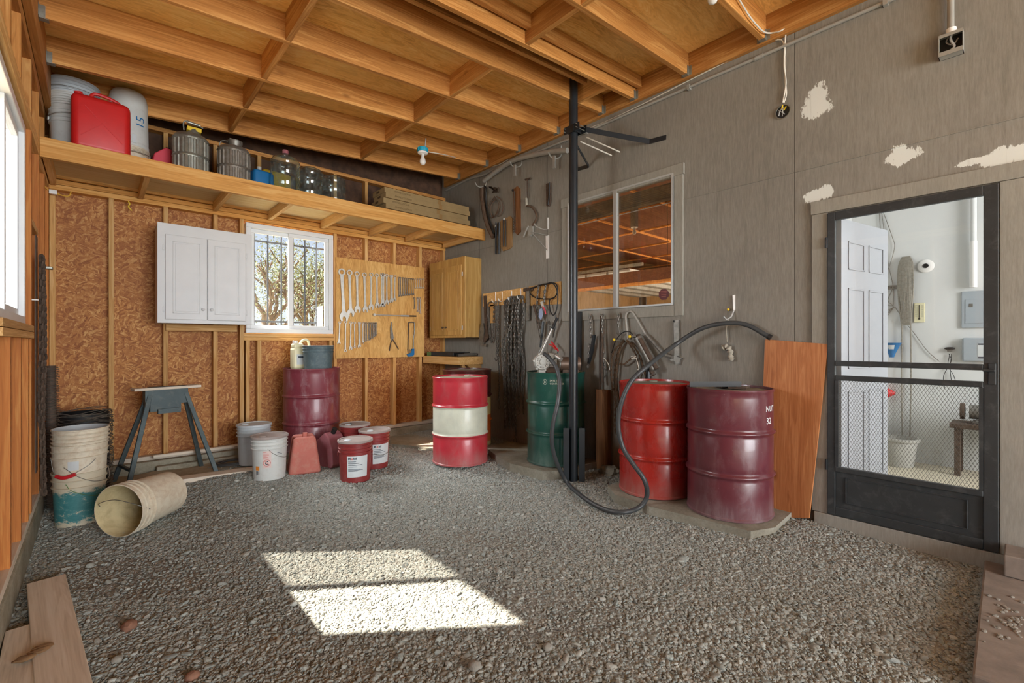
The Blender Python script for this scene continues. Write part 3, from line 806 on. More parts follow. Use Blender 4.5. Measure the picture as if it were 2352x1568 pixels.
# ---- doorway trim and the black screen door
t4 = sroot('trim_4')
MB().span((XR - 0.02, -0.20, 2.16), (XR, 1.012, 2.25), bev=0.003).build('head_board', 'trim', t4)
MB().span((XR - 0.018, 0.912, 0.113), (XR, 1.005, 2.158), bev=0.003).build('side_board', 'trim', t4)
MB().span((XR - 0.018, -0.02, 0.113), (XR, 0.106, 2.158), bev=0.003).build('side_board', 'trim', t4)
MB().span((XR - 0.03, 0.04, 0.015), (XR + 0.12, 0.99, 0.112), bev=0.004).build('threshold', 'trim', t4)
d1 = sroot('door_1'); X0, X1 = XR - 0.032, XR - 0.002
b = MB()
b.span((X0, 0.865, 0.118), (X1, 0.91, 2.15), bev=0.004); b.span((X0, 0.108, 0.118), (X1, 0.168, 2.15), bev=0.004)
b.span((X0, 0.168, 2.095), (X1, 0.865, 2.15), bev=0.003); b.span((X0, 0.168, 0.118), (X1, 0.865, 0.175), bev=0.003)
b.build('door_frame', 'door_black', d1)
for za, zb in ((1.118, 1.153), (1.022, 1.056), (0.412, 0.445)): MB().span((X0 - 0.004, 0.168, za), (X1, 0.865, zb), bev=0.004).build('rail', 'door_black', d1)
b = MB(); b.span((X0 + 0.012, 0.168, 0.175), (X1, 0.865, 0.412))
for ya, yb, za, zb in ((0.23, 0.81, 0.375, 0.381), (0.23, 0.81, 0.21, 0.216), (0.23, 0.236, 0.21, 0.381), (0.804, 0.81, 0.21, 0.381)): b.span((X0 + 0.005, ya, za), (X0 + 0.014, yb, zb), bev=0.002)
b.build('kick_panel', 'door_black', d1)
b = MB(); cw, ch = 0.0168, 0.064; ny_, nz_ = int(0.695 / cw), int(0.575 / ch) + 1
for i in range(0, ny_ + 1):
    yy = 0.176 + i * cw
    for s_ in (-1, 1):
        pts = []
        for k in range(nz_ * 2 + 1):
            z = 0.445 + k * ch / 2
            if z > 1.024: break
            pts.append((X0 + 0.014, yy + (s_ * cw / 2 if k % 2 else -s_ * cw / 2) * 0.98, z))
        if yy < 0.860: b.tube(pts, 0.0010, 4, False)
b.build('expanded_metal_guard', 'mesh', d1)
MB().span((X0 + 0.02, 0.168, 1.153), (X0 + 0.0215, 0.865, 2.095)).build('pane', 'glass', d1)
b = MB(); b.span((X0 - 0.006, 0.845, 0.445), (X0 + 0.012, 0.865, 1.022)); b.span((X0 - 0.006, 0.168, 0.445), (X0 + 0.012, 0.185, 1.022)); b.build('guard_edge', 'door_black', d1)
b = MB(); b.span((X0 - 0.012, 0.118, 1.04), (X0, 0.148, 1.16), bev=0.004); b.cyl((X0 - 0.03, 0.133, 1.12), (X0, 0.133, 1.12), 0.011); b.box((X0 - 0.032, 0.145, 1.12), (0.012, 0.05, 0.014), bev=0.004); b.build('door_handle', 'door_black', d1)
for z in (0.45, 1.95): MB().cyl((X0, 0.915, z - 0.035), (X0, 0.915, z + 0.035), 0.008, 10).build('hinge', 'black_steel', d1)
# ------------------------------------------------------------------ the white room behind the screen door
b = MB(); b.span((6.0, -3.2, 0.0), (6.08, 1.32, 3.0)); b.span((XR + 0.11, 1.26, 0.0), (6.0, 1.34, 3.0)); b.span((XR + 0.11, -3.2, 0.0), (6.0, -3.12, 3.0))
struct(b.build('wall_white_room', 'white_wall'))
struct(MB().span((XR + 0.108, -3.2, 2.98), (6.08, 1.34, 3.04)).build('ceiling_white_room', 'white_wall'))
struct(MB().span((XR + 0.11, -3.2, 0.0), (6.0, 1.3, 0.10)).build('floor_white_room', plain('beige_floor', 'C3BAA4', 0.5, var=0.06)))
d2 = sroot('door_2'); d2.location = (3.86, 0.885, 0.11); d2.rotation_euler = (0, 0, math.atan2(-0.135, 0.64))
b = MB(); Wd, Hd = 0.70, 2.03; b.span((0, -0.018, 0), (Wd, 0.018, Hd), bev=0.003)
b.build('door_leaf', 'white_door', d2)
for xa, xb in ((0.09, 0.32), (0.39, 0.62)):
    for za, zb in ((0.18, 0.82), (0.98, 1.55), (1.68, 1.88)):
        q = MB()
        for r_ in ((xa, za, xb, za + 0.012), (xa, zb - 0.012, xb, zb), (xa, za, xa + 0.012, zb), (xb - 0.012, za, xb, zb)):
            q.span((r_[0], -0.024, r_[1]), (r_[2], -0.018, r_[3]), bev=0.002)
        q.build('panel_moulding', 'white_door', d2)
def wall6(name, label, cat, px, py, group=None):
    """a thing fixed on the far white wall; local x runs to the right as seen, y into the wall"""
    p = at(px, py, X=6.0); return thing(name, label, cat, p, -PI / 2, group)
def L6(px, py, o): p = at(px, py, X=6.0); return (o.location.y - p.y, 0, p.z - o.location.z)
t = wall6('rope_hank', 'long hank of grey rope hanging on the white wall', 'rope', 2082, 590)
rg = random.Random(3); b = MB()
for k in range(22):
    x = -0.055 + 0.11 * k / 21; w_ = math.sqrt(max(0.0, 1 - (x / 0.062) ** 2))
    pts = [(x * 0.5, -0.02, 0.0), (x, -0.03 - 0.02 * w_, -0.09), (x * 1.05 + rg.uniform(-0.004, 0.004), -0.03 - 0.03 * w_, -0.3), (x * 0.9 + rg.uniform(-0.006, 0.006), -0.03 - 0.025 * w_, -0.5), (x * 0.6, -0.03, -0.68)]
    b.tube(smooth_path(pts, 4), 0.006, 5)
b.build('coil', 'rope', t)
b = MB()
for x in (-0.03, 0.035): b.tube(smooth_path([(x, -0.03, -0.6), (x * 1.1, -0.03, -1.2), (x * 0.9, -0.04, -1.78)], 5), 0.006, 6)
b.build('hanging_end', 'rope', t)
t = wall6('cable_rack', 'small dark bracket strip holding wires on the white wall', 'bracket', 2058, 659)
MB().span((-0.07, -0.02, -0.018), (0.05, 0, 0.018), bev=0.003).build('strip', 'dull_steel', t)
for k in range(5): MB().cyl((-0.06 + k * 0.024, -0.05, 0), (-0.06 + k * 0.024, -0.015, 0), 0.005, 6).build('peg', 'dull_steel', t)
rg = random.Random(8)
cabs = [[(2020, 488), (2024, 560), (2022, 640), (2024, 700)], [(2026, 490), (2040, 600), (2052, 660), (2052, 700)], [(2030, 490), (2050, 545), (2055, 570), (2040, 620), (2024, 650)],
        [(2052, 660), (2040, 690), (2052, 705), (2030, 735), (2022, 740)], [(2056, 705), (2030, 715), (2021, 700), (2025, 680)], [(2056, 705), (2080, 740), (2100, 765), (2130, 805), (2158, 830)],
        [(2050, 708), (2025, 735), (2022, 750)], [(2040, 670), (2030, 680), (2040, 700), (2053, 702)]]
for i, c_ in enumerate(cabs):
    t = wall6('loose_wire', ['thin grey wire hanging from the ceiling beside the white door', 'grey wire running down past the bracket strip', 'grey wire bowing out beside the white door', 'wire looping below the bracket strip', 'wire curling behind the white door edge', 'long grey wire slanting down right across the white wall', 'short wire end below the bracket strip', 'wire hanging under the bracket pegs'][i], 'wire', *c_[0], group='wires on the white wall')
    MB().tube(smooth_path([Vector(L6(x, y, t)) + Vector((0, -0.012, 0)) for x, y in c_], 6), 0.0032, 5).build('wire', 'dull_steel', t)
t = wall6('lamp_holder', 'white porcelain lamp holder without bulb on the white wall', 'lamp holder', 2127, 611)
MB().lathe([(0.062, 0), (0.062, 0.012), (0.045, 0.022), (0.03, 0.026)], 32, axis=(0, -1, 0)).build('base', 'lamp_white', t)
MB().lathe([(0.022, 0.026), (0.022, 0.034), (0.014, 0.034), (0.012, 0.028)], 24, axis=(0, -1, 0)).build('socket', 'black', t)
t = wall6('thermometer', 'cream wall thermometer with a scale beside the rope', 'thermometer', 2112, 718)
MB().span((-0.04, -0.012, -0.095), (0.04, 0, 0.095), bev=0.004).build('plate', 'jug_cream', t)
b = MB().cyl((0, -0.015, -0.05), (0, -0.015, 0.075), 0.0025, 6); b.ball((0, -0.015, -0.06), 0.008)
b.build('tube', 'black', t)
for s_ in (-1, 1):
    b = MB()
    for k in range(12): b.span((s_ * 0.022 - 0.009, -0.0135, -0.04 + k * 0.010), (s_ * 0.022 + 0.009, -0.012, -0.0385 + k * 0.010))
    b.build('tick_row', 'print', t)
t = wall6('breaker_box', 'grey electrical breaker panel on the white wall', 'electrical panel', 2209, 711)
MB().span((0, -0.02, -0.17), (0.27, 0, 0.166), bev=0.004).build('cover', 'panel_grey', t)
b = MB().span((0.025, -0.024, -0.13), (0.245, -0.02, 0.09), bev=0.002); b.build('panel_door', 'panel_grey', t)
MB().span((0.05, -0.027, 0.02), (0.075, -0.024, 0.05)).build('latch', 'dull_steel', t)
t = wall6('outlet_box', 'light grey square electrical box with a white label under the breaker panel', 'electrical box', 2211, 803)
MB().span((0, -0.05, -0.105), (0.22, 0, 0.11), bev=0.012).build('cover', 'panel_grey', t)
MB().span((0.10, -0.0515, -0.075), (0.16, -0.05, 0.06)).build('paper_label', 'paper', t)
for z in (-0.075, 0.045): MB().span((0.105, -0.0525, z), (0.155, -0.0515, z + 0.014)).build('printed_bar', 'print', t)
t = wall6('plug_outlet', 'black plug adapter with thin wires on the white wall', 'plug', 2182, 800)
b = MB(); b.ball((0, -0.02, 0), 0.04, 2, (1, 0.5, 0.35)); b.build('adapter_cap', 'black', t)
MB().span((-0.018, -0.03, -0.03), (0.018, 0, -0.008), bev=0.004).build('adapter', 'dull_steel', t)
for i, c_ in enumerate(([(2182, 812), (2178, 840), (2190, 860), (2200, 890)], [(2180, 812), (2185, 830), (2168, 862), (2170, 890)], [(2186, 812), (2183, 845), (2186, 880)])):
    MB().tube(smooth_path([Vector(L6(x, y, t)) + Vector((0, -0.02, 0)) for x, y in c_], 6), 0.0025, 5).build('wire', 'black', t)
t = wall6('blue_funnel', 'blue plastic funnel with a white label hanging on the white wall', 'funnel', 2052, 795)
MB().lathe([(0.018, -0.11), (0.030, -0.07), (0.075, 0.03), (0.082, 0.035)], 28, c=(0.0, -0.085, 0)).build('cone', 'blue', t)
b = MB(); patch(b, -PI / 2 - 0.35, -PI / 2 + 0.5, -0.03, 0.012, lambda z: 0.03 + (z + 0.07) * 0.45); o = b.build('white_mark', 'paper', t); o.location = (0, -0.085, 0)
t = wall6('red_funnel', 'red cone shaped cup seen past the white door', 'cup', 2034, 900)
MB().lathe([(0.012, 0.12), (0.05, 0.06), (0.07, 0.0)], 28, c=(-0.03, -0.08, 0.0), axis=(1, 0, 0)).build('cone', 'red_cup', t)
t = thing('laundry_basket', 'grey round plastic bin on the floor of the white room', 'basket', (5.74, 0.845, 0.10))
b = MB().lathe([(0.12, 0), (0.125, 0.01), (0.155, 0.25), (0.165, 0.25), (0.165, 0.265), (0.150, 0.265), (0.118, 0.012), (0.0, 0.012)], 40); b.build('tub', 'basket', t)
MB().lathe([(0.166, 0.24), (0.172, 0.25), (0.172, 0.268), (0.150, 0.268)], 40, close=False).build('rim', 'basket', t)
t = thing('bench_grinder_table', 'small dark work table against the white wall', 'table', (5.80, 0.22, 0.10))
MB().span((-0.16, -0.35, 0.42), (0.16, 0.25, 0.46), bev=0.004).build('tabletop', 'rust', t)
for x in (-0.12, 0.12):
    for y in (-0.3, 0.2): MB().span((x - 0.02, y - 0.02, 0), (x + 0.02, y + 0.02, 0.42), bev=0.003).build('leg', 'rust', t)
t = thing('bench_grinder', 'grey bench grinder standing on the dark table', 'grinder', (5.80, 0.26, 0.56), PI / 2)
MB().span((-0.07, -0.06, 0), (0.07, 0.06, 0.03), bev=0.006).build('base', 'dull_steel', t)
MB().cyl((-0.09, 0, 0.10), (0.09, 0, 0.10), 0.062, 24).build('motor', 'dull_steel', t)
for s_ in (-1, 1): MB().cyl((s_ * 0.12, 0, 0.10), (s_ * 0.15, 0, 0.10), 0.072, 24).build('wheel_guard', 'rust', t)
t = thing('wall_pipe', 'white vertical pipe in the corner of the white room', 'pipe', (5.96, 0.335, 1.2))
MB().cyl((0, 0, 1.0), (0, 0, 1.78), 0.022).build('upper_pipe', 'white_wall', t); MB().cyl((0, 0, 0.58), (0, 0, 1.0), 0.026).build('lower_pipe', 'lamp_white', t)
t = thing('dark_toolbox', 'dark grey box on the floor behind the bin in the white room', 'box', (5.84, 1.13, 0.10)); MB().span((-0.12, -0.10, 0), (0.12, 0.1, 0.43), bev=0.006).build('box_body', 'dull_steel', t)

# ------------------------------------------------------------------ the workshop behind the inner window
ceil_w = sroot('ceiling_workshop')
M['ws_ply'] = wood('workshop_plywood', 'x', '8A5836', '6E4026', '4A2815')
M['ws_lit_edge'] = wood('lit_workshop_lumber', 'x', 'F0B06A', 'DE9448', 'B06A2C', 0.2)  # pale tone stands in for lumber edges lit from below
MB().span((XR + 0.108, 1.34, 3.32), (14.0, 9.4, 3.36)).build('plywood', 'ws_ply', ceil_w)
for y in [2.3 + 1.22 * k for k in range(6)]: MB().span((XR + 0.11, y, 3.295), (14.0, y + 0.04, 3.32)).build('lit_edge_strip', 'ws_lit_edge', ceil_w)  # thin pale strips replace joists, light on their undersides put into the colour
for x in [4.93 + 1.22 * k for k in range(7)]: MB().span((x, 1.36, 3.297), (x + 0.04, 9.4, 3.32)).build('lit_edge_strip', 'ws_lit_edge', ceil_w)
t = thing('workshop_beam', 'long brown beam with a light lower edge across the workshop', 'beam', (7.68, 5.4, 2.38)); MB().span((-0.07, -3.95, 0.04), (0.07, 3.95, 0.26)).build('beam_body', 'ws_ply', t); MB().span((-0.09, -3.95, 0), (0.09, 3.95, 0.04)).build('lower_edge', 'ws_lit_edge', t)
struct(MB().span((XR + 0.11, 9.4, 0), (14.0, 9.5, 3.36)).span((14.0, 1.34, 0), (14.1, 9.5, 3.36)).span((6.08, 1.26, 0), (14.0, 1.34, 3.36)).build('wall_workshop', plain('tan_workshop_wall', 'C2A47A', 0.8, var=0.06)))
struct(MB().span((XR + 0.11, 1.34, 0.0), (14.0, 9.4, 0.09)).build('floor_workshop', 'slab'))
t = thing('overhead_door', 'white sectional garage door raised under the workshop ceiling', 'garage door', (10.4, 7.6, 2.75))
for k in range(5):
    MB().box((0, -2.0 + k * 0.56, 0), (4.9, 0.53, 0.04), bev=0.004).build('door_panel', 'white_wall', t)
    MB().box((0, -2.0 + k * 0.56 + 0.28, -0.03), (4.9, 0.05, 0.05)).build('strut', 'dull_steel', t)
for x in (-2.5, 2.5): MB().box((x, -1.0, 0.06), (0.05, 3.2, 0.06)).build('track', 'dull_steel', t)
t = thing('workshop_bulb', 'light bulb on a white holder under the workshop ceiling', 'light bulb', at(1457, 530, X=5.9))
MB().lathe([(0.05, 0.045), (0.05, 0.055), (0.022, 0.06)], 24).build('lamp_holder', 'lamp_white', t)
MB().lathe([(0.002, -0.055), (0.018, -0.05), (0.030, -0.028), (0.028, -0.008), (0.016, 0.015), (0.013, 0.045)], 24).build('bulb', 'bulb', t)
MB().span((-0.04, -0.04, 0.055), (0.04, 0.04, 3.318 - t.location.z)).build('ceiling_box', 'dull_steel', t)
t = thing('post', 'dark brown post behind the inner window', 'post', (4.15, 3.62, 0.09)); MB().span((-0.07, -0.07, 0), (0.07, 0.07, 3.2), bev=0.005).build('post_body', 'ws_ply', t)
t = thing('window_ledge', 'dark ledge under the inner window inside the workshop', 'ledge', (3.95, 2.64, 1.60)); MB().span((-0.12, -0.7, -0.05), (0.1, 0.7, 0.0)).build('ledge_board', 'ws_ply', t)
t = thing('tin_can', 'dark can standing on the ledge behind the inner window', 'can', (3.95, 2.50, 1.60)); MB().lathe([(0.035, 0), (0.035, 0.11), (0.03, 0.115), (0.0, 0.115)], 20).build('can_body', 'dull_steel', t)

# ------------------------------------------------------------------ outdoors
struct(MB().span((-40, 5.9, -0.35), (40, 60, -0.3)).span((-40, -30, -0.35), (-0.45, 5.9, -0.3)).build('ground_outside', plain('dry_grass', 'B9AE8A', 0.95, var=0.15, scale=2)))
def tree(label, x, y, h, crown, nleaf, seed, zc=None, leafs=0.06):
    rg = random.Random(seed); t = thing('tree', label, 'tree', (x, y, -0.32), group='oak trees outside')
    b = MB(); tips = []
    def grow(p, d, L, r, lev):
        q = p + d * L; mid = p.lerp(q, 0.5) + Vector((rg.uniform(-1, 1), rg.uniform(-1, 1), rg.uniform(-0.3, 0.3))) * L * 0.10
        b.tube([p, mid, q], [r, r * 0.85, r * 0.7], 7)
        if lev == 0: tips.append(q); return
        for _ in range(3 if lev > 1 else 2):
            nd = (d + Vector((rg.uniform(-1, 1), rg.uniform(-1, 1), rg.uniform(-0.35, 0.75))) * 0.85).normalized()
            grow(q, nd, L * rg.uniform(0.6, 0.85), r * 0.62, lev - 1); 
        if lev > 1: tips.append(q)
    grow(Vector((0, 0, 0)), Vector((rg.uniform(-.1, .1), 0, 1)).normalized(), h * 0.26, h * 0.024, 4)
    b.build('trunk', 'bark', t, fix=False)
    rs = np.random.RandomState(seed); T = np.array([tuple(p) for p in tips])
    c = T[rs.randint(0, len(T), nleaf)] + rs.normal(0, crown * 0.13, (nleaf, 3))
    a = rs.normal(0, 1, (nleaf, 3)); a /= np.linalg.norm(a, axis=1)[:, None]; e = rs.normal(0, 1, (nleaf, 3)); e -= a * (a * e).sum(1)[:, None]; e /= np.linalg.norm(e, axis=1)[:, None]
    s_ = rs.uniform(0.5, 1.2, (nleaf, 1)) * leafs
    V = np.stack([c - a * s_ - e * s_ * 0.5, c + a * s_ - e * s_ * 0.5, c + a * s_ * 0.8 + e * s_ * 0.5, c - a * s_ * 0.8 + e * s_ * 0.5], 1).reshape(-1, 3)
    me = bpy.data.meshes.new('foliage'); me.from_pydata(V.tolist(), [], np.arange(nleaf * 4).reshape(-1, 4).tolist()); me.materials.append(M['leaf'])
    o = bpy.data.objects.new('foliage', me); C.objects.link(o); o.parent = t
tree('leafy oak tree seen in the left pane of the back window', 2.95, 11.6, 4.9, 2.0, 4200, 5, leafs=0.021)
tree('pale oak tree seen in the right pane of the back window', 4.5, 13.2, 5.2, 2.4, 4600, 11, leafs=0.024)
tree('farther oak tree between the two panes of the back window', 9.4, 27.0, 7.5, 3.5, 3000, 23, leafs=0.04)
tree('tall oak tree left of the back window that shades it', -3.6, 12.0, 9.5, 3.6, 1700, 31, leafs=0.10)
# ------------------------------------------------------------------ storage shelf under the roof
ZS = 2.722                                             # top of the shelf deck
t = thing('storage_shelf', 'long lumber storage shelf high across the back wall', 'shelf', (0, 4.65, 2.587))
MB().span((-0.296, 0, 0), (XR - 0.002, 0.038, 0.142), bev=0.002).build('front_board', 'shelf_x', t)
MB().span((-0.296, 0.04, 0.117), (XR - 0.002, 0.98, 0.135)).build('deck', 'shelf_deck', t)
for x in (-0.27, 0.31, 0.90, 1.41, 1.97, 2.56, 3.07, 3.66):
    m = MB().span((-0.019, 0.04, 0), (0.019, 0.87, 0), bev=0).build('joist', 'shelf_y', t) if False else MB().box((0, 0.455, 0.070), (0.038, 0.83, 0.09), bev=0.002).build('joist', 'shelf_y', t)
    m.location.x = x
MB().span((-0.296, 0.872, 0.092), (XR - 0.002, 0.908, 0.117), bev=0.001).build('ledger_board', 'shelf_x', t)

# ------------------------------------------------------------------ steel drums
def drum(label, x, y, z, body, bands=None, lid='drum_lid', rz=0.0, r=0.286, h=0.88, dent=None):
    t = thing('steel_drum', label, 'drum', (x, y, z), rz)
    mats = [body] if isinstance(body, str) else list(body); R = r - 0.004
    prof = [(R - 0.012, 0.0), (R + 0.004, 0.003), (R + 0.005, 0.016), (R - 0.001, 0.022)]
    def hoop(zc): return [(R, zc - 0.034), (R - 0.003, zc - 0.024), (R + 0.001, zc - 0.013), (R + 0.0105, zc - 0.006), (R + 0.0125, zc), (R + 0.0105, zc + 0.006), (R + 0.001, zc + 0.013), (R - 0.003, zc + 0.024), (R, zc + 0.034)]
    for zc in (h * 0.335, h * 0.665): prof += [(R, prof[-1][1] + 0.03)] + hoop(zc)
    prof += [(R, h - 0.06), (R, h - 0.024), (R + 0.005, h - 0.017), (R + 0.0055, h - 0.004), (R + 0.002, h), (R - 0.004, h - 0.001), (R - 0.007, h - 0.018)]
    mi = None
    if bands:
        mi = [bands((prof[i][1] + prof[i + 1][1]) / 2) for i in range(len(prof) - 1)]
    rf = (lambda rr, zz, a: rr + dent(zz, a)) if dent else None
    MB().lathe(prof, 72, mi=mi, close=False, rf=rf).build('drum_body', mats, t)
    MB().lathe([(R - 0.007, h - 0.019), (R - 0.03, h - 0.020), (R - 0.034, h - 0.016), (R - 0.06, h - 0.016), (R - 0.064, h - 0.020), (0.0, h - 0.018)], 72, close=False).build('drum_lid', lid, t)
    for a, rr, br in ((0.6, R - 0.075, 0.034), (0.6 + PI, R - 0.075, 0.020)):
        MB().lathe([(br, 0), (br, 0.010), (br * 0.8, 0.014), (0, 0.010)], 20, c=(rr * math.cos(a), rr * math.sin(a), h - 0.019)).build('bung', lid, t)
    return t
CR = 0.286
dm = drum('maroon steel drum marked NUT 32 on the concrete pad, nearest the door', 3.406, 1.446, 0.075, 'drum_maroon', dent=lambda z, a: -0.0015 * math.sin(a * 3 + 1) * (1 - abs(z - 0.44) / 0.44))
drum('bright red steel drum beside the maroon one, hose curling in front', 3.408, 2.044, 0.078, 'drum_red')
dg = drum('dark green steel drum behind the black pole', 3.398, 3.134, 0.112, 'drum_green', rz=0.3)
drum('red and cream banded steel drum in front of the corner shelf', 2.826, 3.954, 0.050, ('drum_rose', 'drum_cream'), lambda z: 1 if 0.298 < z < 0.582 else 0, 'drum_lid_cream')
drum('dark drum with an orange and cream label hidden behind the red and cream drum', 3.262, 4.43, 0.086, ('drum_dark', 'drum_yellow', 'drum_orange'), lambda z: 0 if z > 0.56 else 1 if z > 0.42 or z < 0.12 else 2)
drum('wine red steel drum by the back window with buckets on its lid', 1.755, 5.225, 0.125, 'drum_maroon2', dent=lambda z, a: -0.006 * math.exp(-((a - 4.75) / 0.35) ** 2) * math.exp(-((z - 0.80) / 0.05) ** 2))
# chalk writing on the near maroon drum and stencil on the green one
def ondrum(t, ax, z0, r=CR - 0.0025, tilt=0.0):
    c = Vector(t.location); base = math.atan2(ax[1] - c.y, ax[0] - c.x) - t.rotation_euler.z
    return lambda x, y: (r * math.cos(base + x / r), r * math.sin(base + x / r), z0 + y + x * tilt)
p = Vector((3.406, 1.446, 0)); 
text('NUT', 0.055, 'white_paint', dm, ondrum(dm, (p.x - 0.075, p.y - 0.28), 0.735), label='white chalk letters NUT', bold=0.0006)
text('32', 0.062, 'white_paint', dm, ondrum(dm, (p.x - 0.07, p.y - 0.28), 0.652), label='white chalk number 32', bold=0.0006)
a0 = ondrum(dg, (3.398 - 0.25, 3.134 - 0.15), 0.80)
text('SAVE THIS', 0.024, 'drum_cream', dg, a0); text('CONTAINER', 0.024, 'drum_cream', dg, ondrum(dg, (3.398 - 0.25, 3.134 - 0.15), 0.772))
f = ondrum(dg, (3.398 - 0.262, 3.134 - 0.115), 0.795)
b = MB(); b.tube([f(0.020 * math.cos(k * PI / 12) - 0.01, 0.024 * math.sin(k * PI / 12)) for k in range(24)], 0.0016, 4, closed=True); b.build('stencil_ring', 'drum_cream', dg)
text('B', 0.032, 'drum_cream', dg, lambda x, y: f(x - 0.02, y - 0.011))

# concrete pads and boards on the ground
def slab(name, label, cat, pts, z0, z1, mat):
    c = Vector((sum(p[0] for p in pts) / len(pts), sum(p[1] for p in pts) / len(pts), z0))
    t = thing(name, label, cat, c); MB().prism([(p[0] - c.x, p[1] - c.y) for p in pts], 0, z1 - z0, 'xy').build('slab_body' if mat != 'old_x' else 'board', mat, t); return t
slab('concrete_pad', 'long flat concrete pad under the red and maroon drums', 'pad', [(3.05, 2.18), (3.02, 1.86), (3.10, 1.18), (3.28, 1.10), (3.68, 1.12), (3.70, 2.36), (3.2, 2.36)], 0.0, 0.074, 'slab')
slab('concrete_pad', 'worn concrete pad under the green drum', 'pad', [(3.06, 3.62), (2.98, 3.35), (3.02, 2.95), (3.16, 2.84), (3.70, 2.82), (3.70, 4.08), (3.25, 4.08)], 0.0, 0.108, 'slab')
slab('concrete_strip', 'concrete strip along the foot of the back wall', 'pad', [(2.1, 5.22), (2.5, 5.15), (2.70, 4.80), (2.92, 4.28), (3.27, 4.09), (3.70, 4.09), (3.70, 5.415), (2.1, 5.415)], 0.0, 0.085, 'slab')
slab('concrete_pad', 'concrete footing under the wine red drum, mostly hidden by pails', 'pad', [(1.46, 4.95), (2.05, 4.95), (2.05, 5.41), (1.46, 5.41)], 0.0, 0.124, 'slab')
t = thing('plank', 'weathered plank edging the dirt under the sawhorse', 'plank', (0.62, 4.98, 0.06), math.atan2(-0.12, 1.0)); MB().box((0, 0, 0), (1.15, 0.14, 0.05), bev=0.003).build('board', 'old_x', t)
t = thing('plank', 'short brown board end beneath the tipped bucket', 'plank', (0.12, 4.72, 0.045), 0.1); MB().box((0, 0, 0), (0.22, 0.12, 0.035), bev=0.003).build('board', 'old_x', t)
b = MB(); N_ = 24
vs = [(-0.25 + 2.0 * i / N_, 4.98 + 0.46 * j / 6, 0.075 + 0.01 * math.sin(i * 1.3) * math.sin(j * 1.9)) for j in range(7) for i in range(N_ + 1)]
b.add(vs, [(j * (N_ + 1) + i, j * (N_ + 1) + i + 1, (j + 1) * (N_ + 1) + i + 1, (j + 1) * (N_ + 1) + i) for j in range(6) for i in range(N_)], 0, True)
tag(b.build('dirt_bed', 'dirt', fix=False), 'dry dirt between the plank and the concrete foot of the wall', 'dirt', kind='stuff')

# ------------------------------------------------------------------ the black pole with its braces
PX, PY = 3.215, 2.750
t = thing('steel_pole', 'tall black steel pole set in the gravel between the drums', 'pole', (PX, PY, -0.05))
MB().cyl((0, 0, 0.05), (0, 0, 3.705), 0.040, 32).build('tube', 'black_steel', t)
b = MB()
for s_ in (-1, 1):
    q = Vector((0.744, -0.668, 0)) * s_ * 0.070; d = Vector((0.668, 0.744, 0))
    b.beam(q + Vector((0, 0, 0)) - d * 0.045, q + Vector((0, 0, 0.56)) - d * 0.045, 0.052, 0.007, up=d)
    b.beam(q - d * 0.0 + Vector((0, 0, 0)), q + Vector((0, 0, 0.56)), 0.007, 0.09, up=d)
b.build('base_channel', 'black_steel', t)
B_ = Vector((0, 0, 3.24)); e = Vector((0.744, -0.668, 0)); fwd = Vector((0.668, 0.744, 0))
b = MB(); b.beam(Vector((0.0, -0.05, 3.24)) - Vector((0.06, 0, 0)), Vector((0, -0.05, 3.24)) + Vector((0.06, 0, 0)), 0.006, 0.06)
b.beam(Vector((-0.05, 0.07, 3.24)), Vector((-0.05, -0.11, 3.24)), 0.006, 0.065); b.beam(Vector((0.05, 0.05, 3.24)), Vector((0.05, -0.11, 3.24)), 0.006, 0.065)
b.build('clamp', 'black_steel', t)
for x, z in ((-0.054, 3.255), (-0.054, 3.225)):
    for y in (-0.09, 0.05): MB().cyl((x - 0.02, y, z), (x + 0.12, y, z), 0.004, 6).build('clamp_bolt', 'galv', t)
w1 = at(1492, 325, X=XR - 0.012) - Vector(t.location); w2 = at(1530, 315, X=XR - 0.006) - Vector(t.location)
b = MB(); b.beam((0.055, -0.09, 3.24), (w1.x, w1.y, w1.z), 0.006, 0.045); b.beam(w1, w2, 0.006, 0.04); b.build('wall_brace', 'black_steel', t)
w1 = at(1352, 381, X=XR - 0.012) - Vector(t.location); w2 = at(1322, 390, X=XR - 0.006) - Vector(t.location); w0 = at(1330, 338, X=3.40) - Vector(t.location)
b = MB(); b.beam((0.03, 0.02, 3.17), w1, 0.006, 0.03); b.beam(w1, w2, 0.006, 0.035); b.build('wall_brace', 'black_steel', t)
for a_, c_ in (((1333, 325), (1405, 357)), ((1347, 315), (1424, 349))):
    p0 = at(*a_, X=3.40); p1 = at(*c_, X=3.69)
    o = thing('white_rod', 'thin white rod jutting from the clamp, %s of the pair' % ('lower' if c_[0] == 1405 else 'upper'), 'rod', p0)
    MB().cyl((0, 0, 0), p1 - p0, 0.006, 8).build('rod', 'cable', o)

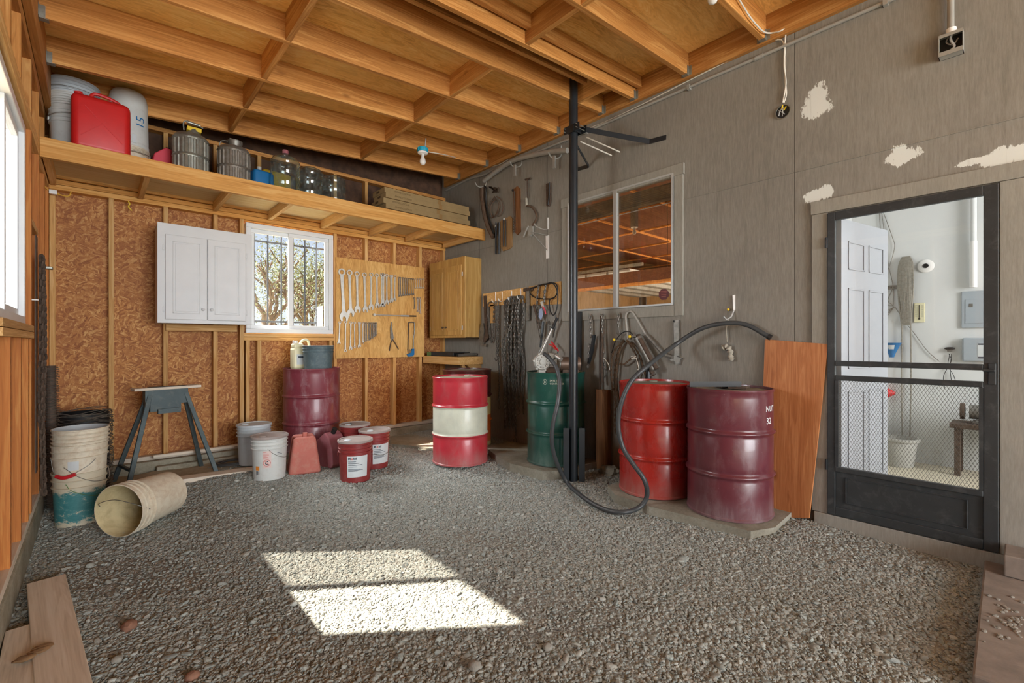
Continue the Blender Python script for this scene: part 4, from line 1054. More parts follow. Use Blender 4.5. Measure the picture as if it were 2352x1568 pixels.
# ------------------------------------------------------------------ white cabinet and tool board on the back wall
def cabinet(name, label, loc, rz, wdt, hgt, dep, mat, doors, arch=False, knobmat='steel'):
    t = thing(name, label, 'cabinet', loc, rz)
    MB().span((0, 0.018, 0), (wdt, dep, hgt), bev=0.003).build('cabinet_body', mat, t)
    b = MB(); fw = 0.05; top = 0.10
    b.span((-0.004, 0, -0.004), (wdt + 0.004, 0.018, hgt + 0.004), bev=0.002); b.build('face_frame', mat, t)
    dw = (wdt - 2 * fw) / 2
    for k in range(2):
        xa = fw + k * dw + 0.003; xb = fw + (k + 1) * dw - 0.003; za, zb = 0.03, hgt - top
        d = MB().span((xa, -0.019, za), (xb, 0, zb), bev=0.004).build('door', mat, t)
        q = MB(); m_ = 0.055; w_ = 0.008
        for r_ in ((xa + m_, za + m_, xb - m_, za + m_ + w_), (xa + m_, za + m_, xa + m_ + w_, zb - m_), (xb - m_ - w_, za + m_, xb - m_, zb - m_), (xa + m_, zb - m_ - w_, xb - m_, zb - m_)):
            q.span((r_[0], -0.023, r_[1]), (r_[2], -0.0185, r_[3]), bev=0.002)
        q.build('raised_moulding', mat, d)
        MB().span((xa + m_ + 0.02, -0.0225, za + m_ + 0.02), (xb - m_ - 0.02, -0.0185, zb - m_ - 0.02), bev=0.002).build('raised_panel', mat, d)
        kx = xb - 0.032 if k == 0 else xa + 0.032
        MB().lathe([(0.006, 0.0), (0.006, 0.012), (0.014, 0.018), (0.014, 0.024), (0.008, 0.028), (0, 0.029)], 16, c=(kx, -0.019, za + 0.10), axis=(0, -1, 0)).build('knob', knobmat, d)
        hx = xa - 0.010 if k == 0 else xb + 0.010
        for hz in (0.12, hgt - 0.22): MB().box((hx, -0.006, hz), (0.013, 0.012, 0.055), bev=0.003).build('hinge', mat if mat == 'white_paint' else 'alu', d)
    return t
cabinet('white_cabinet', 'white painted two door wall cabinet left of the back window', (0.416, 5.262, 1.46), 0, 0.755, 0.905, 0.295, 'white_paint', 2, knobmat='white_paint')
c2 = cabinet('oak_cabinet', 'light wood two door wall cabinet in the back right corner', (3.446, 5.55, 1.345), -PI / 2, 0.82, 1.02, 0.268, 'cab_z', 2, knobmat='rust')
t = thing('wall_worktop', 'small thick wooden worktop shelf under the corner cabinet', 'worktop', (3.716, 5.13, 1.0))
MB().span((-0.375, -0.425, 0.0), (-0.001, 0.42, 0.098), bev=0.003).build('top_board', 'shelf_y', t)
MB().prism([(-0.24, 0.0), (-0.002, 0.0), (-0.002, -0.22), (-0.05, -0.20), (-0.20, -0.03)], -0.40, -0.37).build('bracket', 'shelf_y', t)
MB().beam((-0.27, -0.34, 0.0), (-0.03, -0.34, -0.28), 0.03, 0.04).build('diagonal_brace', 'stud_z', t)
t = thing('metal_tray', 'flat black metal tray on the corner worktop', 'tray', (3.50, 5.18, 1.10), 0.2); MB().span((-0.10, -0.2, 0), (0.10, 0.22, 0.05), bev=0.004).build('tray_body', 'black_steel', t); MB().span((-0.10, -0.30, 0.045), (0.10, 0.22, 0.055), bev=0.002).build('tray_lid', 'black_steel', t)
t = thing('green_box', 'small green edged box at the left end of the corner worktop', 'box', (3.42, 5.40, 1.10), 0.0); MB().span((-0.05, -0.06, 0), (0.05, 0.10, 0.05), bev=0.003).build('box_body', 'green_edge', t)
t = thing('metal_tube', 'short grey metal tube at the front of the corner worktop', 'tube', (3.46, 4.74, 1.118)); b = MB().lathe([(0.018, 0), (0.018, 0.34), (0.013, 0.34), (0.013, 0)], 18, c=(-0.1, 0.02, 0.0), axis=(0.80, 0.12, 0.02), close=False); b.build('tube_body', 'dull_steel', t)

tb = thing('tool_board', 'plywood tool board screwed to the studs right of the back window', 'tool board', (2.14, 5.54, 1.085))
MB().span((0, 0, 0), (1.218, 0.018, 1.22), bev=0.002).build('plywood_sheet', 'pegply', tb)
YT = 5.538
def K(px, py): return at(px, py, Y=YT)
def C1(x, y): return (760 + x / 6.03, 580 + y / 6.03)              # readings taken on a 6x view of the board
def wrench(name, label, group, top, bot, ring=None, mat='steel', both_open=False, both_ring=False):
    a, c = K(*top), K(*bot); L = (a - c).length; ang = math.atan2(c.x - a.x, a.z - c.z)
    t = thing(name, label, 'wrench', (a.x, YT - 0.012, a.z), group=group, rot=(0, -ang, 0))
    r = ring or max(0.009, L * 0.058); w = r * 0.62; b = MB(); th = max(0.004, r * 0.34)
    if both_open: _jaw(b, 0, r, th, True)
    else: b.lathe([(r, -th), (r, th), (r * 0.62, th), (r * 0.62, -th), (r, -th)], 24, c=(0, 0, -r * 0.2), axis=(0, 1, 0), close=False)
    b.prism([(-w * 0.75, -r * 0.9), (w * 0.75, -r * 0.9), (w * 0.55, -L * 0.5), (w * 0.8, -L + r * 1.2), (-w * 0.8, -L + r * 1.2), (-w * 0.55, -L * 0.5)], -th * 0.6, th * 0.6)
    if both_ring: b.lathe([(r, -th), (r, th), (r * 0.62, th), (r * 0.62, -th), (r, -th)], 24, c=(0, 0, -L + r * 0.4), axis=(0, 1, 0), close=False)
    else: _jaw(b, -L, r * 1.15, th * 0.8, False)
    b.build('wrench_body', mat, t)
    MB().cyl((0, -0.012, r * 0.45), (0, 0.012, r * 0.45), 0.0022, 6).build('nail', 'dull_steel', t)
    return t
def _jaw(b, z, r, th, up):
    s_ = 1 if up else -1
    o = [(-0.5, 1.5), (-1.0, 0.8), (-1.1, 0.1), (-0.75, -0.8), (-0.42, -0.72), (-0.42, -0.05), (-0.22, 0.32), (0.22, 0.32), (0.42, -0.05), (0.42, -0.72), (0.75, -0.8), (1.1, 0.1), (1.0, 0.8), (0.5, 1.5)]
    b.prism([(x * r, z + (-y if s_ > 0 else y) * r + (0)) for x, y in o], -th, th)
top = [(140, 262, 175, 905, .043), (248, 272, 268, 850, .036), (353, 290, 362, 800, .032), (455, 303, 472, 800, .029), (552, 303, 550, 765, .027), (628, 312, 637, 742, .025)]
names = ['largest', 'second largest', 'third', 'fourth', 'fifth', 'sixth']
for (x1, y1, x2, y2, r), nm in zip(top, names):
    wrench('combination_wrench', nm + ' of the big combination wrenches, counting from the window', 'combination wrenches in the top row', C1(x1, y1), C1(x2, y2), r)
for i, (x1, y1, x2, y2, r) in enumerate([(698, 305, 700, 735, .021), (722, 305, 722, 735, .021), (765, 315, 768, 695, .022), (823, 325, 826, 680, .019), (836, 322, 842, 665, .017), (881, 330, 876, 655, .017)]):
    wrench('combination_wrench', ['shiny wrench just right of the six big ones, behind its twin', 'shiny wrench overlapping its left twin', 'bright middle wrench with a round lower jaw', 'left one of the narrow pair of wrenches', 'right one of the narrow pair of wrenches', 'last tall shiny wrench before the short ones'][i], 'mid sized wrenches in the top row', C1(x1, y1), C1(x2, y2), r, 'steel', i in (0, 1, 4))
for i, x in enumerate((935, 958, 990, 1020, 1047, 1076, 1106, 1133)):
    wrench('small_wrench', 'short dull wrench in the thin row at the upper right of the tool board', 'short wrenches in the top row', C1(x, 345 + i * 3), C1(x + 4, 600 - i * 3), .011, 'dull_steel')
for i, x in enumerate((1162, 1192, 1222, 1241, 1268)):
    wrench('small_wrench', 'tiny wrench at the right end of the top row', 'tiny wrenches at the right end of the top row', C1(x, 368), C1(x + 1, 490), .010, 'steel')
for i, (x1, y1, x2, y2, r) in enumerate([(117, 965, 104, 1255, .015), (197, 960, 193, 1365, .017), (270, 968, 266, 1330, .017), (322, 970, 324, 1310, .015), (381, 975, 385, 1300, .015), (398, 975, 398, 1295, .013), (437, 970, 437, 1245, .013)]):
    wrench('box_wrench', ['leftmost', 'second', 'third', 'fourth', 'fifth', 'sixth', 'seventh'][i] + ' wrench from the left in the lower row of the tool board', 'wrenches in the lower row', C1(x1, y1), C1(x2, y2), r, 'steel', False, i % 2 == 1)
for i, (x, y2) in enumerate(((468, 1225), (490, 1222), (520, 1208), (535, 1205), (556, 1190), (577, 1180), (594, 1165), (610, 1150), (622, 1140))):
    wrench('small_wrench', 'slim wrench in the crowded right half of the lower row', 'slim wrenches in the lower row', C1(x, 975), C1(x, y2), .010, 'dull_steel', False, True)
for i, (x, y1, y2) in enumerate(((1150, 625, 775), (1190, 630, 815), (1206, 632, 815), (1230, 630, 845))):
    wrench('stubby_wrench', ['dark stubby wrench, first of four at the right edge', 'bright stubby wrench, second of four at the right edge', 'bright stubby wrench, third of four at the right edge', 'longest stubby wrench, last of four at the right edge'][i], 'stubby wrenches at the right edge', C1(x, y1), C1(x + 3, y2), .013, 'dull_steel' if i == 0 else 'steel', False, True)
a, c = K(*C1(592, 862)), K(*C1(1170, 880))
t = thing('breaker_bar', 'long steel breaker bar lying level across the tool board', 'wrench', (a.x, YT - 0.02, a.z))
b = MB().cyl((0, 0, 0), c - a, 0.008, 12); b.build('bar', 'steel', t)
MB().lathe([(0.018, -0.012), (0.020, 0.0), (0.018, 0.014)], 20, axis=(0, 1, 0)).build('head', 'steel', t)
d = c - a; MB().cyl(d * 0.62, d * 0.82, 0.012, 12).build('grip', 'alu', t); MB().cyl(d * 0.82, d * 1.0, 0.010, 12).build('handle_end', 'rust', t)
q = lambda x, y, o: (lambda p: (p.x - o.location.x, 0, p.z - o.location.z))(K(*C1(x, y)))
t = thing('long_nose_pliers', 'dark long nose pliers hanging open on the tool board', 'pliers', K(*C1(840, 1190)) + Vector((0, -0.012, 0)))
MB().prism([q(818, 1180, t)[::2], q(815, 1050, t)[::2], q(828, 960, t)[::2], q(835, 960, t)[::2], q(842, 1050, t)[::2], q(862, 1180, t)[::2], q(850, 1215, t)[::2], q(832, 1215, t)[::2]], -0.005, 0.005).build('jaws', 'dull_steel', t)
for c_ in ([(845, 1195), (820, 1265), (805, 1360)], [(845, 1195), (885, 1255), (930, 1338)]): MB().tube(smooth_path([q(x, y, t) for x, y in c_], 5), 0.0065, 8).build('handle', 'rust', t)
t = thing('hacksaw', 'hacksaw with a blue handle at the lower right of the tool board', 'saw', K(*C1(1100, 1200)) + Vector((0, -0.015, 0)))
MB().tube(smooth_path([q(x, y, t) for x, y in ((1072, 968), (1125, 965), (1148, 985), (1148, 1100), (1135, 1200), (1135, 1340))], 5), 0.0075, 8).build('frame', 'dull_steel', t)
p0, p1 = q(1068, 968, t), q(1060, 1335, t); MB().beam(p0, p1, 0.002, 0.012).build('blade', 'rust', t)
MB().prism([q(x, y, t)[::2] for x, y in ((1045, 1405), (1100, 1385), (1115, 1330), (1142, 1330), (1142, 1410), (1120, 1435), (1060, 1440))], -0.012, 0.012).build('handle', 'blue', t)
MB().prism([q(x, y, t)[::2] for x, y in ((1050, 1330), (1090, 1340), (1120, 1370), (1100, 1388), (1060, 1390))], -0.006, 0.006).build('knuckle', 'sheath', t)
# ------------------------------------------------------------------ buckets
def bprof(r=0.150, h=0.37, ridges=3):
    """outer wall of a plastic pail: tapered, with ribs under the rim"""
    rb = r * 0.87; f = lambda z: rb + (r * 0.975 - rb) * z / h
    p = [(rb - 0.006, 0.0), (rb, 0.006), (f(0.5 * h), 0.5 * h), (f(h * 0.70), h * 0.70)]
    z = h * 0.72
    for k in range(ridges):
        p += [(f(z), z), (r + 0.001, z + 0.003), (r + 0.001, z + 0.007), (f(z + 0.010), z + 0.010)]; z += h * 0.25 / ridges
    p += [(f(h), h - 0.012), (r + 0.001, h - 0.010), (r + 0.002, h - 0.002), (r - 0.001, h)]
    return p, f
def bucket(name, label, loc, rz=0.0, r=0.150, h=0.37, mat='bucket_white', inside='bucket_inside', lid=None, group=None, ridges=3, bail=None, grip=None, rot=None, spout=True, cat='bucket', ear='same'):
    t = thing(name, label, cat, loc, rz, group, rot)
    p, f = bprof(r, h, ridges)
    if lid:
        MB().lathe(p, 56, close=False).build('pail_body', mat, t)
        l = MB().lathe([(r + 0.001, h - 0.016), (r + 0.006, h - 0.014), (r + 0.006, h + 0.002), (r + 0.001, h + 0.006), (r - 0.008, h + 0.005), (r - 0.011, h - 0.003), (0.0, h - 0.002)], 56, close=False).build('lid', lid, t)
        if spout: MB().lathe([(0.030, 0), (0.030, 0.008), (0.024, 0.012), (0, 0.012)], 24, c=(-r * 0.45, -r * 0.25, h - 0.003)).build('spout_cap', 'bucket_bluewhite' if spout == 'w' else lid, l)
    else:
        inn = [(r - 0.004, h), (r * 0.955, h - 0.01), (r * 0.85, 0.008), (0, 0.008)]
        MB().lathe(p + inn, 56, mi=[0] * len(p) + [1] * 3, close=False).build('pail_body', [mat, inside], t)
    if bail is not None:                       # bail: angle of swing, 0 hangs to the front
        zE = h * 0.80; n = 14; pts = []; R = r + 0.008
        for k in range(n + 1):
            q = PI * k / n
            x = math.cos(q) * R; s_ = math.sin(q) * R * 1.12
            pts.append(Vector((x, -s_ * math.cos(bail), zE - s_ * math.sin(bail))))
        MB().tube(pts, 0.0022, 6).build('wire_handle', 'dull_steel', t)
        for s_ in (-1, 1): MB().box((s_ * (r + 0.002), 0, zE), (0.010, 0.030, 0.030), bev=0.004).build('handle_ear', mat, t)
        if grip:
            MB().tube(pts[5:10], 0.012, 8).build('grip', grip, t)
    return t, f
def fc(x, y): return -math.atan2(x, y)             # turns local -y towards the eye
def print_lines(b, f, a0, a1, zs, th=0.0022):
    for k, z in enumerate(zs): patch(b, a0, a0 + (a1 - a0) * (0.45 + 0.5 * ((k * 37) % 11) / 11), z - th, z + th, f, 8, 1, off=0.0022)
PF = -PI / 2
# the three maroon oil pails
def oil_pail(label, x, y, dr, lidtilt=False, with_label=True, rz=0.0):
    z = gz(x, y) - 0.004
    t, f = bucket('oil_pail', label, (x, y, z), fc(x, y) + rz, 0.150, 0.37, 'bucket_maroon', lid='lid_dusty', group=None, spout='w')
    if with_label:
        b = MB(); patch(b, PF - 0.62 + dr, PF + 0.72 + dr, 0.055, 0.245, f, 18, 3, off=0.0014); lb = b.build('label', 'paper', t)
        fn = lambda a0, z0, rr=0.0025: (lambda X, Y: ((f(z0) + rr) * math.cos(a0 + X / 0.138), (f(z0) + rr) * math.sin(a0 + X / 0.138), z0 + Y))
        text('M', 0.030, 'print', lb, fn(PF - 0.55 + dr, 0.214), bold=0.001); text('o', 0.030, 'print_red', lb, fn(PF - 0.36 + dr, 0.214), bold=0.001); text('bil', 0.030, 'print', lb, fn(PF - 0.22 + dr, 0.214), bold=0.001)
        b = MB(); print_lines(b, f, PF - 0.55 + dr, PF + 0.55 + dr, [0.196, 0.180, 0.165, 0.150, 0.128, 0.120, 0.112]); b.build('printed_line', 'print', lb)
    for s_ in (-1, 1): MB().box((s_ * 0.150, 0, 0.25), (0.008, 0.026, 0.026), bev=0.004).build('handle_ear', 'bucket_maroon', t)
    pts = [Vector((0.154 * math.cos(q), -0.170 * math.sin(q) * 0.15 - 0.0, 0.25 - 0.11 * math.sin(q))) for q in [PI * k / 12 for k in range(13)]]
    pts = [Vector((p.x, -math.sqrt(max(0, 0.158 ** 2 - p.x ** 2)) - 0.002, p.z)) for p in pts]
    if rz: MB().tube(pts, 0.002, 6).build('wire_handle', 'dull_steel', t)
    return t
oil_pail('maroon oil pail with a white label, nearest of the three', 1.775, 4.135, 0.1)
oil_pail('maroon oil pail with a white label and wire handle, behind right of the nearest', 2.085, 4.395, 0.0, rz=0.5)
oil_pail('maroon oil pail at the back with a pail ring on its lid', 2.02, 4.715, 0.0, with_label=False)
t = thing('pail_ring', 'loose blue grey plastic pail ring hanging on the rearmost maroon pail', 'ring', (2.12, 4.76, 0.33), rot=(0.0, 0.5, 0)); MB().lathe([(0.15, 0), (0.156, 0.012), (0.156, 0.03), (0.148, 0.03), (0.148, 0)], 48, close=False).build('ring_body', 'bucket_slate', t)
# two white pails
x, y = 1.160, 5.10
t, f = bucket('white_pail', 'cool white lidded pail at the left of the wine red drum, behind the dirty one', (x, y, 0.09), fc(x, y) - 0.6, 0.150, 0.385, 'bucket_bluewhite', lid='bucket_bluewhite', bail=1.2)
b = MB(); w_ = 0.0012
for z0, z1, a0, a1 in ((0.16, 0.25, PF + 0.5, PF + 1.3), (0.08, 0.13, PF + 0.5, PF + 1.3)):
    patch(b, a0, a1, z0, z0 + w_, f, 10, 1); patch(b, a0, a1, z1, z1 + w_, f, 10, 1); patch(b, a0, a0 + 0.01, z0, z1, f, 1, 1); patch(b, a1 - 0.01, a1, z0, z1, f, 1, 1)
b.build('printed_box', 'print', t)
x, y = 1.172, 4.600
t, f = bucket('white_pail', 'dirty white lidded pail with warning label and orange mark, at the front', (x, y, 0.052), fc(x, y) + 0.35, 0.150, 0.385, 'bucket_white', lid='lid_dusty', bail=None)
b = MB(); patch(b, PF - 0.75, PF - 0.25, 0.12, 0.27, f, 10, 2); lb = b.build('warning_label', plain('pink_paper', 'D8C2BC', 0.7), t)
b = MB(); F_ = lambda a0, z0: (lambda X, Z: ((f(z0) + 0.0026) * math.cos(a0 + X / 0.138), (f(z0) + 0.0026) * math.sin(a0 + X / 0.138), z0 + Z))
g0 = F_(PF - 0.50, 0.165)
b.tube([g0(0.028 * math.cos(k * PI / 12), 0.028 * math.sin(k * PI / 12)) for k in range(24)], 0.0016, 4, closed=True)
b.tube([g0(-0.02, 0.02), g0(0, 0), g0(0.02, -0.02)], 0.0016, 4); b.build('no_entry_ring', 'print_red', lb)
b = MB(); b.ball(g0(0.004, 0.013), 0.006, 1, (1, 1, 1)); b.tube([g0(-0.012, 0.004), g0(-0.006, -0.01), g0(0.010, -0.016)], 0.004, 5); b.build('child_pictogram', 'print', lb)
b = MB(); print_lines(b, f, PF - 0.70, PF - 0.3, [0.258, 0.245, 0.236, 0.227, 0.218, 0.209], 0.0012); b.build('printed_line', 'print_red', lb)
b = MB(); print_lines(b, f, PF + 0.1, PF + 0.6, [0.245, 0.232]); b.build('printed_line', 'print', t)
b = MB(); patch(b, PF - 1.25, PF - 0.98, 0.10, 0.135, f, 8, 1); b.build('orange_mark', 'orange', t)
b = MB()
for k in range(3): patch(b, PF - 1.22 + k * 0.09, PF - 1.17 + k * 0.09, 0.055 + 0.004 * k, 0.092, f, 2, 1)
b.build('blue_stripes', 'print', t)
zE = 0.29
pts = [((f(z_) + 0.006) * math.cos(a_), (f(z_) + 0.006) * math.sin(a_), z_) for a_, z_ in ((PF - 0.45, 0.29), (PF - 0.2, 0.25), (PF + 0.15, 0.215), (PF + 0.5, 0.195), (PF + 0.85, 0.185), (PF + 1.1, 0.185))]
MB().tube(smooth_path(pts, 5), 0.0022, 6).build('wire_handle', 'dull_steel', t)
# pail and jug on the back drum
ZD = 0.125 + 0.88 - 0.015
bucket('slate_bucket', 'faded slate blue open bucket on the wine red drum', (1.80, 5.16, ZD), 0, 0.160, 0.255, 'bucket_slate', 'bucket_slate', ridges=2)
t = thing('antifreeze_jug', 'cream plastic jug with a moulded handle behind the slate bucket', 'jug', (1.665, 5.335, ZD), 0.15)
b = MB(); b.span((-0.09, -0.06, 0), (0.09, 0.06, 0.235), bev=0.025); b.box((-0.03, 0, 0.25), (0.11, 0.09, 0.06), bev=0.02); b.build('jug_body', 'jug_cream', t)
MB().tube(smooth_path([(-0.01, 0, 0.26), (0.03, 0, 0.31), (0.085, 0, 0.31), (0.105, 0, 0.24), (0.085, 0, 0.18)], 5), 0.014, 10).build('handle', 'jug_cream', t)
MB().lathe([(0.026, 0), (0.026, 0.03), (0.022, 0.034), (0, 0.034)], 24, c=(-0.055, 0, 0.275)).build('cap', 'lamp_white', t)
MB().span((-0.065, -0.062, 0.05), (0.04, -0.060, 0.16)).build('label', 'paper', t)
MB().span((-0.05, -0.064, 0.12), (0.02, -0.062, 0.14)).build('printed_line', 'print', t)
# the stack of pails by the left wall: cream ones nested on a teal one
x, y = -0.085, 4.45
t, f = bucket('teal_bucket', 'peeling teal and cream bucket at the bottom of the stack by the left wall', (x, y, 0.015), fc(x, y), 0.146, 0.37, 'peeling', 'bucket_inside', ridges=2, bail=None)
pts = [((f(z_) + 0.005) * math.cos(a_), (f(z_) + 0.005) * math.sin(a_), z_) for a_, z_ in ((PF - 0.5, 0.305), (PF - 0.3, 0.26), (PF + 0.1, 0.225), (PF + 0.5, 0.20), (PF + 0.8, 0.195))]
MB().tube(smooth_path(pts, 5), 0.0022, 6).build('wire_handle', 'green_edge', t)
t, f = bucket('cream_bucket', 'dirty cream bucket with a red handle grip, in the middle of the stack', (x + 0.003, y, 0.245), fc(x, y), 0.152, 0.33, 'bucket_dirty', 'bucket_inside', ridges=2)
fz = lambda a_, z_, o=0.006: ((f(z_) + o) * math.cos(a_), (f(z_) + o) * math.sin(a_), z_)
MB().tube(smooth_path([fz(PF - 1.35, 0.24), fz(PF - 1.1, 0.15), fz(PF - 0.7, 0.125), fz(PF - 0.15, 0.150), fz(PF + 0.3, 0.19), fz(PF + 0.55, 0.225)], 5), 0.0022, 6).build('wire_handle', 'dull_steel', t)
MB().tube(smooth_path([fz(PF - 0.9, 0.132, 0.012), fz(PF - 0.55, 0.122, 0.014), fz(PF - 0.15, 0.140, 0.012)], 5), 0.013, 8).build('grip', 'red', t)
b = MB(); patch(b, PF - 0.45, PF - 0.05, 0.165, 0.225, f, 8, 1, off=0.003); b.build('paper_patch', 'paper', t)
t, f = bucket('cream_bucket', 'open pale cream bucket on top of the stack by the left wall', (x + 0.006, y, 0.345), fc(x, y), 0.153, 0.335, 'bucket_dirty', 'bucket_bluewhite', ridges=3)
MB().tube(smooth_path([fz(PF - 0.6, 0.09, 0.012), fz(PF - 0.1, 0.02, 0.014), fz(PF + 0.5, -0.03, 0.016), fz(PF + 1.1, -0.03, 0.03), fz(PF + 1.35, 0.05, 0.012)], 6), 0.0022, 6).build('wire_handle', 'dull_steel', t)
# the bucket lying on its side, mouth to the eye
t, f = bucket('tipped_bucket', 'cream bucket tipped on its side with its mouth towards the viewer', (0, 0, 0), 0, 0.168, 0.40, 'bucket_dirty', 'bucket_inside', ridges=3)
mo = at(272, 1166, D=2.98); be = mo + Vector((0.68, 0.66, 0.0)).normalized() * 0.40
mo.z = gz(mo.x, mo.y) + 0.172; be.z = gz(be.x, be.y) + 0.155
ax = (mo - be).normalized(); t.location = be; t.rotation_euler = ax.to_track_quat('Z', 'Y').to_euler()
b = MB(); patch(b, PF + 0.2 - 1.9, PF - 0.1, 0.03, 0.24, f, 16, 2); b.build('white_label', 'bucket_bluewhite', t)
b = MB(); patch(b, PF - 0.9, PF - 0.15, 0.17, 0.22, f, 10, 1, off=0.003); b.build('grey_print', 'print', t)
MB().tube(smooth_path([(0.172, 0, 0.35), (0.12, 0.05, 0.41), (0.0, 0.08, 0.425), (-0.12, 0.05, 0.41), (-0.172, 0, 0.35)], 6), 0.0022, 6).build('wire_handle', 'dull_steel', t)

# ------------------------------------------------------------------ fuel cans
def rounded(w, d, h, taper=0.0, bev=0.03, seg=3):
    bm = bmesh.new(); bmesh.ops.create_cube(bm, size=1)
    for v in bm.verts:
        k = 1 - taper * (v.co.z + 0.5)
        v.co = Vector((v.co.x * w * k, v.co.y * d * k, (v.co.z + 0.5) * h))
    bmesh.ops.bevel(bm, geom=bm.edges[:], offset=bev, segments=seg, profile=0.5, affect='EDGES'); bm.verts.index_update()
    r = ([v.co.copy() for v in bm.verts], [[v.index for v in f.verts] for f in bm.faces]); bm.free(); return r
def addr(b, vf, off=(0, 0, 0), mi=0): b.add([v + Vector(off) for v in vf[0]], vf[1], mi, True); return b
x, y = 1.47, 4.60
t = thing('fuel_can', 'dusty pink wedge shaped fuel can standing on the gravel', 'fuel can', (x, y, 0.045), fc(x, y) + 0.12)
addr(MB(), rounded(0.285, 0.10, 0.345, 0.33, 0.028), (0, -0.055, 0)).build('can_body', 'can_dusty', t)
addr(MB(), rounded(0.285, 0.12, 0.350, 0.33, 0.028), (0, 0.05, 0.004)).build('can_back', 'can_dusty', t)
MB().cyl((0.01, 0.0, 0.31), (0.01, 0.0, 0.375), 0.022, 16).build('cap', 'can_dusty', t)
x, y = 1.745, 4.70
t = thing('fuel_can', 'dusty maroon fuel can half hidden behind the nearest oil pail', 'fuel can', (x, y, 0.045), fc(x, y) - 0.9)
b = MB(); b.prism([(-0.16, 0.02), (-0.14, 0), (0.14, 0), (0.16, 0.03), (0.15, 0.18), (0.10, 0.30), (0.04, 0.345), (-0.06, 0.27), (-0.15, 0.22), (-0.17, 0.12)], -0.09, 0.09); o = b.build('can_body', 'can_dusty2', t)
m_ = o.modifiers.new('soft', 'BEVEL'); m_.width = 0.025; m_.segments = 3; m_.limit_method = 'NONE'
MB().cyl((0.06, 0, 0.33), (0.09, 0, 0.375), 0.024, 16).build('cap', 'black', t)

# ------------------------------------------------------------------ things on the storage shelf
t, f = bucket('shelf_bucket', 'dirty white nested buckets at the left end of the storage shelf', (-0.127, 5.09, ZS), 0.2, 0.150, 0.36, 'bucket_white', lid=None, ridges=3, bail=-0.2)
t, f = bucket('shelf_bucket', 'ribbed white bucket nested on top at the left end of the shelf', (-0.127, 5.09, ZS + 0.125), 0.2, 0.151, 0.37, 'bucket_white', ridges=5)
t, f = bucket('shelf_bucket', 'upper white bucket with wire handle, topmost at the left end of the shelf', (-0.127, 5.09, ZS + 0.24), 0.1, 0.152, 0.37, 'bucket_bluewhite', ridges=4, bail=0.1)
t = thing('jerry_can', 'big bright red jerry can on the storage shelf', 'fuel can', (0.030, 4.80, ZS), 0.05)
b = MB(); addr(b, rounded(0.345, 0.17, 0.42, 0.0, 0.045, 4)); o = b.build('can_body', 'can_red', t)
MB().tube(smooth_path([(-0.07, 0, 0.41), (-0.04, 0, 0.462), (0.03, 0, 0.462), (0.10, 0, 0.44), (0.12, 0, 0.405)], 5), 0.013, 8).build('handle', 'can_red', t)
b = MB()
for p_, q_ in (((-0.10, 0.33), (0.12, 0.10)), ((-0.12, 0.10), (0.02, 0.24))): b.beam((p_[0], -0.0855, p_[1]), (q_[0], -0.0855, q_[1]), 0.004, 0.006)
b.build('moulded_cross', 'can_red', t)
MB().cyl((-0.12, 0, 0.40), (-0.13, 0, 0.445), 0.026, 16).build('cap', 'can_red', t)
t = thing('tall_white_container', 'tall white round shouldered plastic drum on stained pails behind the red can', 'container', (0.206, 5.12, ZS + 0.20)); t.scale = (0.93, 0.93, 1.0)
f = lambda z: 0.148 - 0.012 * (z / 0.5)
MB().lathe([(0.143, 0), (0.149, 0.008), (0.149, 0.03), (0.145, 0.035), (0.1465, 0.045), (f(0.40), 0.40), (0.130, 0.445), (0.112, 0.472), (0.085, 0.485), (0.0, 0.488)], 56, close=False).build('container_body', 'bucket_white', t)
text('15', 0.10, 'blue', t, lambda X, Z: ((f(0.2) + 0.002) * math.cos(PF + 0.32 + Z / -0.14 + 0.5), (f(0.2) + 0.002) * math.sin(PF + 0.32 + Z / -0.14 + 0.5), 0.16 + X))
MB().span((0.02, -0.150, 0.02), (0.05, -0.140, 0.09)).build('paper_patch', 'paper', t)
t, f = bucket('shelf_bucket', 'stack of stained white pails under the tall white container', (0.206, 5.12, ZS), 0, 0.140, 0.20, 'bucket_dirty', ridges=5, bail=0.1)
t = thing('gas_can', 'pinkish red fuel can between the white pails and the galvanized cans', 'fuel can', (0.455, 5.13, ZS), 0.1); t.scale = (0.8, 0.8, 1.0)
o = MB().prism([(-0.12, 0.01), (-0.11, 0), (0.12, 0), (0.13, 0.02), (0.13, 0.17), (0.07, 0.255), (-0.01, 0.262), (-0.11, 0.19), (-0.125, 0.10)], -0.10, 0.10).build('can_body', 'can_pink', t)
m_ = o.modifiers.new('soft', 'BEVEL'); m_.width = 0.02; m_.segments = 3; m_.limit_method = 'NONE'
MB().cyl((0.03, 0, 0.25), (0.03, 0, 0.29), 0.02, 14).build('cap', 'black', t)
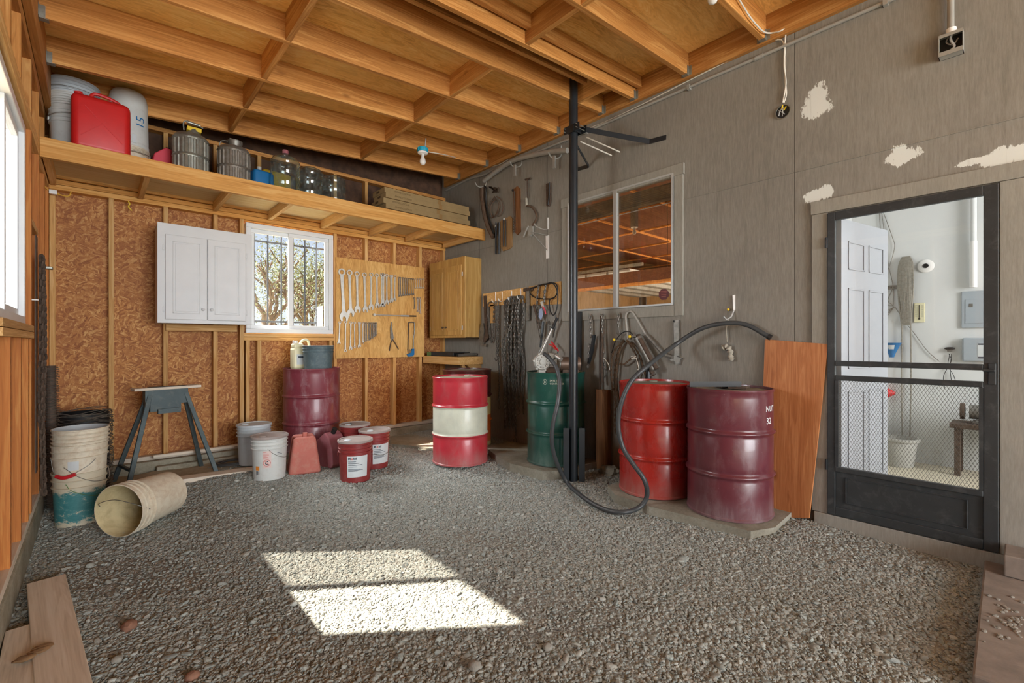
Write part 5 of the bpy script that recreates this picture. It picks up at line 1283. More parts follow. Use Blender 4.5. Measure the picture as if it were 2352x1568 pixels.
def galv_can(label, x, y, mat, extra):
    t = thing('galvanized_can', label, 'fuel can', (x, y, ZS))
    R = 0.131; rf = lambda r, z, a: r + (0.0042 * (1 if math.sin(a * 22) > 0 else -1) * (1 if (0.03 < z < 0.150 or 0.178 < z < 0.30) else 0) if r > 0.1 else 0)
    pr = [(R - 0.004, 0), (R, 0.006), (R, 0.03), (R, 0.031), (R, 0.149), (R, 0.151), (R + 0.001, 0.158), (R + 0.006, 0.163), (R + 0.001, 0.168), (R, 0.177), (R, 0.179), (R, 0.299), (R, 0.301), (R + 0.001, 0.315), (R + 0.006, 0.320), (R + 0.002, 0.327), (R * 0.88, 0.352), (R * 0.5, 0.372), (R * 0.30, 0.380), (0.0, 0.382)]
    MB().lathe(pr, 132, rf=rf, close=False).build('can_body', mat, t)
    if extra == 'yellow':
        MB().lathe([(0.052, 0), (0.042, 0.03), (0.036, 0.045), (0.0, 0.045)], 24, c=(0.02, 0, 0.372)).build('neck', mat, t)
        MB().span((-0.03, -0.035, 0.40), (0.075, 0.03, 0.435), bev=0.004).build('yellow_tag', 'yellow', t)
        MB().tube(smooth_path([(-0.05, 0, 0.40), (-0.05, 0, 0.47), (0.0, 0, 0.485), (0.09, 0, 0.455)], 5), 0.006, 6).build('bail_handle', 'galv', t)
        MB().cyl((-0.03, 0, 0.478), (0.07, 0, 0.470), 0.012, 10).build('handle_grip', 'galv', t)
    else:
        MB().lathe([(0.050, 0), (0.062, 0.035), (0.062, 0.05), (0.0, 0.055)], 24, c=(0.01, 0.0, 0.375)).build('neck', 'dull_steel', t)
        MB().tube(smooth_path([(-0.12, 0, 0.33), (-0.10, 0, 0.40), (-0.02, 0, 0.41), (0.11, 0, 0.36), (0.135, 0, 0.28), (0.135, 0, 0.2)], 5), 0.004, 6).build('bail_handle', 'galv', t)
        MB().cyl((-0.035, 0, 0.438), (0.035, 0, 0.442), 0.010, 10).build('handle_grip', 'galv', t)
galv_can('ribbed galvanized can with a yellow tag at its neck', 0.618, 4.90, 'galv', 'yellow')
galv_can('ribbed brownish galvanized can right of the yellow tagged one', 0.955, 4.94, 'galv2', '')
t = thing('blue_jug', 'blue plastic jug behind the brown galvanized can', 'jug', (1.20, 5.0, ZS), 0.2)
addr(MB(), rounded(0.20, 0.15, 0.22, 0.05, 0.03)).build('jug_body', 'blue', t); MB().cyl((-0.02, 0, 0.21), (-0.02, 0, 0.26), 0.02, 14).build('neck', 'basket', t)
t = thing('yellow_jug', 'yellow plastic jug behind the clear water jug', 'jug', (1.40, 5.32, ZS), 0.1)
addr(MB(), rounded(0.30, 0.20, 0.34, 0.05, 0.03)).build('jug_body', 'yellow_jug', t); MB().cyl((0.06, 0, 0.33), (0.06, 0, 0.37), 0.025, 14).build('cap', 'black', t)
def water_jug(label, x, y, neck, rz):
    t = thing('water_jug', label, 'water jug', (x, y, ZS), rz, 'clear water jugs on the storage shelf')
    R = 0.132; H = 0.37
    pr = [(R * 0.85, 0), (R * 0.97, 0.015), (R, 0.03), (R, 0.06), (R * 0.955, 0.072), (R * 0.955, 0.082), (R, 0.094), (R, 0.17), (R * 0.955, 0.182), (R * 0.955, 0.192), (R, 0.204), (R, 0.27), (R * 0.955, 0.282), (R * 0.96, 0.292), (R, 0.302), (R * 0.99, 0.325), (R * 0.86, 0.355), (R * 0.5, 0.376), (R * 0.26, 0.384)]
    rf = lambda r, z, a: r - (0.030 * math.exp(-(((a - 5.7) / 0.28) ** 2)) * math.exp(-((z - 0.20) / 0.075) ** 4))
    b = MB().lathe(pr + ([(0.026, 0.395), (0.026, 0.43), (0.0, 0.43)] if neck else [(0.026, 0.388), (0.0, 0.388)]), 56, rf=rf, close=False); b.build('jug_body', 'jug', t)
    if neck: MB().lathe([(0.028, 0.408), (0.028, 0.44), (0.022, 0.445), (0, 0.445)], 24).build('cap', 'can_dusty2', t)
    return t
water_jug('clear water jug with its capped neck, largest and leftmost of the three', 1.385, 4.88, True, 0.0)
water_jug('clear water jug in the middle, half behind the leftmost one', 1.665, 5.02, False, 0.3)
water_jug('clear water jug at the right of the three on the shelf', 1.94, 5.10, False, 0.5)
for k in range(5):
    ww, dd = 1.17, 0.30
    t = thing('cardboard_box', ['lowest long cardboard box of the shelf stack', 'second long cardboard box from the bottom of the shelf stack', 'middle long cardboard box of the shelf stack', 'fourth long cardboard box from the bottom of the shelf stack', 'topmost long cardboard box of the shelf stack'][k], 'box', (2.40 + (0.012 * math.sin(k * 2.3)), 4.80 + 0.01 * math.cos(k * 3.1), ZS + 0.060 * k), 0.0, 'long cardboard boxes stacked on the storage shelf')
    MB().span((0, 0, 0), (ww, dd, 0.0585), bev=0.002).build('box_body', 'cardboard', t)
    text('AMERESCOSOLAR', 0.028, 'cardboard_dark', t, lambda X, Z: (0.11 + X * 0.95, -0.0008, 0.022 + Z), label='dark printed letters', spacing=1.02)
    MB().span((0.70, -0.0012, 0.0), (0.745, 0.0, 0.0585)).build('tape_strip', 'tape', t)
    MB().span((-0.0012, 0.13, 0.02), (0, 0.2, 0.045)).build('printed_mark', 'cardboard_dark', t)

# ------------------------------------------------------------------ sawhorse, wire rolls, boards and stones on the ground
t = thing('sawhorse', 'grey folding metal sawhorse with a pale board on top', 'sawhorse', (0.475, 5.15, 0.06), math.radians(12))
H = 0.80
b = MB(); b.span((-0.17, -0.035, H - 0.13), (0.15, 0.035, H)); b.span((-0.13, -0.02, H - 0.19), (0.10, 0.03, H - 0.12)); b.span((-0.08, -0.045, H - 0.21), (0.09, -0.02, H - 0.17)); b.build('leg_housing', 'saw_grey', t)
MB().box((0.0, 0.0, H + 0.012), (0.50, 0.11, 0.022), bev=0.002).build('top_board', 'old_x', t)
MB().box((0.0, -0.002, H + 0.0245), (0.27, 0.10, 0.003)).build('steel_plate', 'saw_grey', t)
for sx in (-1, 1):
    for sy in (-1, 1):
        MB().beam((sx * 0.13, sy * 0.02, H - 0.02), (sx * 0.335, sy * (0.19 if sx < 0 else 0.17), 0.0), 0.035, 0.022, up=(0, 1, 0), bev=0.003).build('leg', 'saw_grey', t)
MB().beam((-0.30, -0.15, 0.16), (-0.30, 0.15, 0.16), 0.02, 0.02).build('cross_tie', 'saw_grey', t)
def wire_roll(label, loc, R, h, seed, lean=None, ry=0.0):
    t = thing('wire_mesh_roll', label, 'wire roll', loc, rot=(0, ry, 0)); rg = random.Random(seed); b = MB()
    MB().lathe([(R * 0.80, 0.02), (R * 0.84, 0.03), (R * 0.84, h - 0.03), (R * 0.80, h - 0.02)], 24, close=False).build('roll_core', 'black', t)
    for k in range(int(h / 0.008)):
        z = 0.01 + k * 0.008; ph = rg.uniform(0, 6); ax = rg.uniform(0.03, 0.08)
        n = 26; pts = [((R * rg.uniform(0.88, 1.0)) * math.cos(2 * PI * i / n), (R * rg.uniform(0.88, 1.0)) * math.sin(2 * PI * i / n), z + 0.012 * math.sin(3 * 2 * PI * i / n + ph) + rg.uniform(-0.004, 0.004)) for i in range(n)]
        b.tube(pts, 0.0022, 4, closed=True)
    b.build('wire_layers', 'dull_steel', t)
wire_roll('rolled wire fencing standing behind the bucket stack in the left corner', (-0.075, 5.12, 0.02), 0.19, 0.71, 3)
t = thing('wire_mesh_roll', 'narrow grey wire mesh roll leaning in the left corner', 'wire roll', (-0.245, 4.86, 0.05)); b = MB(); rg = random.Random(9)
MB().cyl((0, 0, 0), (-0.01, 0.08, 1.05), 0.03, 12).build('roll_core', 'rust', t)
for k in range(70):
    z = k * 0.015; n = 12; b.tube([((0.038 + rg.uniform(0, 0.012)) * math.cos(2 * PI * i / n) - z * 0.01, (0.038 + rg.uniform(0, 0.012)) * math.sin(2 * PI * i / n) + z * 0.075, z + rg.uniform(-0.006, 0.006)) for i in range(n)], 0.002, 4, closed=True)
b.build('wire_layers', 'dull_steel', t)
t = thing('hose_coil', 'flat coil of grey hose on the dirt right of the sawhorse', 'hose', (1.02, 5.22, 0.095)); b = MB()
for k in range(4): b.tube([((0.17 - k * 0.018) * math.cos(2 * PI * i / 30), (0.12 - k * 0.013) * math.sin(2 * PI * i / 30), 0.006 + 0.006 * (k % 2)) for i in range(30)], 0.007, 6, closed=True)
b.build('coil', 'hose', t)
# planks at the lower left
def plank_between(label, a, b_, w, th, mat='old_y', zlift=0.0, cat='plank'):
    a, b_ = Vector(a), Vector(b_); c = (a + b_) / 2; d = b_ - a
    t = thing('plank', label, cat, (c.x, c.y, th / 2 + zlift), math.atan2(-d.x, d.y)); MB().box((0, 0, 0), (w, d.length, th), bev=0.003).build('board', mat, t); return t
plank_between('wide weathered plank along the left wall in the foreground', (-0.19, 3.38, 0), (0.02, 1.2, 0), 0.142, 0.038, zlift=0.02)
plank_between('second plank at the lower left corner, nearest the left wall', (-0.232, 2.90, 0), (-0.165, 1.2, 0), 0.11, 0.038, zlift=0.012)
p = at(80, 1495, Z=0.08); t = thing('dry_debris', 'curled dry leaves lying across the two left planks', 'debris', (p.x, p.y, 0.062)); rg = random.Random(5)
for k in range(4): MB().ball((rg.uniform(-0.03, 0.03), rg.uniform(-0.05, 0.05), 0.004), 0.03, 2, (1, 0.6, 0.3), rough=0.5, seed=k).build('leaf', 'leafdebris', t)
def stone(label, px, py, r, mat, sc3=(1, 0.85, 0.7), seed=1):
    p = at(px, py, Z=0.01); t = thing('stone', label, 'stone', (p.x, p.y, gz(p.x, p.y)), seed * 0.7)
    o = MB().ball((0, 0, r * sc3[2] * 0.6), r, 3, sc3, rough=0.16, seed=seed).build('rock', mat, t)
stone('reddish brown rock on the gravel at the lower left', 297, 1440, 0.034, 'brown_stone', seed=2)
stone('grey rock at the bottom edge of the gravel', 1090, 1528, 0.028, 'grey_stone', seed=3)
stone('smooth grey round stone at the lower right of the sunlit patch', 1258, 1485, 0.022, 'grey_stone', seed=4)
stone('brownish stone at the bottom left of the gravel', 442, 1550, 0.025, 'brown_stone', seed=5)
stone('small grey stone near the bottom left of the gravel', 268, 1515, 0.022, 'grey_stone', seed=6)
# broken concrete by the wall behind the pole
t = thing('concrete_rubble', 'broken pale concrete lump by the wall between pole and red drum', 'rubble', (3.58, 2.62, 0.03)); MB().ball((0, 0, 0.03), 0.10, 3, (0.8, 1.1, 0.7), rough=0.3, seed=8, smooth=False).build('lump', 'slab', t)
t = thing('concrete_rubble', 'second concrete lump beside the red drum foot', 'rubble', (3.62, 2.42, 0.04)); MB().ball((0, 0, 0.02), 0.07, 3, (0.9, 1.0, 0.7), rough=0.3, seed=9, smooth=False).build('lump', 'slab', t)
t = thing('pipe_stub', 'grey painted outlet box and pipe stub low on the wall by the red drum', 'pipe', (XR, 2.50, 0.0), -PI / 2)
MB().span((-0.10, -0.012, 0.20), (0.07, 0.0, 0.52), bev=0.003).build('cover_plate', 'trim', t)
MB().cyl((0, -0.05, 0.03), (0, -0.05, 0.17), 0.042, 24).build('pipe', 'trim', t); MB().cyl((0, -0.05, 0.13), (0, -0.05, 0.17), 0.05, 24).build('collar', 'trim', t)
# big board leaning by the screen door
t = thing('leaning_board', 'orange brown plywood panel leaning on the wall beside the screen door', 'plywood panel', (3.63, 1.20, 0.03))
a_, b_, c_, d_ = at(1757, 779, X=3.690), at(1902, 790, X=3.690), at(1858, 1190, X=3.655), at(1742, 1186, X=3.655)
o = t.location; n_ = Vector((0.022, 0, 0.0)); q4 = [v - o for v in (a_, b_, c_, d_)]
MB().add(q4 + [v + n_ for v in q4], [(0, 1, 2, 3), (7, 6, 5, 4), (0, 4, 5, 1), (1, 5, 6, 2), (2, 6, 7, 3), (3, 7, 4, 0)]).build('plywood_sheet', 'leaning', t)
# rough blocks at the lower right corner
t = thing('timber_block', 'rough grey timber block at the right edge, lying on the gravel', 'block', (3.10, 0.02, 0.0)); MB().box((0, 0.0, 0.035), (1.30, 0.30, 0.07), (0, 0, 0.02), bev=0.008).build('block_body', plain('rough_timber', '857A70', 0.9, var=0.2, scale=12, bump=0.3), t); t.location = (3.02, 0.0, 0.0)
t = thing('timber_block', 'second timber block with nail heads, against the wall under the doorframe', 'block', (3.61, -0.02, 0.072)); MB().box((-0.03, -0.02, 0.055), (0.20, 0.25, 0.11), bev=0.006).build('block_body', bpy.data.materials['rough_timber'], t)
for k in range(3): MB().cyl((-0.10 + k * 0.03, 0.02 - k * 0.03, 0.11), (-0.10 + k * 0.03, 0.02 - k * 0.03, 0.116), 0.006, 8).build('nail_head', 'alu', t)
rg = random.Random(6); b = MB()
for k in range(60): b.ball((rg.gauss(2.95, 0.13), rg.gauss(0.06, 0.035), 0.072), rg.uniform(0.004, 0.011), 1, (1.2, 1, 0.6), rough=0.3, seed=k)
tag(b.build('spilled_gravel', 'grey_stone'), 'pebbles spilled on top of the timber block at the right edge', 'gravel', kind='stuff')
# ------------------------------------------------------------------ hanging things on the grey wall: local x to the right as seen, y into the wall, z up
def wthing(name, label, cat, px, py, group=None, off=0.0):
    p = at(px, py, X=XR); return thing(name, label, cat, (XR - off, p.y, p.z), -PI / 2, group)
def LR(t, px, py, d=0.0):
    p = at(px, py, X=XR); return Vector((t.location.y - p.y, -d + (t.location.x - XR) * -1 * 0, p.z - t.location.z))
def path(t, pts, d=0.012): return smooth_path([LR(t, *p[:2], p[2] if len(p) > 2 else d) for p in pts], 6)
def outline(t, pts): return [(v.x, v.z) for v in (LR(t, *p) for p in pts)]

# hook boards
def hboard(label, pts, px, mat='shelf_y'):
    t = wthing('hook_board', label, 'hook board', *px); MB().prism(outline(t, pts), -0.018, 0.0).build('board', mat, t); return t
hboard('orange hook board carrying the heavy chains', [(1112, 675), (1209, 660), (1209, 695), (1112, 705)], (1160, 685))
hboard('pale hook board carrying the cable coil and tools, left of the pole', [(1217, 658), (1291, 646), (1291, 698), (1217, 702)], (1254, 676), 'stud_y')
hboard('small upright wood strip behind the looped chain', [(1128, 700), (1137, 699), (1137, 741), (1128, 742)], (1132, 720), 'stud_z')
for i, (x, y0, y1) in enumerate(((1141, 671, 692), (1156, 671, 690), (1178, 668, 688), (1199, 663, 684))):
    t = wthing('shelf_hook', ['first', 'second', 'third', 'fourth'][i] + ' white hook from the left on the orange hook board', 'hook', x, y0, 'white hooks on the chain board', off=0.019)
    z1 = LR(t, x, y1).z
    MB().tube(smooth_path([(0, 0, 0), (0, 0, z1), (0, -0.02, z1 - 0.012), (0, -0.05, z1 - 0.004), (0, -0.06, z1 + 0.02)], 4), 0.006, 6).build('hook_body', 'lamp_white', t)
def chain_thing(name, label, pts, link, wire, mat='chain', d=0.035, hook=None, seed=0, cat='chain', group=None):
    t = wthing(name, label, cat, *pts[0][:2], group)
    b = MB()
    for p in (pts if isinstance(pts[0], list) else [pts]): chain(b, [LR(t, *q_[:2], q_[2] if len(q_) > 2 else d) for q_ in p], link, wire, seed)
    b.build('links', mat, t)
    if hook:
        e = LR(t, hook[0], hook[1], d); s_ = hook[2]
        MB().tube(smooth_path([e + Vector((0, 0, 0.03 * s_)), e, e + Vector((0.02 * s_, 0, -0.02 * s_)), e + Vector((0.022 * s_, 0, -0.05 * s_)), e + Vector((0, 0, -0.068 * s_)), e + Vector((-0.022 * s_, 0, -0.05 * s_)), e + Vector((-0.020 * s_, 0, -0.03 * s_))], 4), 0.006 * s_, 7).build('end_hook', mat, t)
    return t
# pipe wrench, looped chain, straight chain with hooks
t = wthing('pipe_wrench', 'long dark pipe wrench hanging at the left end of the chain board', 'wrench', 1119, 680)
MB().prism(outline(t, [(1116, 680), (1121, 679), (1124, 750), (1128, 775), (1118, 786), (1112, 780), (1120, 765), (1118, 740)]), -0.04, -0.022).build('handle', 'rust', t)
MB().prism(outline(t, [(1110, 745), (1116, 742), (1118, 760), (1115, 790), (1124, 790), (1122, 796), (1108, 792), (1106, 770)]), -0.045, -0.02).build('jaw', 'dull_steel', t)
t = chain_thing('looped_chain', 'chain hanging in one loop on the left hook of the chain board', [(1141, 694), (1140, 730), (1139, 765), (1135, 787), (1130, 765), (1127, 730), (1126, 700), (1133, 694), (1141, 694)], 0.040, 0.0048, d=0.04)
chain_thing('straight_chain', 'single chain hanging straight down with a hook at its foot', [(1151, 690), (1151, 760), (1151, 820), (1153, 870), (1152, 920)], 0.042, 0.0052, d=0.045, hook=(1153, 925, 1.0))
chain_thing('straight_chain', 'short doubled chain beside the straight one with a grab hook', [(1148, 692), (1149, 760), (1149, 812)], 0.038, 0.005, d=0.06, hook=(1148, 815, 1.0))
# the heavy bundle: several chains, each one a thing of its own
rg = random.Random(12)
bund = [(1166, 692, 985), (1169, 690, 940), (1172, 688, 905), (1175, 685, 975), (1178, 683, 985), (1180, 682, 840), (1183, 681, 985), (1185, 681, 900), (1188, 681, 880), (1190, 682, 1000), (1193, 681, 870), (1196, 680, 890), (1198, 679, 935), (1201, 679, 860), (1203, 679, 900), (1207, 680, 955)]
for i, (x, y0, y1) in enumerate(bund):
    sw = rg.uniform(-3, 3); dd = 0.05 + 0.02 * (i % 3)
    pts = [(x, y0, 0.05), (x + sw, y0 + 45, dd), (x - sw, y0 + 100, dd), (x + sw * 0.5, y0 + 160, dd - 0.01), (x - 1, (y0 + y1) / 2 + 60 if y1 > 940 else y1 - 40, dd - 0.01), (x, y1, dd - 0.015)]
    pts = [p for p in pts if p[1] <= y1 + 1]
    pts.sort(key=lambda p: p[1])
    chain_thing('bundle_chain', 'heavy dark chain in the thick bundle on the chain board', pts, 0.048, 0.0072, d=dd, seed=i, group='heavy chains bundled on the chain board', hook=(x, y1 + 2, 1.0) if i in (9, 12, 2) else None)
chain_thing('crossing_chain', 'lighter chain crossing the bundle in a slant', [(1188, 745, 0.10), (1180, 770, 0.105), (1168, 785, 0.10), (1166, 820, 0.08), (1168, 900, 0.07), (1170, 960, 0.06)], 0.040, 0.0052, 'dull_steel')
# things on the pale hook board
t = wthing('pry_hammer', 'rusty hammer hanging between the two hook boards', 'hammer', 1218, 665)
MB().prism(outline(t, [(1209, 663), (1229, 660), (1229, 667), (1209, 670)]), -0.05, -0.02).build('hammer_head', 'rust', t)
MB().prism(outline(t, [(1215, 667), (1222, 666), (1221, 735), (1214, 736)]), -0.045, -0.025).build('handle', 'dull_steel', t)
t = wthing('cable_coil', 'coil of black cable looped on the pale hook board', 'cable', 1255, 655)
MB().tube(path(t, [(1225, 664), (1240, 658), (1262, 652), (1283, 652), (1288, 668), (1280, 684), (1262, 687), (1238, 684), (1225, 675), (1225, 664)], 0.05), 0.007, 7).build('loop', 'black', t)
MB().tube(path(t, [(1258, 656), (1275, 650), (1287, 664), (1290, 690), (1286, 715), (1279, 724), (1272, 712), (1271, 690), (1281, 684)], 0.06), 0.007, 7).build('loop', 'black', t)
MB().tube(path(t, [(1283, 724, 0.05), (1282, 748, 0.045), (1276, 775, 0.04)], 0.05), 0.006, 7).build('tail', 'hose', t)
chain_thing('binder_chain', 'short chain hanging from the left of the pale hook board', [(1245, 655), (1242, 675), (1241, 700), (1245, 735), (1247, 757)], 0.045, 0.007, d=0.05)
chain_thing('binder_chain', 'short thick chain in the middle of the pale hook board', [(1262, 652), (1259, 675), (1258, 695)], 0.05, 0.009, d=0.055)
t = wthing('load_binder', 'rusty lever load binder hanging slanted', 'binder', 1234, 700)
MB().tube(path(t, [(1234, 700), (1240, 722), (1245, 742)], 0.055), 0.014, 8).build('lever', 'rust', t); MB().tube(path(t, [(1237, 731), (1243, 755), (1248, 778)], 0.05), 0.006, 6).build('rod', 'dull_steel', t)
t = wthing('pry_bar', 'dark straight bar pointing down above the pump', 'bar', 1254, 735)
MB().tube(path(t, [(1256, 738), (1253, 770), (1250, 797)], 0.06), [0.016] * 7 + [0.011] * 6, 8).build('bar', 'black_steel', t)
t = wthing('blue_tag', 'pale blue plastic tag among the hanging tools', 'tag', 1251, 722); MB().prism(outline(t, [(1249, 712), (1255, 708), (1258, 720), (1253, 735), (1248, 728)]), -0.075, -0.068).build('tag_body', plain('pale_blue', '9FB0D0', 0.5), t)
t = wthing('red_snips', 'red handled snips among the hanging tools', 'snips', 1262, 712); MB().tube(path(t, [(1257, 704), (1262, 712), (1264, 722)], 0.075), 0.008, 7).build('handle', 'can_pink', t); MB().prism(outline(t, [(1252, 695), (1257, 692), (1260, 705), (1257, 707)]), -0.08, -0.07).build('blade', 'steel', t)
chain_thing('short_chain', 'short twisted chain right of the red snips', [(1268, 738), (1271, 755), (1270, 775)], 0.045, 0.009, d=0.05)
t = wthing('jack_handle', 'steel jack handle with a black grip slanting above the pump', 'handle', 1278, 775)
MB().tube([LR(t, 1263, 818, 0.16), LR(t, 1283, 755, 0.10)], 0.012, 10).build('rod', 'steel', t); MB().tube([LR(t, 1283, 755, 0.10), LR(t, 1292, 730, 0.08)], 0.015, 10).build('grip', 'black', t); MB().tube([LR(t, 1260, 812, 0.16), LR(t, 1277, 770, 0.12)], 0.006, 8).build('side_rod', 'alu', t)
t = wthing('battery_clamp', 'red battery clamp on a black cable above the drum pump', 'clamp', 1290, 795)
MB().tube(path(t, [(1281, 785), (1290, 796), (1297, 806)], 0.10), 0.009, 7).build('handle', 'red', t); MB().tube(path(t, [(1280, 790), (1288, 794), (1295, 802)], 0.13), 0.007, 7).build('handle', 'print_red', t); MB().tube(path(t, [(1297, 806, 0.1), (1294, 816, 0.12), (1285, 825, 0.2), (1277, 832, 0.25)], 0.1), 0.005, 6).build('cable', 'black', t)
# hooks and chains beneath the inner window
for i, (x, y) in enumerate(((1362, 723), (1388, 722), (1427, 720), (1334, 722))):
    t = wthing('wall_hook', ['round screw hook under the left part of the window', 'round screw hook in the middle under the window', 'round screw hook left of the siphon pipe', 'round screw hook right beside the pole'][i], 'hook', x, y, 'screw hooks under the inner window')
    MB().lathe([(0.028, 0), (0.028, 0.008), (0.008, 0.012), (0.006, 0.03)], 20, axis=(0, -1, 0)).build('base_plate', 'dull_steel', t)
    MB().tube(smooth_path([(0, -0.03, 0), (0, -0.045, -0.015), (0, -0.065, -0.01), (0, -0.07, 0.012)], 4), 0.005, 6).build('hook_body', 'galv', t)
t = wthing('steel_bar', 'flat dark steel bar hanging right beside the pole', 'bar', 1336, 720); MB().prism(outline(t, [(1330, 716), (1341, 716), (1340, 850), (1330, 850)]), -0.055, -0.03).build('bar', 'black_steel', t)
chain_thing('grab_chain', 'short chain with a grab hook under the left part of the inner window', [(1363, 726), (1363, 750), (1364, 770), (1368, 780)], 0.045, 0.006, d=0.05)
t = wthing('load_binder', 'black ratchet binder hanging on the short chain right of the pole', 'binder', 1368, 775)
MB().prism(outline(t, [(1370, 770), (1374, 769), (1370, 800), (1361, 835), (1358, 833), (1365, 798)]), -0.065, -0.035).build('lever', 'black_steel', t)
chain_thing('binder_tail', 'chain tail below the ratchet binder', [(1364, 790, 0.07), (1361, 815, 0.06), (1357, 845, 0.05)], 0.05, 0.008, 'chain')
t = wthing('long_bar', 'long thin steel bar with a round eye, hanging in the middle', 'bar', 1387, 722); MB().tube(path(t, [(1387, 722), (1385, 800), (1385, 905)], 0.05), 0.0085, 8).build('bar', 'rust', t)
MB().lathe([(0.022, -0.006), (0.022, 0.006), (0.012, 0.006), (0.012, -0.006), (0.022, -0.006)], 16, c=LR(t, 1385, 912, 0.05), axis=(0, 1, 0), close=False).build('eye', 'rust', t)
chain_thing('hanging_chain', 'chain beside the long thin bar ending in a hook', [(1392, 724), (1391, 760), (1393, 800), (1396, 840)], 0.045, 0.0062, d=0.055, hook=(1396, 845, 1.2))
t = wthing('boomer_rod', 'twisted steel rod between the long bar and the coil', 'rod', 1393, 770); MB().tube(path(t, [(1391, 765), (1393, 800), (1392, 860), (1394, 880)], 0.06), 0.011, 7).build('rod', 'rust', t)
chain_thing('lower_chain', 'short thin hook and chain low on the wall below the long bar', [(1385, 915), (1386, 925)], 0.03, 0.004, hook=(1387, 930, 0.9))
chain_thing('short_chain', 'short chain on the screw hook left of the siphon pipe', [(1428, 722), (1427, 740), (1427, 752)], 0.045, 0.006, d=0.05, hook=(1427, 756, 0.7))
t = wthing('siphon_pipe', 'bent pale metal pipe hooked over a nail under the window', 'pipe', 1450, 716)
MB().tube(path(t, [(1448, 778), (1444, 745), (1443, 725), (1449, 716), (1457, 717), (1466, 730), (1476, 748), (1488, 768)], 0.04), 0.009, 8).build('pipe', 'conduit', t)
MB().tube(path(t, [(1489, 768), (1505, 785), (1520, 802), (1534, 815), (1550, 820)], 0.04), 0.017, 8).build('lower_pipe', 'dull_steel', t)
t = wthing('cable_loop', 'thin black cable looped from the yellow handle', 'cable', 1440, 762); MB().tube(path(t, [(1412, 810), (1420, 785), (1434, 766), (1450, 761), (1460, 768)], 0.05), 0.005, 6).build('cable', 'black', t)
t = wthing('tire_chain', 'rusty tire chain hung in a big loop above the red drum', 'chain', 1440, 780)
for i, pts in enumerate(([(1440, 782), (1428, 800), (1420, 830), (1417, 870), (1420, 910), (1422, 940)], [(1440, 780), (1430, 805), (1425, 840), (1422, 880), (1427, 915)], [(1438, 785), (1418, 810), (1413, 850), (1416, 900)], [(1447, 784), (1458, 800), (1468, 820), (1472, 850), (1470, 870)], [(1447, 782), (1462, 795), (1476, 815), (1486, 845), (1490, 868)], [(1432, 835), (1442, 836), (1460, 822), (1472, 818)],
                          [(1417, 890), (1419, 930), (1418, 975), (1422, 1000)], [(1424, 900), (1428, 925), (1431, 945)])):
    b = MB(); chain(b, [LR(t, x, y, 0.04 + 0.012 * (i % 3)) for x, y in pts], 0.036, 0.0052, i); b.build('chain_strand', 'chain_rust', t)
for c_ in ([(1400, 821), (1410, 835), (1413, 848)], [(1462, 818), (1474, 817), (1463, 823), (1474, 822)], [(1474, 820), (1480, 845), (1476, 848)]): MB().tube(path(t, c_, 0.09), 0.004, 5).build('string_tie', 'cable', t)
for i, (x0, y0, x1, y1) in enumerate(((1426, 780, 1440, 786), (1462, 773, 1480, 778))):
    t = wthing('yellow_tipped_hook', ['left yellow tipped hook above the tire chain', 'right yellow tipped hook beside the grease gun'][i], 'hook', x0, y0, 'yellow tipped hooks'); MB().tube([LR(t, x0 + 3, y0 + 1, 0.10), LR(t, x1, y1, 0.0)], 0.006, 8).build('rod', 'galv', t); MB().ball(LR(t, x0, y0, 0.11), 0.014, 2).build('tip', 'yellow', t)
t = wthing('hydraulic_cylinder', 'worn grey metal cylinder hanging slanted beside the tire chain', 'cylinder', 1490, 790)
MB().tube([LR(t, 1476, 776, 0.07), LR(t, 1516, 848, 0.07)], 0.045, 20).build('barrel', 'dull_steel', t); MB().tube([LR(t, 1484, 778, 0.10), LR(t, 1522, 846, 0.10)], 0.020, 12).build('side_tube', 'rust', t)
MB().tube([LR(t, 1505, 848, 0.08), LR(t, 1514, 860, 0.08)], 0.018, 10).build('end_fitting', 'rust', t); MB().tube([LR(t, 1506, 862, 0.09), LR(t, 1517, 856, 0.09)], 0.008, 8).build('pin', 'dull_steel', t)
MB().ball(LR(t, 1478, 774, 0.07), 0.03, 2).build('top_cap', 'rust', t)
t = wthing('black_pipe', 'black pipe end standing behind the red drum rim', 'pipe', 1488, 860); MB().tube([LR(t, 1490, 840, 0.02), LR(t, 1493, 900, 0.02)], 0.025, 12).build('pipe', 'black_steel', t)
t = wthing('adjustable_wrench', 'grey adjustable wrench hanging head down below the window corner', 'wrench', 1555, 738)
MB().prism(outline(t, [(1551, 736), (1562, 735), (1563, 818), (1553, 818)]), -0.028, -0.008).build('handle', 'dull_steel', t)
MB().prism(outline(t, [(1543, 818), (1552, 816), (1570, 822), (1566, 826), (1564, 836), (1556, 836), (1553, 828), (1545, 828), (1543, 824)]), -0.032, -0.006).build('jaw', 'dull_steel', t)
MB().ball(LR(t, 1552, 738, 0.03), 0.010, 1).build('nail', 'black', t)
t = wthing('hose_hook', 'white shelf bracket hook holding up the black hose', 'hook', 1687, 682); MB().prism(outline(t, [(1684, 678), (1689, 677), (1689, 712), (1685, 713)]), -0.012, 0).build('plate', 'lamp_white', t)
MB().tube([LR(t, 1687, 712, 0.01), LR(t, 1684, 728, 0.04), LR(t, 1680, 735, 0.09), LR(t, 1676, 728, 0.11)], 0.006, 8).build('hook_body', 'alu', t); MB().ball(LR(t, 1675, 711, 0.02), 0.010, 2).build('yellow_cap', 'yellow', t)
t = wthing('hanging_rag', 'grey rag and string dangling under the hose hook', 'rag', 1676, 790)
MB().tube(path(t, [(1676, 735), (1672, 755), (1673, 775), (1674, 785)], 0.03), 0.004, 5).build('string', 'rag', t)
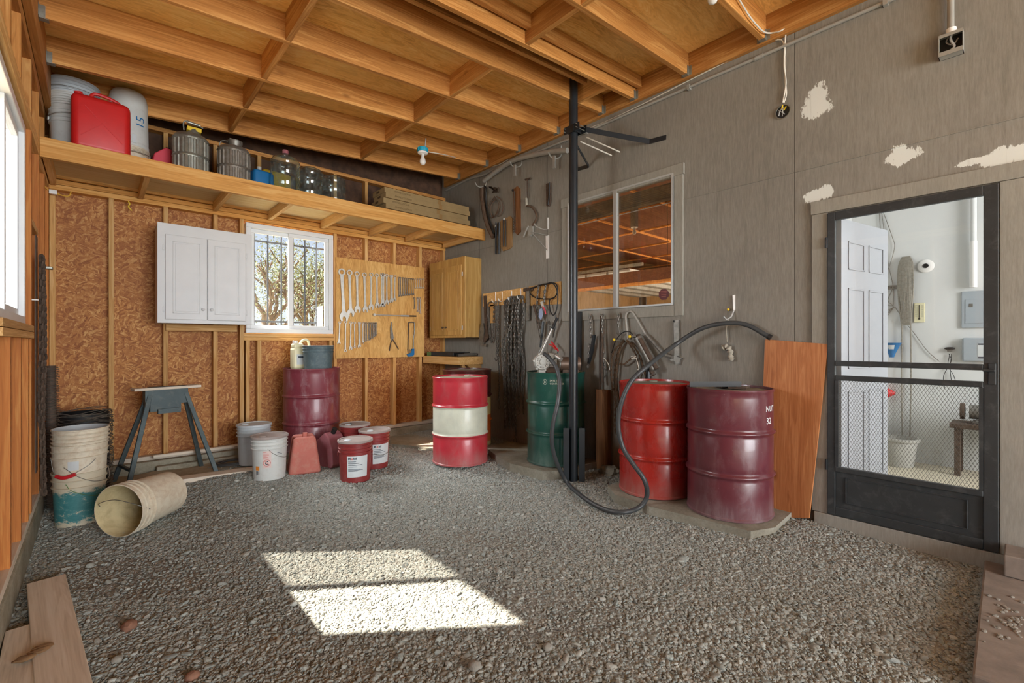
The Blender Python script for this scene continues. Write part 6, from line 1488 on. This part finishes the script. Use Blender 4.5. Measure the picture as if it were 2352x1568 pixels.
MB().tube(path(t, [(1662, 800), (1672, 796), (1680, 803), (1682, 820), (1684, 828)], 0.03), [0.014 + 0.012 * math.sin(k * 0.8) ** 2 for k in range(25)], 8).build('rag_cloth', 'rag', t)
MB().tube(path(t, [(1672, 742), (1680, 738), (1682, 748)], 0.07), 0.014, 8).build('knot', 'rag', t)

# upper wall
t = wthing('long_foam_tube', 'long pale pipe resting on curved hooks below the conduit', 'pipe', 1190, 370)
MB().tube(path(t, [(1120, 418), (1150, 395), (1180, 375), (1205, 366), (1240, 358), (1275, 352), (1312, 349)], 0.06), 0.028, 12).build('pipe', 'conduit', t)
for i, (x, y) in enumerate(((1113, 424), (1194, 378), (1284, 358))):
    t = wthing('pipe_hook', ['left', 'middle', 'right'][i] + ' curved hook under the long pale pipe', 'hook', x, y, 'hooks under the long pipe')
    MB().tube(smooth_path([(0.03, 0, 0.10), (0.03, -0.005, -0.01), (0.0, -0.06, -0.045), (-0.02, -0.11, -0.03), (-0.03, -0.13, 0.01)], 4), 0.007, 6).build('hook_body', 'conduit', t)
    if i: MB().span((-0.0, -0.10, -0.16), (0.03, -0.085, -0.03)).build('hanging_tab', 'conduit', t)
t = wthing('curved_strap', 'long curved brown leather strap hanging below the left pipe hook', 'strap', 1117, 430)
MB().tube(path(t, [(1112, 432), (1112, 455), (1117, 490), (1125, 520), (1137, 545)], 0.03), 0.030, 8, flat=1.0).build('strap', 'leather', t)
MB().tube(path(t, [(1117, 428), (1122, 436), (1121, 465), (1128, 500), (1139, 538)], 0.035), 0.010, 6).build('edge_cord', 'black', t)
t = wthing('cable_bundle', 'bunched cable with two hanging loops on the upper wall', 'cable', 1140, 440)
rg = random.Random(2); b = MB()
for k in range(7): b.tube(path(t, [(1128 + rg.uniform(0, 24), 430 + rg.uniform(0, 14)) for _ in range(4)], 0.04), 0.007, 6)
b.build('bunch', 'rust', t)
for c_ in ([(1141, 452), (1130, 468), (1125, 485), (1130, 500), (1140, 498), (1147, 484), (1150, 470), (1143, 455)], [(1145, 452), (1156, 462), (1159, 480), (1154, 495), (1147, 498)], [(1143, 458), (1133, 470), (1132, 490), (1137, 499), (1147, 490), (1150, 475)]): MB().tube(path(t, c_, 0.03), 0.006, 6).build('loop', 'leather', t)
t = wthing('file_tool', 'dark two legged tool hanging under the curved strap', 'tool', 1147, 515)
for x in (1144, 1151): MB().tube(path(t, [(x, 512), (x - 1, 550), (x - 1, 584)], 0.03), 0.012, 8).build('leg', 'black_steel', t)
MB().ball(LR(t, 1143, 520, 0.03), 0.018, 2).build('pivot', 'galv', t)
t = wthing('tan_wood_plate', 'tan wooden plate holding two dark rods', 'plate', 1165, 535)
MB().prism(outline(t, [(1152, 508), (1174, 497), (1179, 502), (1178, 566), (1172, 572), (1158, 577), (1153, 570)]), -0.02, 0.0).build('board', 'sheath', t)
for x in (1160.5, 1165.5): MB().tube(path(t, [(x, 505), (x, 540), (x, 567)], 0.03), 0.007, 6).build('rod', 'black_steel', t)
MB().ball(LR(t, 1162, 504, 0.03), 0.014, 2).build('clip', 'alu', t)
t = wthing('auger_sheath', 'brown wooden strip holding a twisted auger bit', 'auger', 1190, 480)
MB().prism(outline(t, [(1181, 436), (1190, 428), (1196, 434), (1197, 532), (1190, 540), (1184, 532)]), -0.018, 0.0).build('board', 'brown_wood', t)
MB().tube(path(t, [(1185, 440), (1186, 480), (1186, 500)], 0.028), 0.008, 8).build('shank', 'rust', t)
b = MB(); p0, p1 = LR(t, 1186, 500, 0.03), LR(t, 1186, 534, 0.03); n = 60
b.tube([p0.lerp(p1, k / n) + Vector((math.cos(k * 0.6) * 0.010, math.sin(k * 0.6) * 0.010, 0)) for k in range(n + 1)], 0.006, 6); b.build('twisted_bit', 'rust', t); MB().ball(LR(t, 1182, 438, 0.03), 0.014, 2).build('knob', 'black', t)
t = wthing('hay_hook', 'rusty T handled hook with a curved horn below it', 'hook', 1216, 440)
MB().tube(path(t, [(1211, 414), (1223, 411)], 0.03), 0.012, 8).build('cross_handle', 'rust', t); MB().tube(path(t, [(1216, 414), (1216, 440), (1217, 456)], 0.03), 0.008, 8).build('shank', 'rust', t)
MB().tube(path(t, [(1213, 456), (1214, 474)], 0.03), 0.014, 8).build('pale_tape', 'rag', t)
MB().tube(path(t, [(1214, 474), (1226, 477), (1236, 492), (1236, 505), (1227, 519)], 0.03), 0.013, 8).build('horn', 'leather', t)
t = wthing('pale_clamp', 'pale triangular metal clamp under the curved horn', 'clamp', 1222, 530)
MB().tube(path(t, [(1219, 520), (1213, 533), (1208, 545)], 0.04), 0.009, 6).build('arm', 'conduit', t); MB().prism(outline(t, [(1218, 520), (1227, 519), (1228, 535), (1222, 543), (1216, 540)]), -0.03, -0.01).build('clamp_body', 'conduit', t)
t = wthing('shelf_bracket', 'white triangular shelf bracket on the grey wall', 'bracket', 1257, 565)
MB().prism(outline(t, [(1254, 541), (1261, 540), (1261, 593), (1255, 594)]), -0.006, 0).build('back_plate', 'lamp_white', t)
e0, e1, e2 = LR(t, 1258, 541, 0.003), LR(t, 1258, 575, 0.003), LR(t, 1258, 541, 0.26)
MB().beam(e0, e2, 0.018, 0.004).build('arm', 'conduit', t); MB().beam(e1, e2, 0.012, 0.004).build('strut', 'conduit', t)
t = wthing('wire_double_hook', 'double wire hook above the white bracket', 'hook', 1260, 515)
MB().tube(path(t, [(1260, 500), (1260, 526)], 0.01), 0.005, 6).build('plate', 'lamp_white', t); MB().tube(smooth_path([LR(t, 1260, 526, 0.0), LR(t, 1254, 528, 0.06), LR(t, 1246, 522, 0.11), LR(t, 1245, 517, 0.12)], 4), 0.005, 6).build('arm', 'conduit', t)
t = wthing('rusty_chisel', 'dark rusty iron strip hanging near the pole', 'tool', 1264, 445)
MB().prism(outline(t, [(1258, 424), (1268, 420), (1268, 462), (1264, 475), (1259, 474)]), -0.03, -0.008).build('strip', 'rust', t); MB().tube(path(t, [(1267, 421), (1266, 450), (1264, 472)], 0.035), 0.008, 6).build('rod', 'black', t)

# conduit, cables and boxes
t = thing('conduit', 'long grey conduit running along the wall under the roof boards', 'conduit', (XR - 0.016, 2.0, 3.445))
pc = [at(x, y, X=XR - 0.016) - t.location for x, y in ((1025, 437), (1075, 412), (1110, 402), (1125, 395), (1160, 377), (1200, 362), (1300, 322))]
MB().tube(smooth_path(pc, 5) + [Vector((0, -6.0, pc[-1].z + 0.0))], 0.013, 10).build('pipe', 'conduit', t)
for y in (1.9, 0.6, -0.8, 3.0): MB().span((-0.018, y - 2.0 - 0.012, pc[-1].z - 0.022), (0.016, y - 2.0 + 0.012, pc[-1].z + 0.016)).build('strap', 'conduit', t)
MB().cyl((0, 1.35 - 2.0 - 0.03, pc[-1].z), (0, 1.35 - 2.0 + 0.03, pc[-1].z), 0.017, 12).build('coupling', 'conduit', t)
cab = [(1122, 384), (1150, 376), (1190, 352), (1250, 325), (1300, 306), (1345, 297), (1400, 275), (1480, 237), (1560, 196), (1660, 146), (1740, 108), (1785, 91), (1800, 100), (1804, 140), (1803, 180), (1806, 215), (1800, 237)]
t = thing('wall_cable', 'white cable strung along the grey wall to the round junction box', 'cable', at(1400, 275, X=XR - 0.01))
MB().tube(smooth_path([at(x, y, X=XR - 0.012) - t.location for x, y in cab], 5), 0.005, 6).build('cable', 'cable', t)
t = thing('roof_cable', 'white cable coming down from the roof bulb to the round junction box', 'cable', at(1755, 76, X=XR - 0.045))
pts = [at(1695, -6, Y=1.27), at(1722, 38, Y=1.27), at(1750, 70, Y=1.27), at(1768, 76, X=XR - 0.050), at(1790, 72, X=XR - 0.045), at(1804, 68, X=XR - 0.03), at(1803, 98, X=XR - 0.016), at(1801, 150, X=XR - 0.016), at(1805, 190, X=XR - 0.016), at(1798, 236, X=XR - 0.016)]
MB().tube(smooth_path([p - t.location for p in pts], 6), 0.0055, 6).build('cable', 'cable', t)
t = wthing('round_junction_box', 'open round junction box with yellow wire nuts on the grey wall', 'junction box', 1798, 257)
MB().lathe([(0.050, 0.0), (0.052, 0.006), (0.046, 0.006), (0.044, 0.001), (0, 0.001)], 32, axis=(0, -1, 0), close=False).build('box_rim', 'galv', t)
MB().lathe([(0.044, 0.0015), (0.0, 0.0015)], 32, axis=(0, -1, 0), close=False).build('box_inside', 'black', t)
for c_ in ([(-0.02, -0.02, -0.03), (-0.01, -0.03, 0.0), (0.01, -0.02, 0.02)], [(0.02, -0.02, -0.03), (0.0, -0.03, -0.01), (-0.02, -0.02, 0.01)], [(0, -0.01, -0.035), (0.01, -0.03, 0), (0, -0.01, 0.04)]): MB().tube(smooth_path(c_, 4), 0.003, 5).build('wire', 'alu', t)
MB().cyl((0.012, -0.02, 0.005), (0.034, -0.04, 0.012), 0.007, 8, r2=0.004).build('wire_nut', 'yellow', t); MB().cyl((0.0, -0.02, 0.012), (0.012, -0.04, 0.032), 0.007, 8, r2=0.004).build('wire_nut', 'yellow', t)
t = wthing('square_junction_box', 'open square metal junction box hanging on a conduit at the top right', 'junction box', 2186, 108)
b = MB(); w_, h_ = 0.052, 0.062
b.span((-w_, -0.058, -h_), (-w_ + 0.003, -0.0, h_)); b.span((w_ - 0.003, -0.058, -h_), (w_, 0, h_)); b.span((-w_, -0.058, h_ - 0.003), (w_, 0, h_)); b.span((-w_, -0.058, -h_), (w_, 0, -h_ + 0.003)); b.span((-w_, -0.004, -h_), (w_, 0, h_))
b.span((-w_, -0.060, h_ - 0.018), (w_, -0.056, h_)); b.span((-w_, -0.060, -h_), (w_, -0.056, -h_ + 0.024)); b.build('box_body', 'conduit', t)
MB().span((-w_ + 0.003, -0.006, -h_ + 0.003), (w_ - 0.003, -0.004, h_ - 0.003)).build('box_inside', 'black', t)
MB().cyl((0, -0.03, h_ - 0.002), (0, -0.03, h_ + 0.03), 0.024, 16).build('connector', 'lamp_white', t); MB().cyl((-0.002, -0.03, h_ + 0.03), (-0.002, -0.03, 0.60), 0.016, 16).build('riser', 'conduit', t)
MB().tube(smooth_path([(0.0, -0.03, h_), (-0.02, -0.04, 0.02), (0.01, -0.045, -0.01), (0.03, -0.04, 0.02)], 5), 0.004, 6).build('wire', 'dull_steel', t); MB().tube(smooth_path([(0.0, -0.03, h_), (0.0, -0.045, 0.02), (0.015, -0.045, -0.02), (0.0, -0.04, -0.035)], 5), 0.006, 6).build('wire', 'alu', t)
# bulbs under the roof
def bulb(label, p, box):
    t = thing('light_bulb', label, 'light bulb', p)
    MB().lathe([(0.034, 0.062), (0.050, 0.068), (0.050, 0.078), (0.040, 0.082)], 32).build('lamp_holder', 'lamp_white', t)
    MB().lathe([(0.0, -0.046), (0.012, -0.044), (0.024, -0.035), (0.030, -0.020), (0.029, -0.006), (0.022, 0.015), (0.015, 0.032), (0.014, 0.062)], 32, close=False).build('glass_bulb', 'bulb', t)
    o = MB().lathe([(0.048, 0.082), (0.052, 0.088), (0.052, 0.118), (0.046, 0.124)], 32)
    for k in range(10): o.box((0.052 * math.cos(k * PI / 5), 0.052 * math.sin(k * PI / 5), 0.103), (0.008, 0.008, 0.03), (0, 0, k * PI / 5))
    o.build('ceiling_box', box, t); return t
p = at(971, 368, Y=4.04); bb = bulb('white bulb in a blue ceiling box near the corner', (p.x, p.y, p.z), 'teal')
MB().cyl((0, -0.04, 0.10), (0, -0.06, 0.20), 0.006, 8).build('mounting_screw', 'dull_steel', bb)
t = thing('bulb_cable', 'white cable sagging from the blue bulb box to the grey wall', 'cable', p)
w = [Vector((p.x + 0.05, p.y, p.z + 0.10)), at(1020, 355, Y=4.15), at(1060, 365, X=3.45), at(1090, 372, X=3.62), at(1122, 385, X=XR - 0.02)]
MB().tube(smooth_path([q_ - Vector(p) for q_ in w], 6), 0.005, 6).build('cable', 'cable', t)
p = at(1637, -8, Z=3.40); bulb('white bulb at the top edge above the inner window', p, 'lamp_white')
# small yellow wire scraps by the corner
t = thing('wire_clip', 'white cable clip with yellow wire at the left end under the storage shelf', 'clip', at(122, 441, Y=5.50)); MB().box((0, 0, 0), (0.05, 0.03, 0.035), bev=0.004).build('clip_body', 'lamp_white', t); MB().tube(smooth_path([(-0.06, 0, 0.09), (-0.045, 0, 0.03), (0, 0, 0), (0.07, -0.01, -0.02), (0.10, -0.01, -0.01), (0.11, 0, 0.03)], 5), 0.005, 6).build('yellow_wire', plain('dull_yellow_wire', 'D9A83A', 0.5), t)
t = thing('yellow_wire', 'short yellow wire scrap hanging from the top plate', 'wire', at(298, 468, Y=YB - 0.008)); MB().tube(smooth_path([(-0.01, 0, 0.02), (0.0, 0, 0.0), (-0.008, 0, -0.03), (0.015, 0, -0.06)], 5), 0.006, 6).build('wire', 'yellow', t)
t = thing('wall_peg', 'white peg sticking out of a left wall stud', 'peg', (XL, 4.13, 1.54)); MB().cyl((0, 0, 0), (0.030, 0.0, 0.0), 0.004, 8).build('peg_body', 'lamp_white', t)

# ------------------------------------------------------------------ chain and clamp on the left wall
t = thing('corner_chain', 'rusty chain hanging down a left wall stud', 'chain', (XL + 0.03, 4.40, 1.75)); b = MB()
chain(b, [Vector((0, 0, 0.1)), Vector((0.008, 0.02, -0.5)), Vector((0.0, 0.0, -1.0)), Vector((0.01, -0.03, -1.5))], 0.060, 0.008, 4); b.build('links', 'rust', t)
b = MB(); chain(b, [Vector((0.0, -0.05, 0.1)), Vector((0.0, -0.06, -0.4)), Vector((-0.005, -0.05, -0.9)), Vector((0.0, -0.06, -1.05))], 0.060, 0.008, 6); b.build('links', 'rust', t)
t = thing('clamp_bracket', 'small galvanized bracket high on the left corner stud', 'bracket', (XL, 4.92, 1.845)); MB().span((0.0, -0.03, -0.02), (0.055, 0.03, 0.0), bev=0.004).build('bracket_body', 'galv', t)
t = thing('dark_strap', 'wide black strap hanging behind the rusty chain', 'strap', (XL + 0.004, 4.36, 1.2)); MB().box((0, 0, 0), (0.006, 0.11, 1.55)).build('strap', 'rust', t)

# ------------------------------------------------------------------ pump and hose on the green drum
ZT = 0.112 + 0.88
t = thing('transfer_pump', 'pale cast metal transfer pump standing on the green drum', 'pump', (3.225, 3.12, ZT - 0.008), fc(3.225, 3.12) + 0.25)
b = MB().lathe([(0.070, 0.0), (0.083, 0.010), (0.083, 0.045), (0.070, 0.060)], 36, c=(-0.03, 0.03, 0.105), axis=(0, -1, 0)); b.build('pump_housing', 'conduit', t)
for k in range(6):
    a = k * PI / 3 + 0.4
    MB().box((-0.03 + 0.050 * math.cos(a), -0.032, 0.105 + 0.050 * math.sin(a)), (0.014, 0.008, 0.034), (0, -a, 0), bev=0.003).build('rib', 'dull_steel', t)
    MB().cyl((-0.03 + 0.082 * math.cos(a + 0.5), -0.025, 0.105 + 0.082 * math.sin(a + 0.5)), (-0.03 + 0.082 * math.cos(a + 0.5), 0.03, 0.105 + 0.082 * math.sin(a + 0.5)), 0.010, 10).build('bolt', 'conduit', t)
MB().lathe([(0.030, 0), (0.030, 0.01), (0.022, 0.012), (0.0, 0.010)], 28, c=(-0.03, -0.029, 0.105), axis=(0, -1, 0)).build('centre_cap', 'conduit', t)
MB().span((-0.065, -0.02, 0.0), (0.005, 0.05, 0.03), bev=0.004).build('foot', 'conduit', t)
MB().beam((0.04, 0.02, 0.17), (0.14, 0.02, 0.16), 0.06, 0.055, bev=0.006).build('motor_box', 'galv2', t)
MB().span((0.01, -0.01, 0.0), (0.15, 0.10, 0.05), bev=0.006).build('base_block', 'rust', t)
MB().cyl((0.11, -0.01, 0.165), (0.15, -0.06, 0.13), 0.022, 16).build('hose_fitting', 'steel', t)
MB().beam((0.02, 0.06, 0.03), (0.09, 0.0, 0.14), 0.03, 0.02).build('brace', 'dull_steel', t)
t = thing('electric_motor', 'brown rusty electric motor lying on the green drum behind the pump', 'motor', (3.47, 3.02, ZT - 0.010), -0.6)
MB().cyl((-0.10, 0, 0.085), (0.10, 0, 0.085), 0.070, 28).build('motor_body', plain('brown_motor', '6B5648', 0.45, 0.4, var=0.2), t); MB().cyl((-0.112, 0, 0.085), (-0.10, 0, 0.085), 0.066, 28).build('end_bell', 'dull_steel', t)
MB().span((-0.08, -0.06, 0.0), (0.08, 0.06, 0.03), bev=0.004).build('foot', 'rust', t)
hs_ = at(1252, 818, D=3.96)
pts = [at(1250, 812, D=3.97), at(1262, 822, D=3.92), at(1278, 845, D=3.88), at(1285, 880, D=3.84), at(1281, 925, D=3.80), at(1270, 975, D=3.80), at(1268, 1020, D=3.84), at(1280, 1065, D=3.95), at(1303, 1108, Z=0.05), at(1340, 1142, Z=0.035), at(1385, 1168, Z=0.035), at(1430, 1176, Z=0.045), at(1468, 1165, Z=0.06), at(1486, 1138, D=3.42), at(1480, 1102, D=3.38), at(1452, 1062, D=3.42), at(1430, 1025, D=3.46), at(1420, 975, D=3.46), at(1427, 925, D=3.44), at(1450, 875, D=3.44), at(1490, 838, D=3.48), at(1550, 792, X=3.52), at(1610, 755, X=3.57), at(1668, 742, X=3.60), at(1715, 746, X=3.64), at(1764, 772, X=3.67)]
t = thing('fuel_hose', 'thick black hose running from the pump over the gravel up to the wall hook', 'hose', pts[10])
b = MB().tube(smooth_path([p - pts[10] for p in pts], 8), 0.0175, 14); b.build('hose_body', 'hose', t)
MB().cyl(pts[-1] - pts[10], pts[-1] - pts[10] + Vector((0.003, -0.02, -0.012)), 0.021, 14).build('end_collar', 'black', t)
# flat bars lying on the maroon drum
ZM = 0.075 + 0.88
t = thing('angle_iron', 'black angle iron lying across the top of the maroon drum', 'metal bar', (3.28, 1.56, ZM)); a_ = Vector((-0.10, 0.07, 0.0)); b_ = Vector((0.20, -0.17, 0.0))
b = MB(); b.beam(a_ + Vector((0, 0, 0.02)), b_ + Vector((0, 0, 0.02)), 0.005, 0.038); b.beam(a_ + Vector((0.02, 0.02, 0.003)), b_ + Vector((0.02, 0.02, 0.003)), 0.05, 0.005); b.build('bar', 'black', t)
t = thing('drum_debris', 'dark rusty scraps on the lid of the maroon drum', 'scrap', (3.48, 1.45, ZM - 0.017))
for k in range(4): MB().box((0.05 * math.cos(k * 1.7), 0.09 * math.sin(k * 1.9), 0.006 + 0.002 * k), (0.12, 0.05, 0.012), (0, 0, k * 0.9), bev=0.002).build('scrap_piece', 'rust', t)
t = thing('tall_board', 'dark brown board standing on the wall behind the pole', 'board', (3.66, 2.76, 0.02)); MB().span((-0.02, -0.07, 0), (0.04, 0.07, 0.80), bev=0.003).build('board', 'brown_wood', t)
t = thing('wall_panel_scrap', 'cream plywood scrap leaning on the wall beside the green drum', 'panel', (3.68, 3.58, 0.10)); MB().span((-0.012, -0.20, 0), (0.0, 0.22, 0.62), bev=0.002).build('plywood_sheet', 'stud_z', t)
print('objects', len(bpy.data.objects))
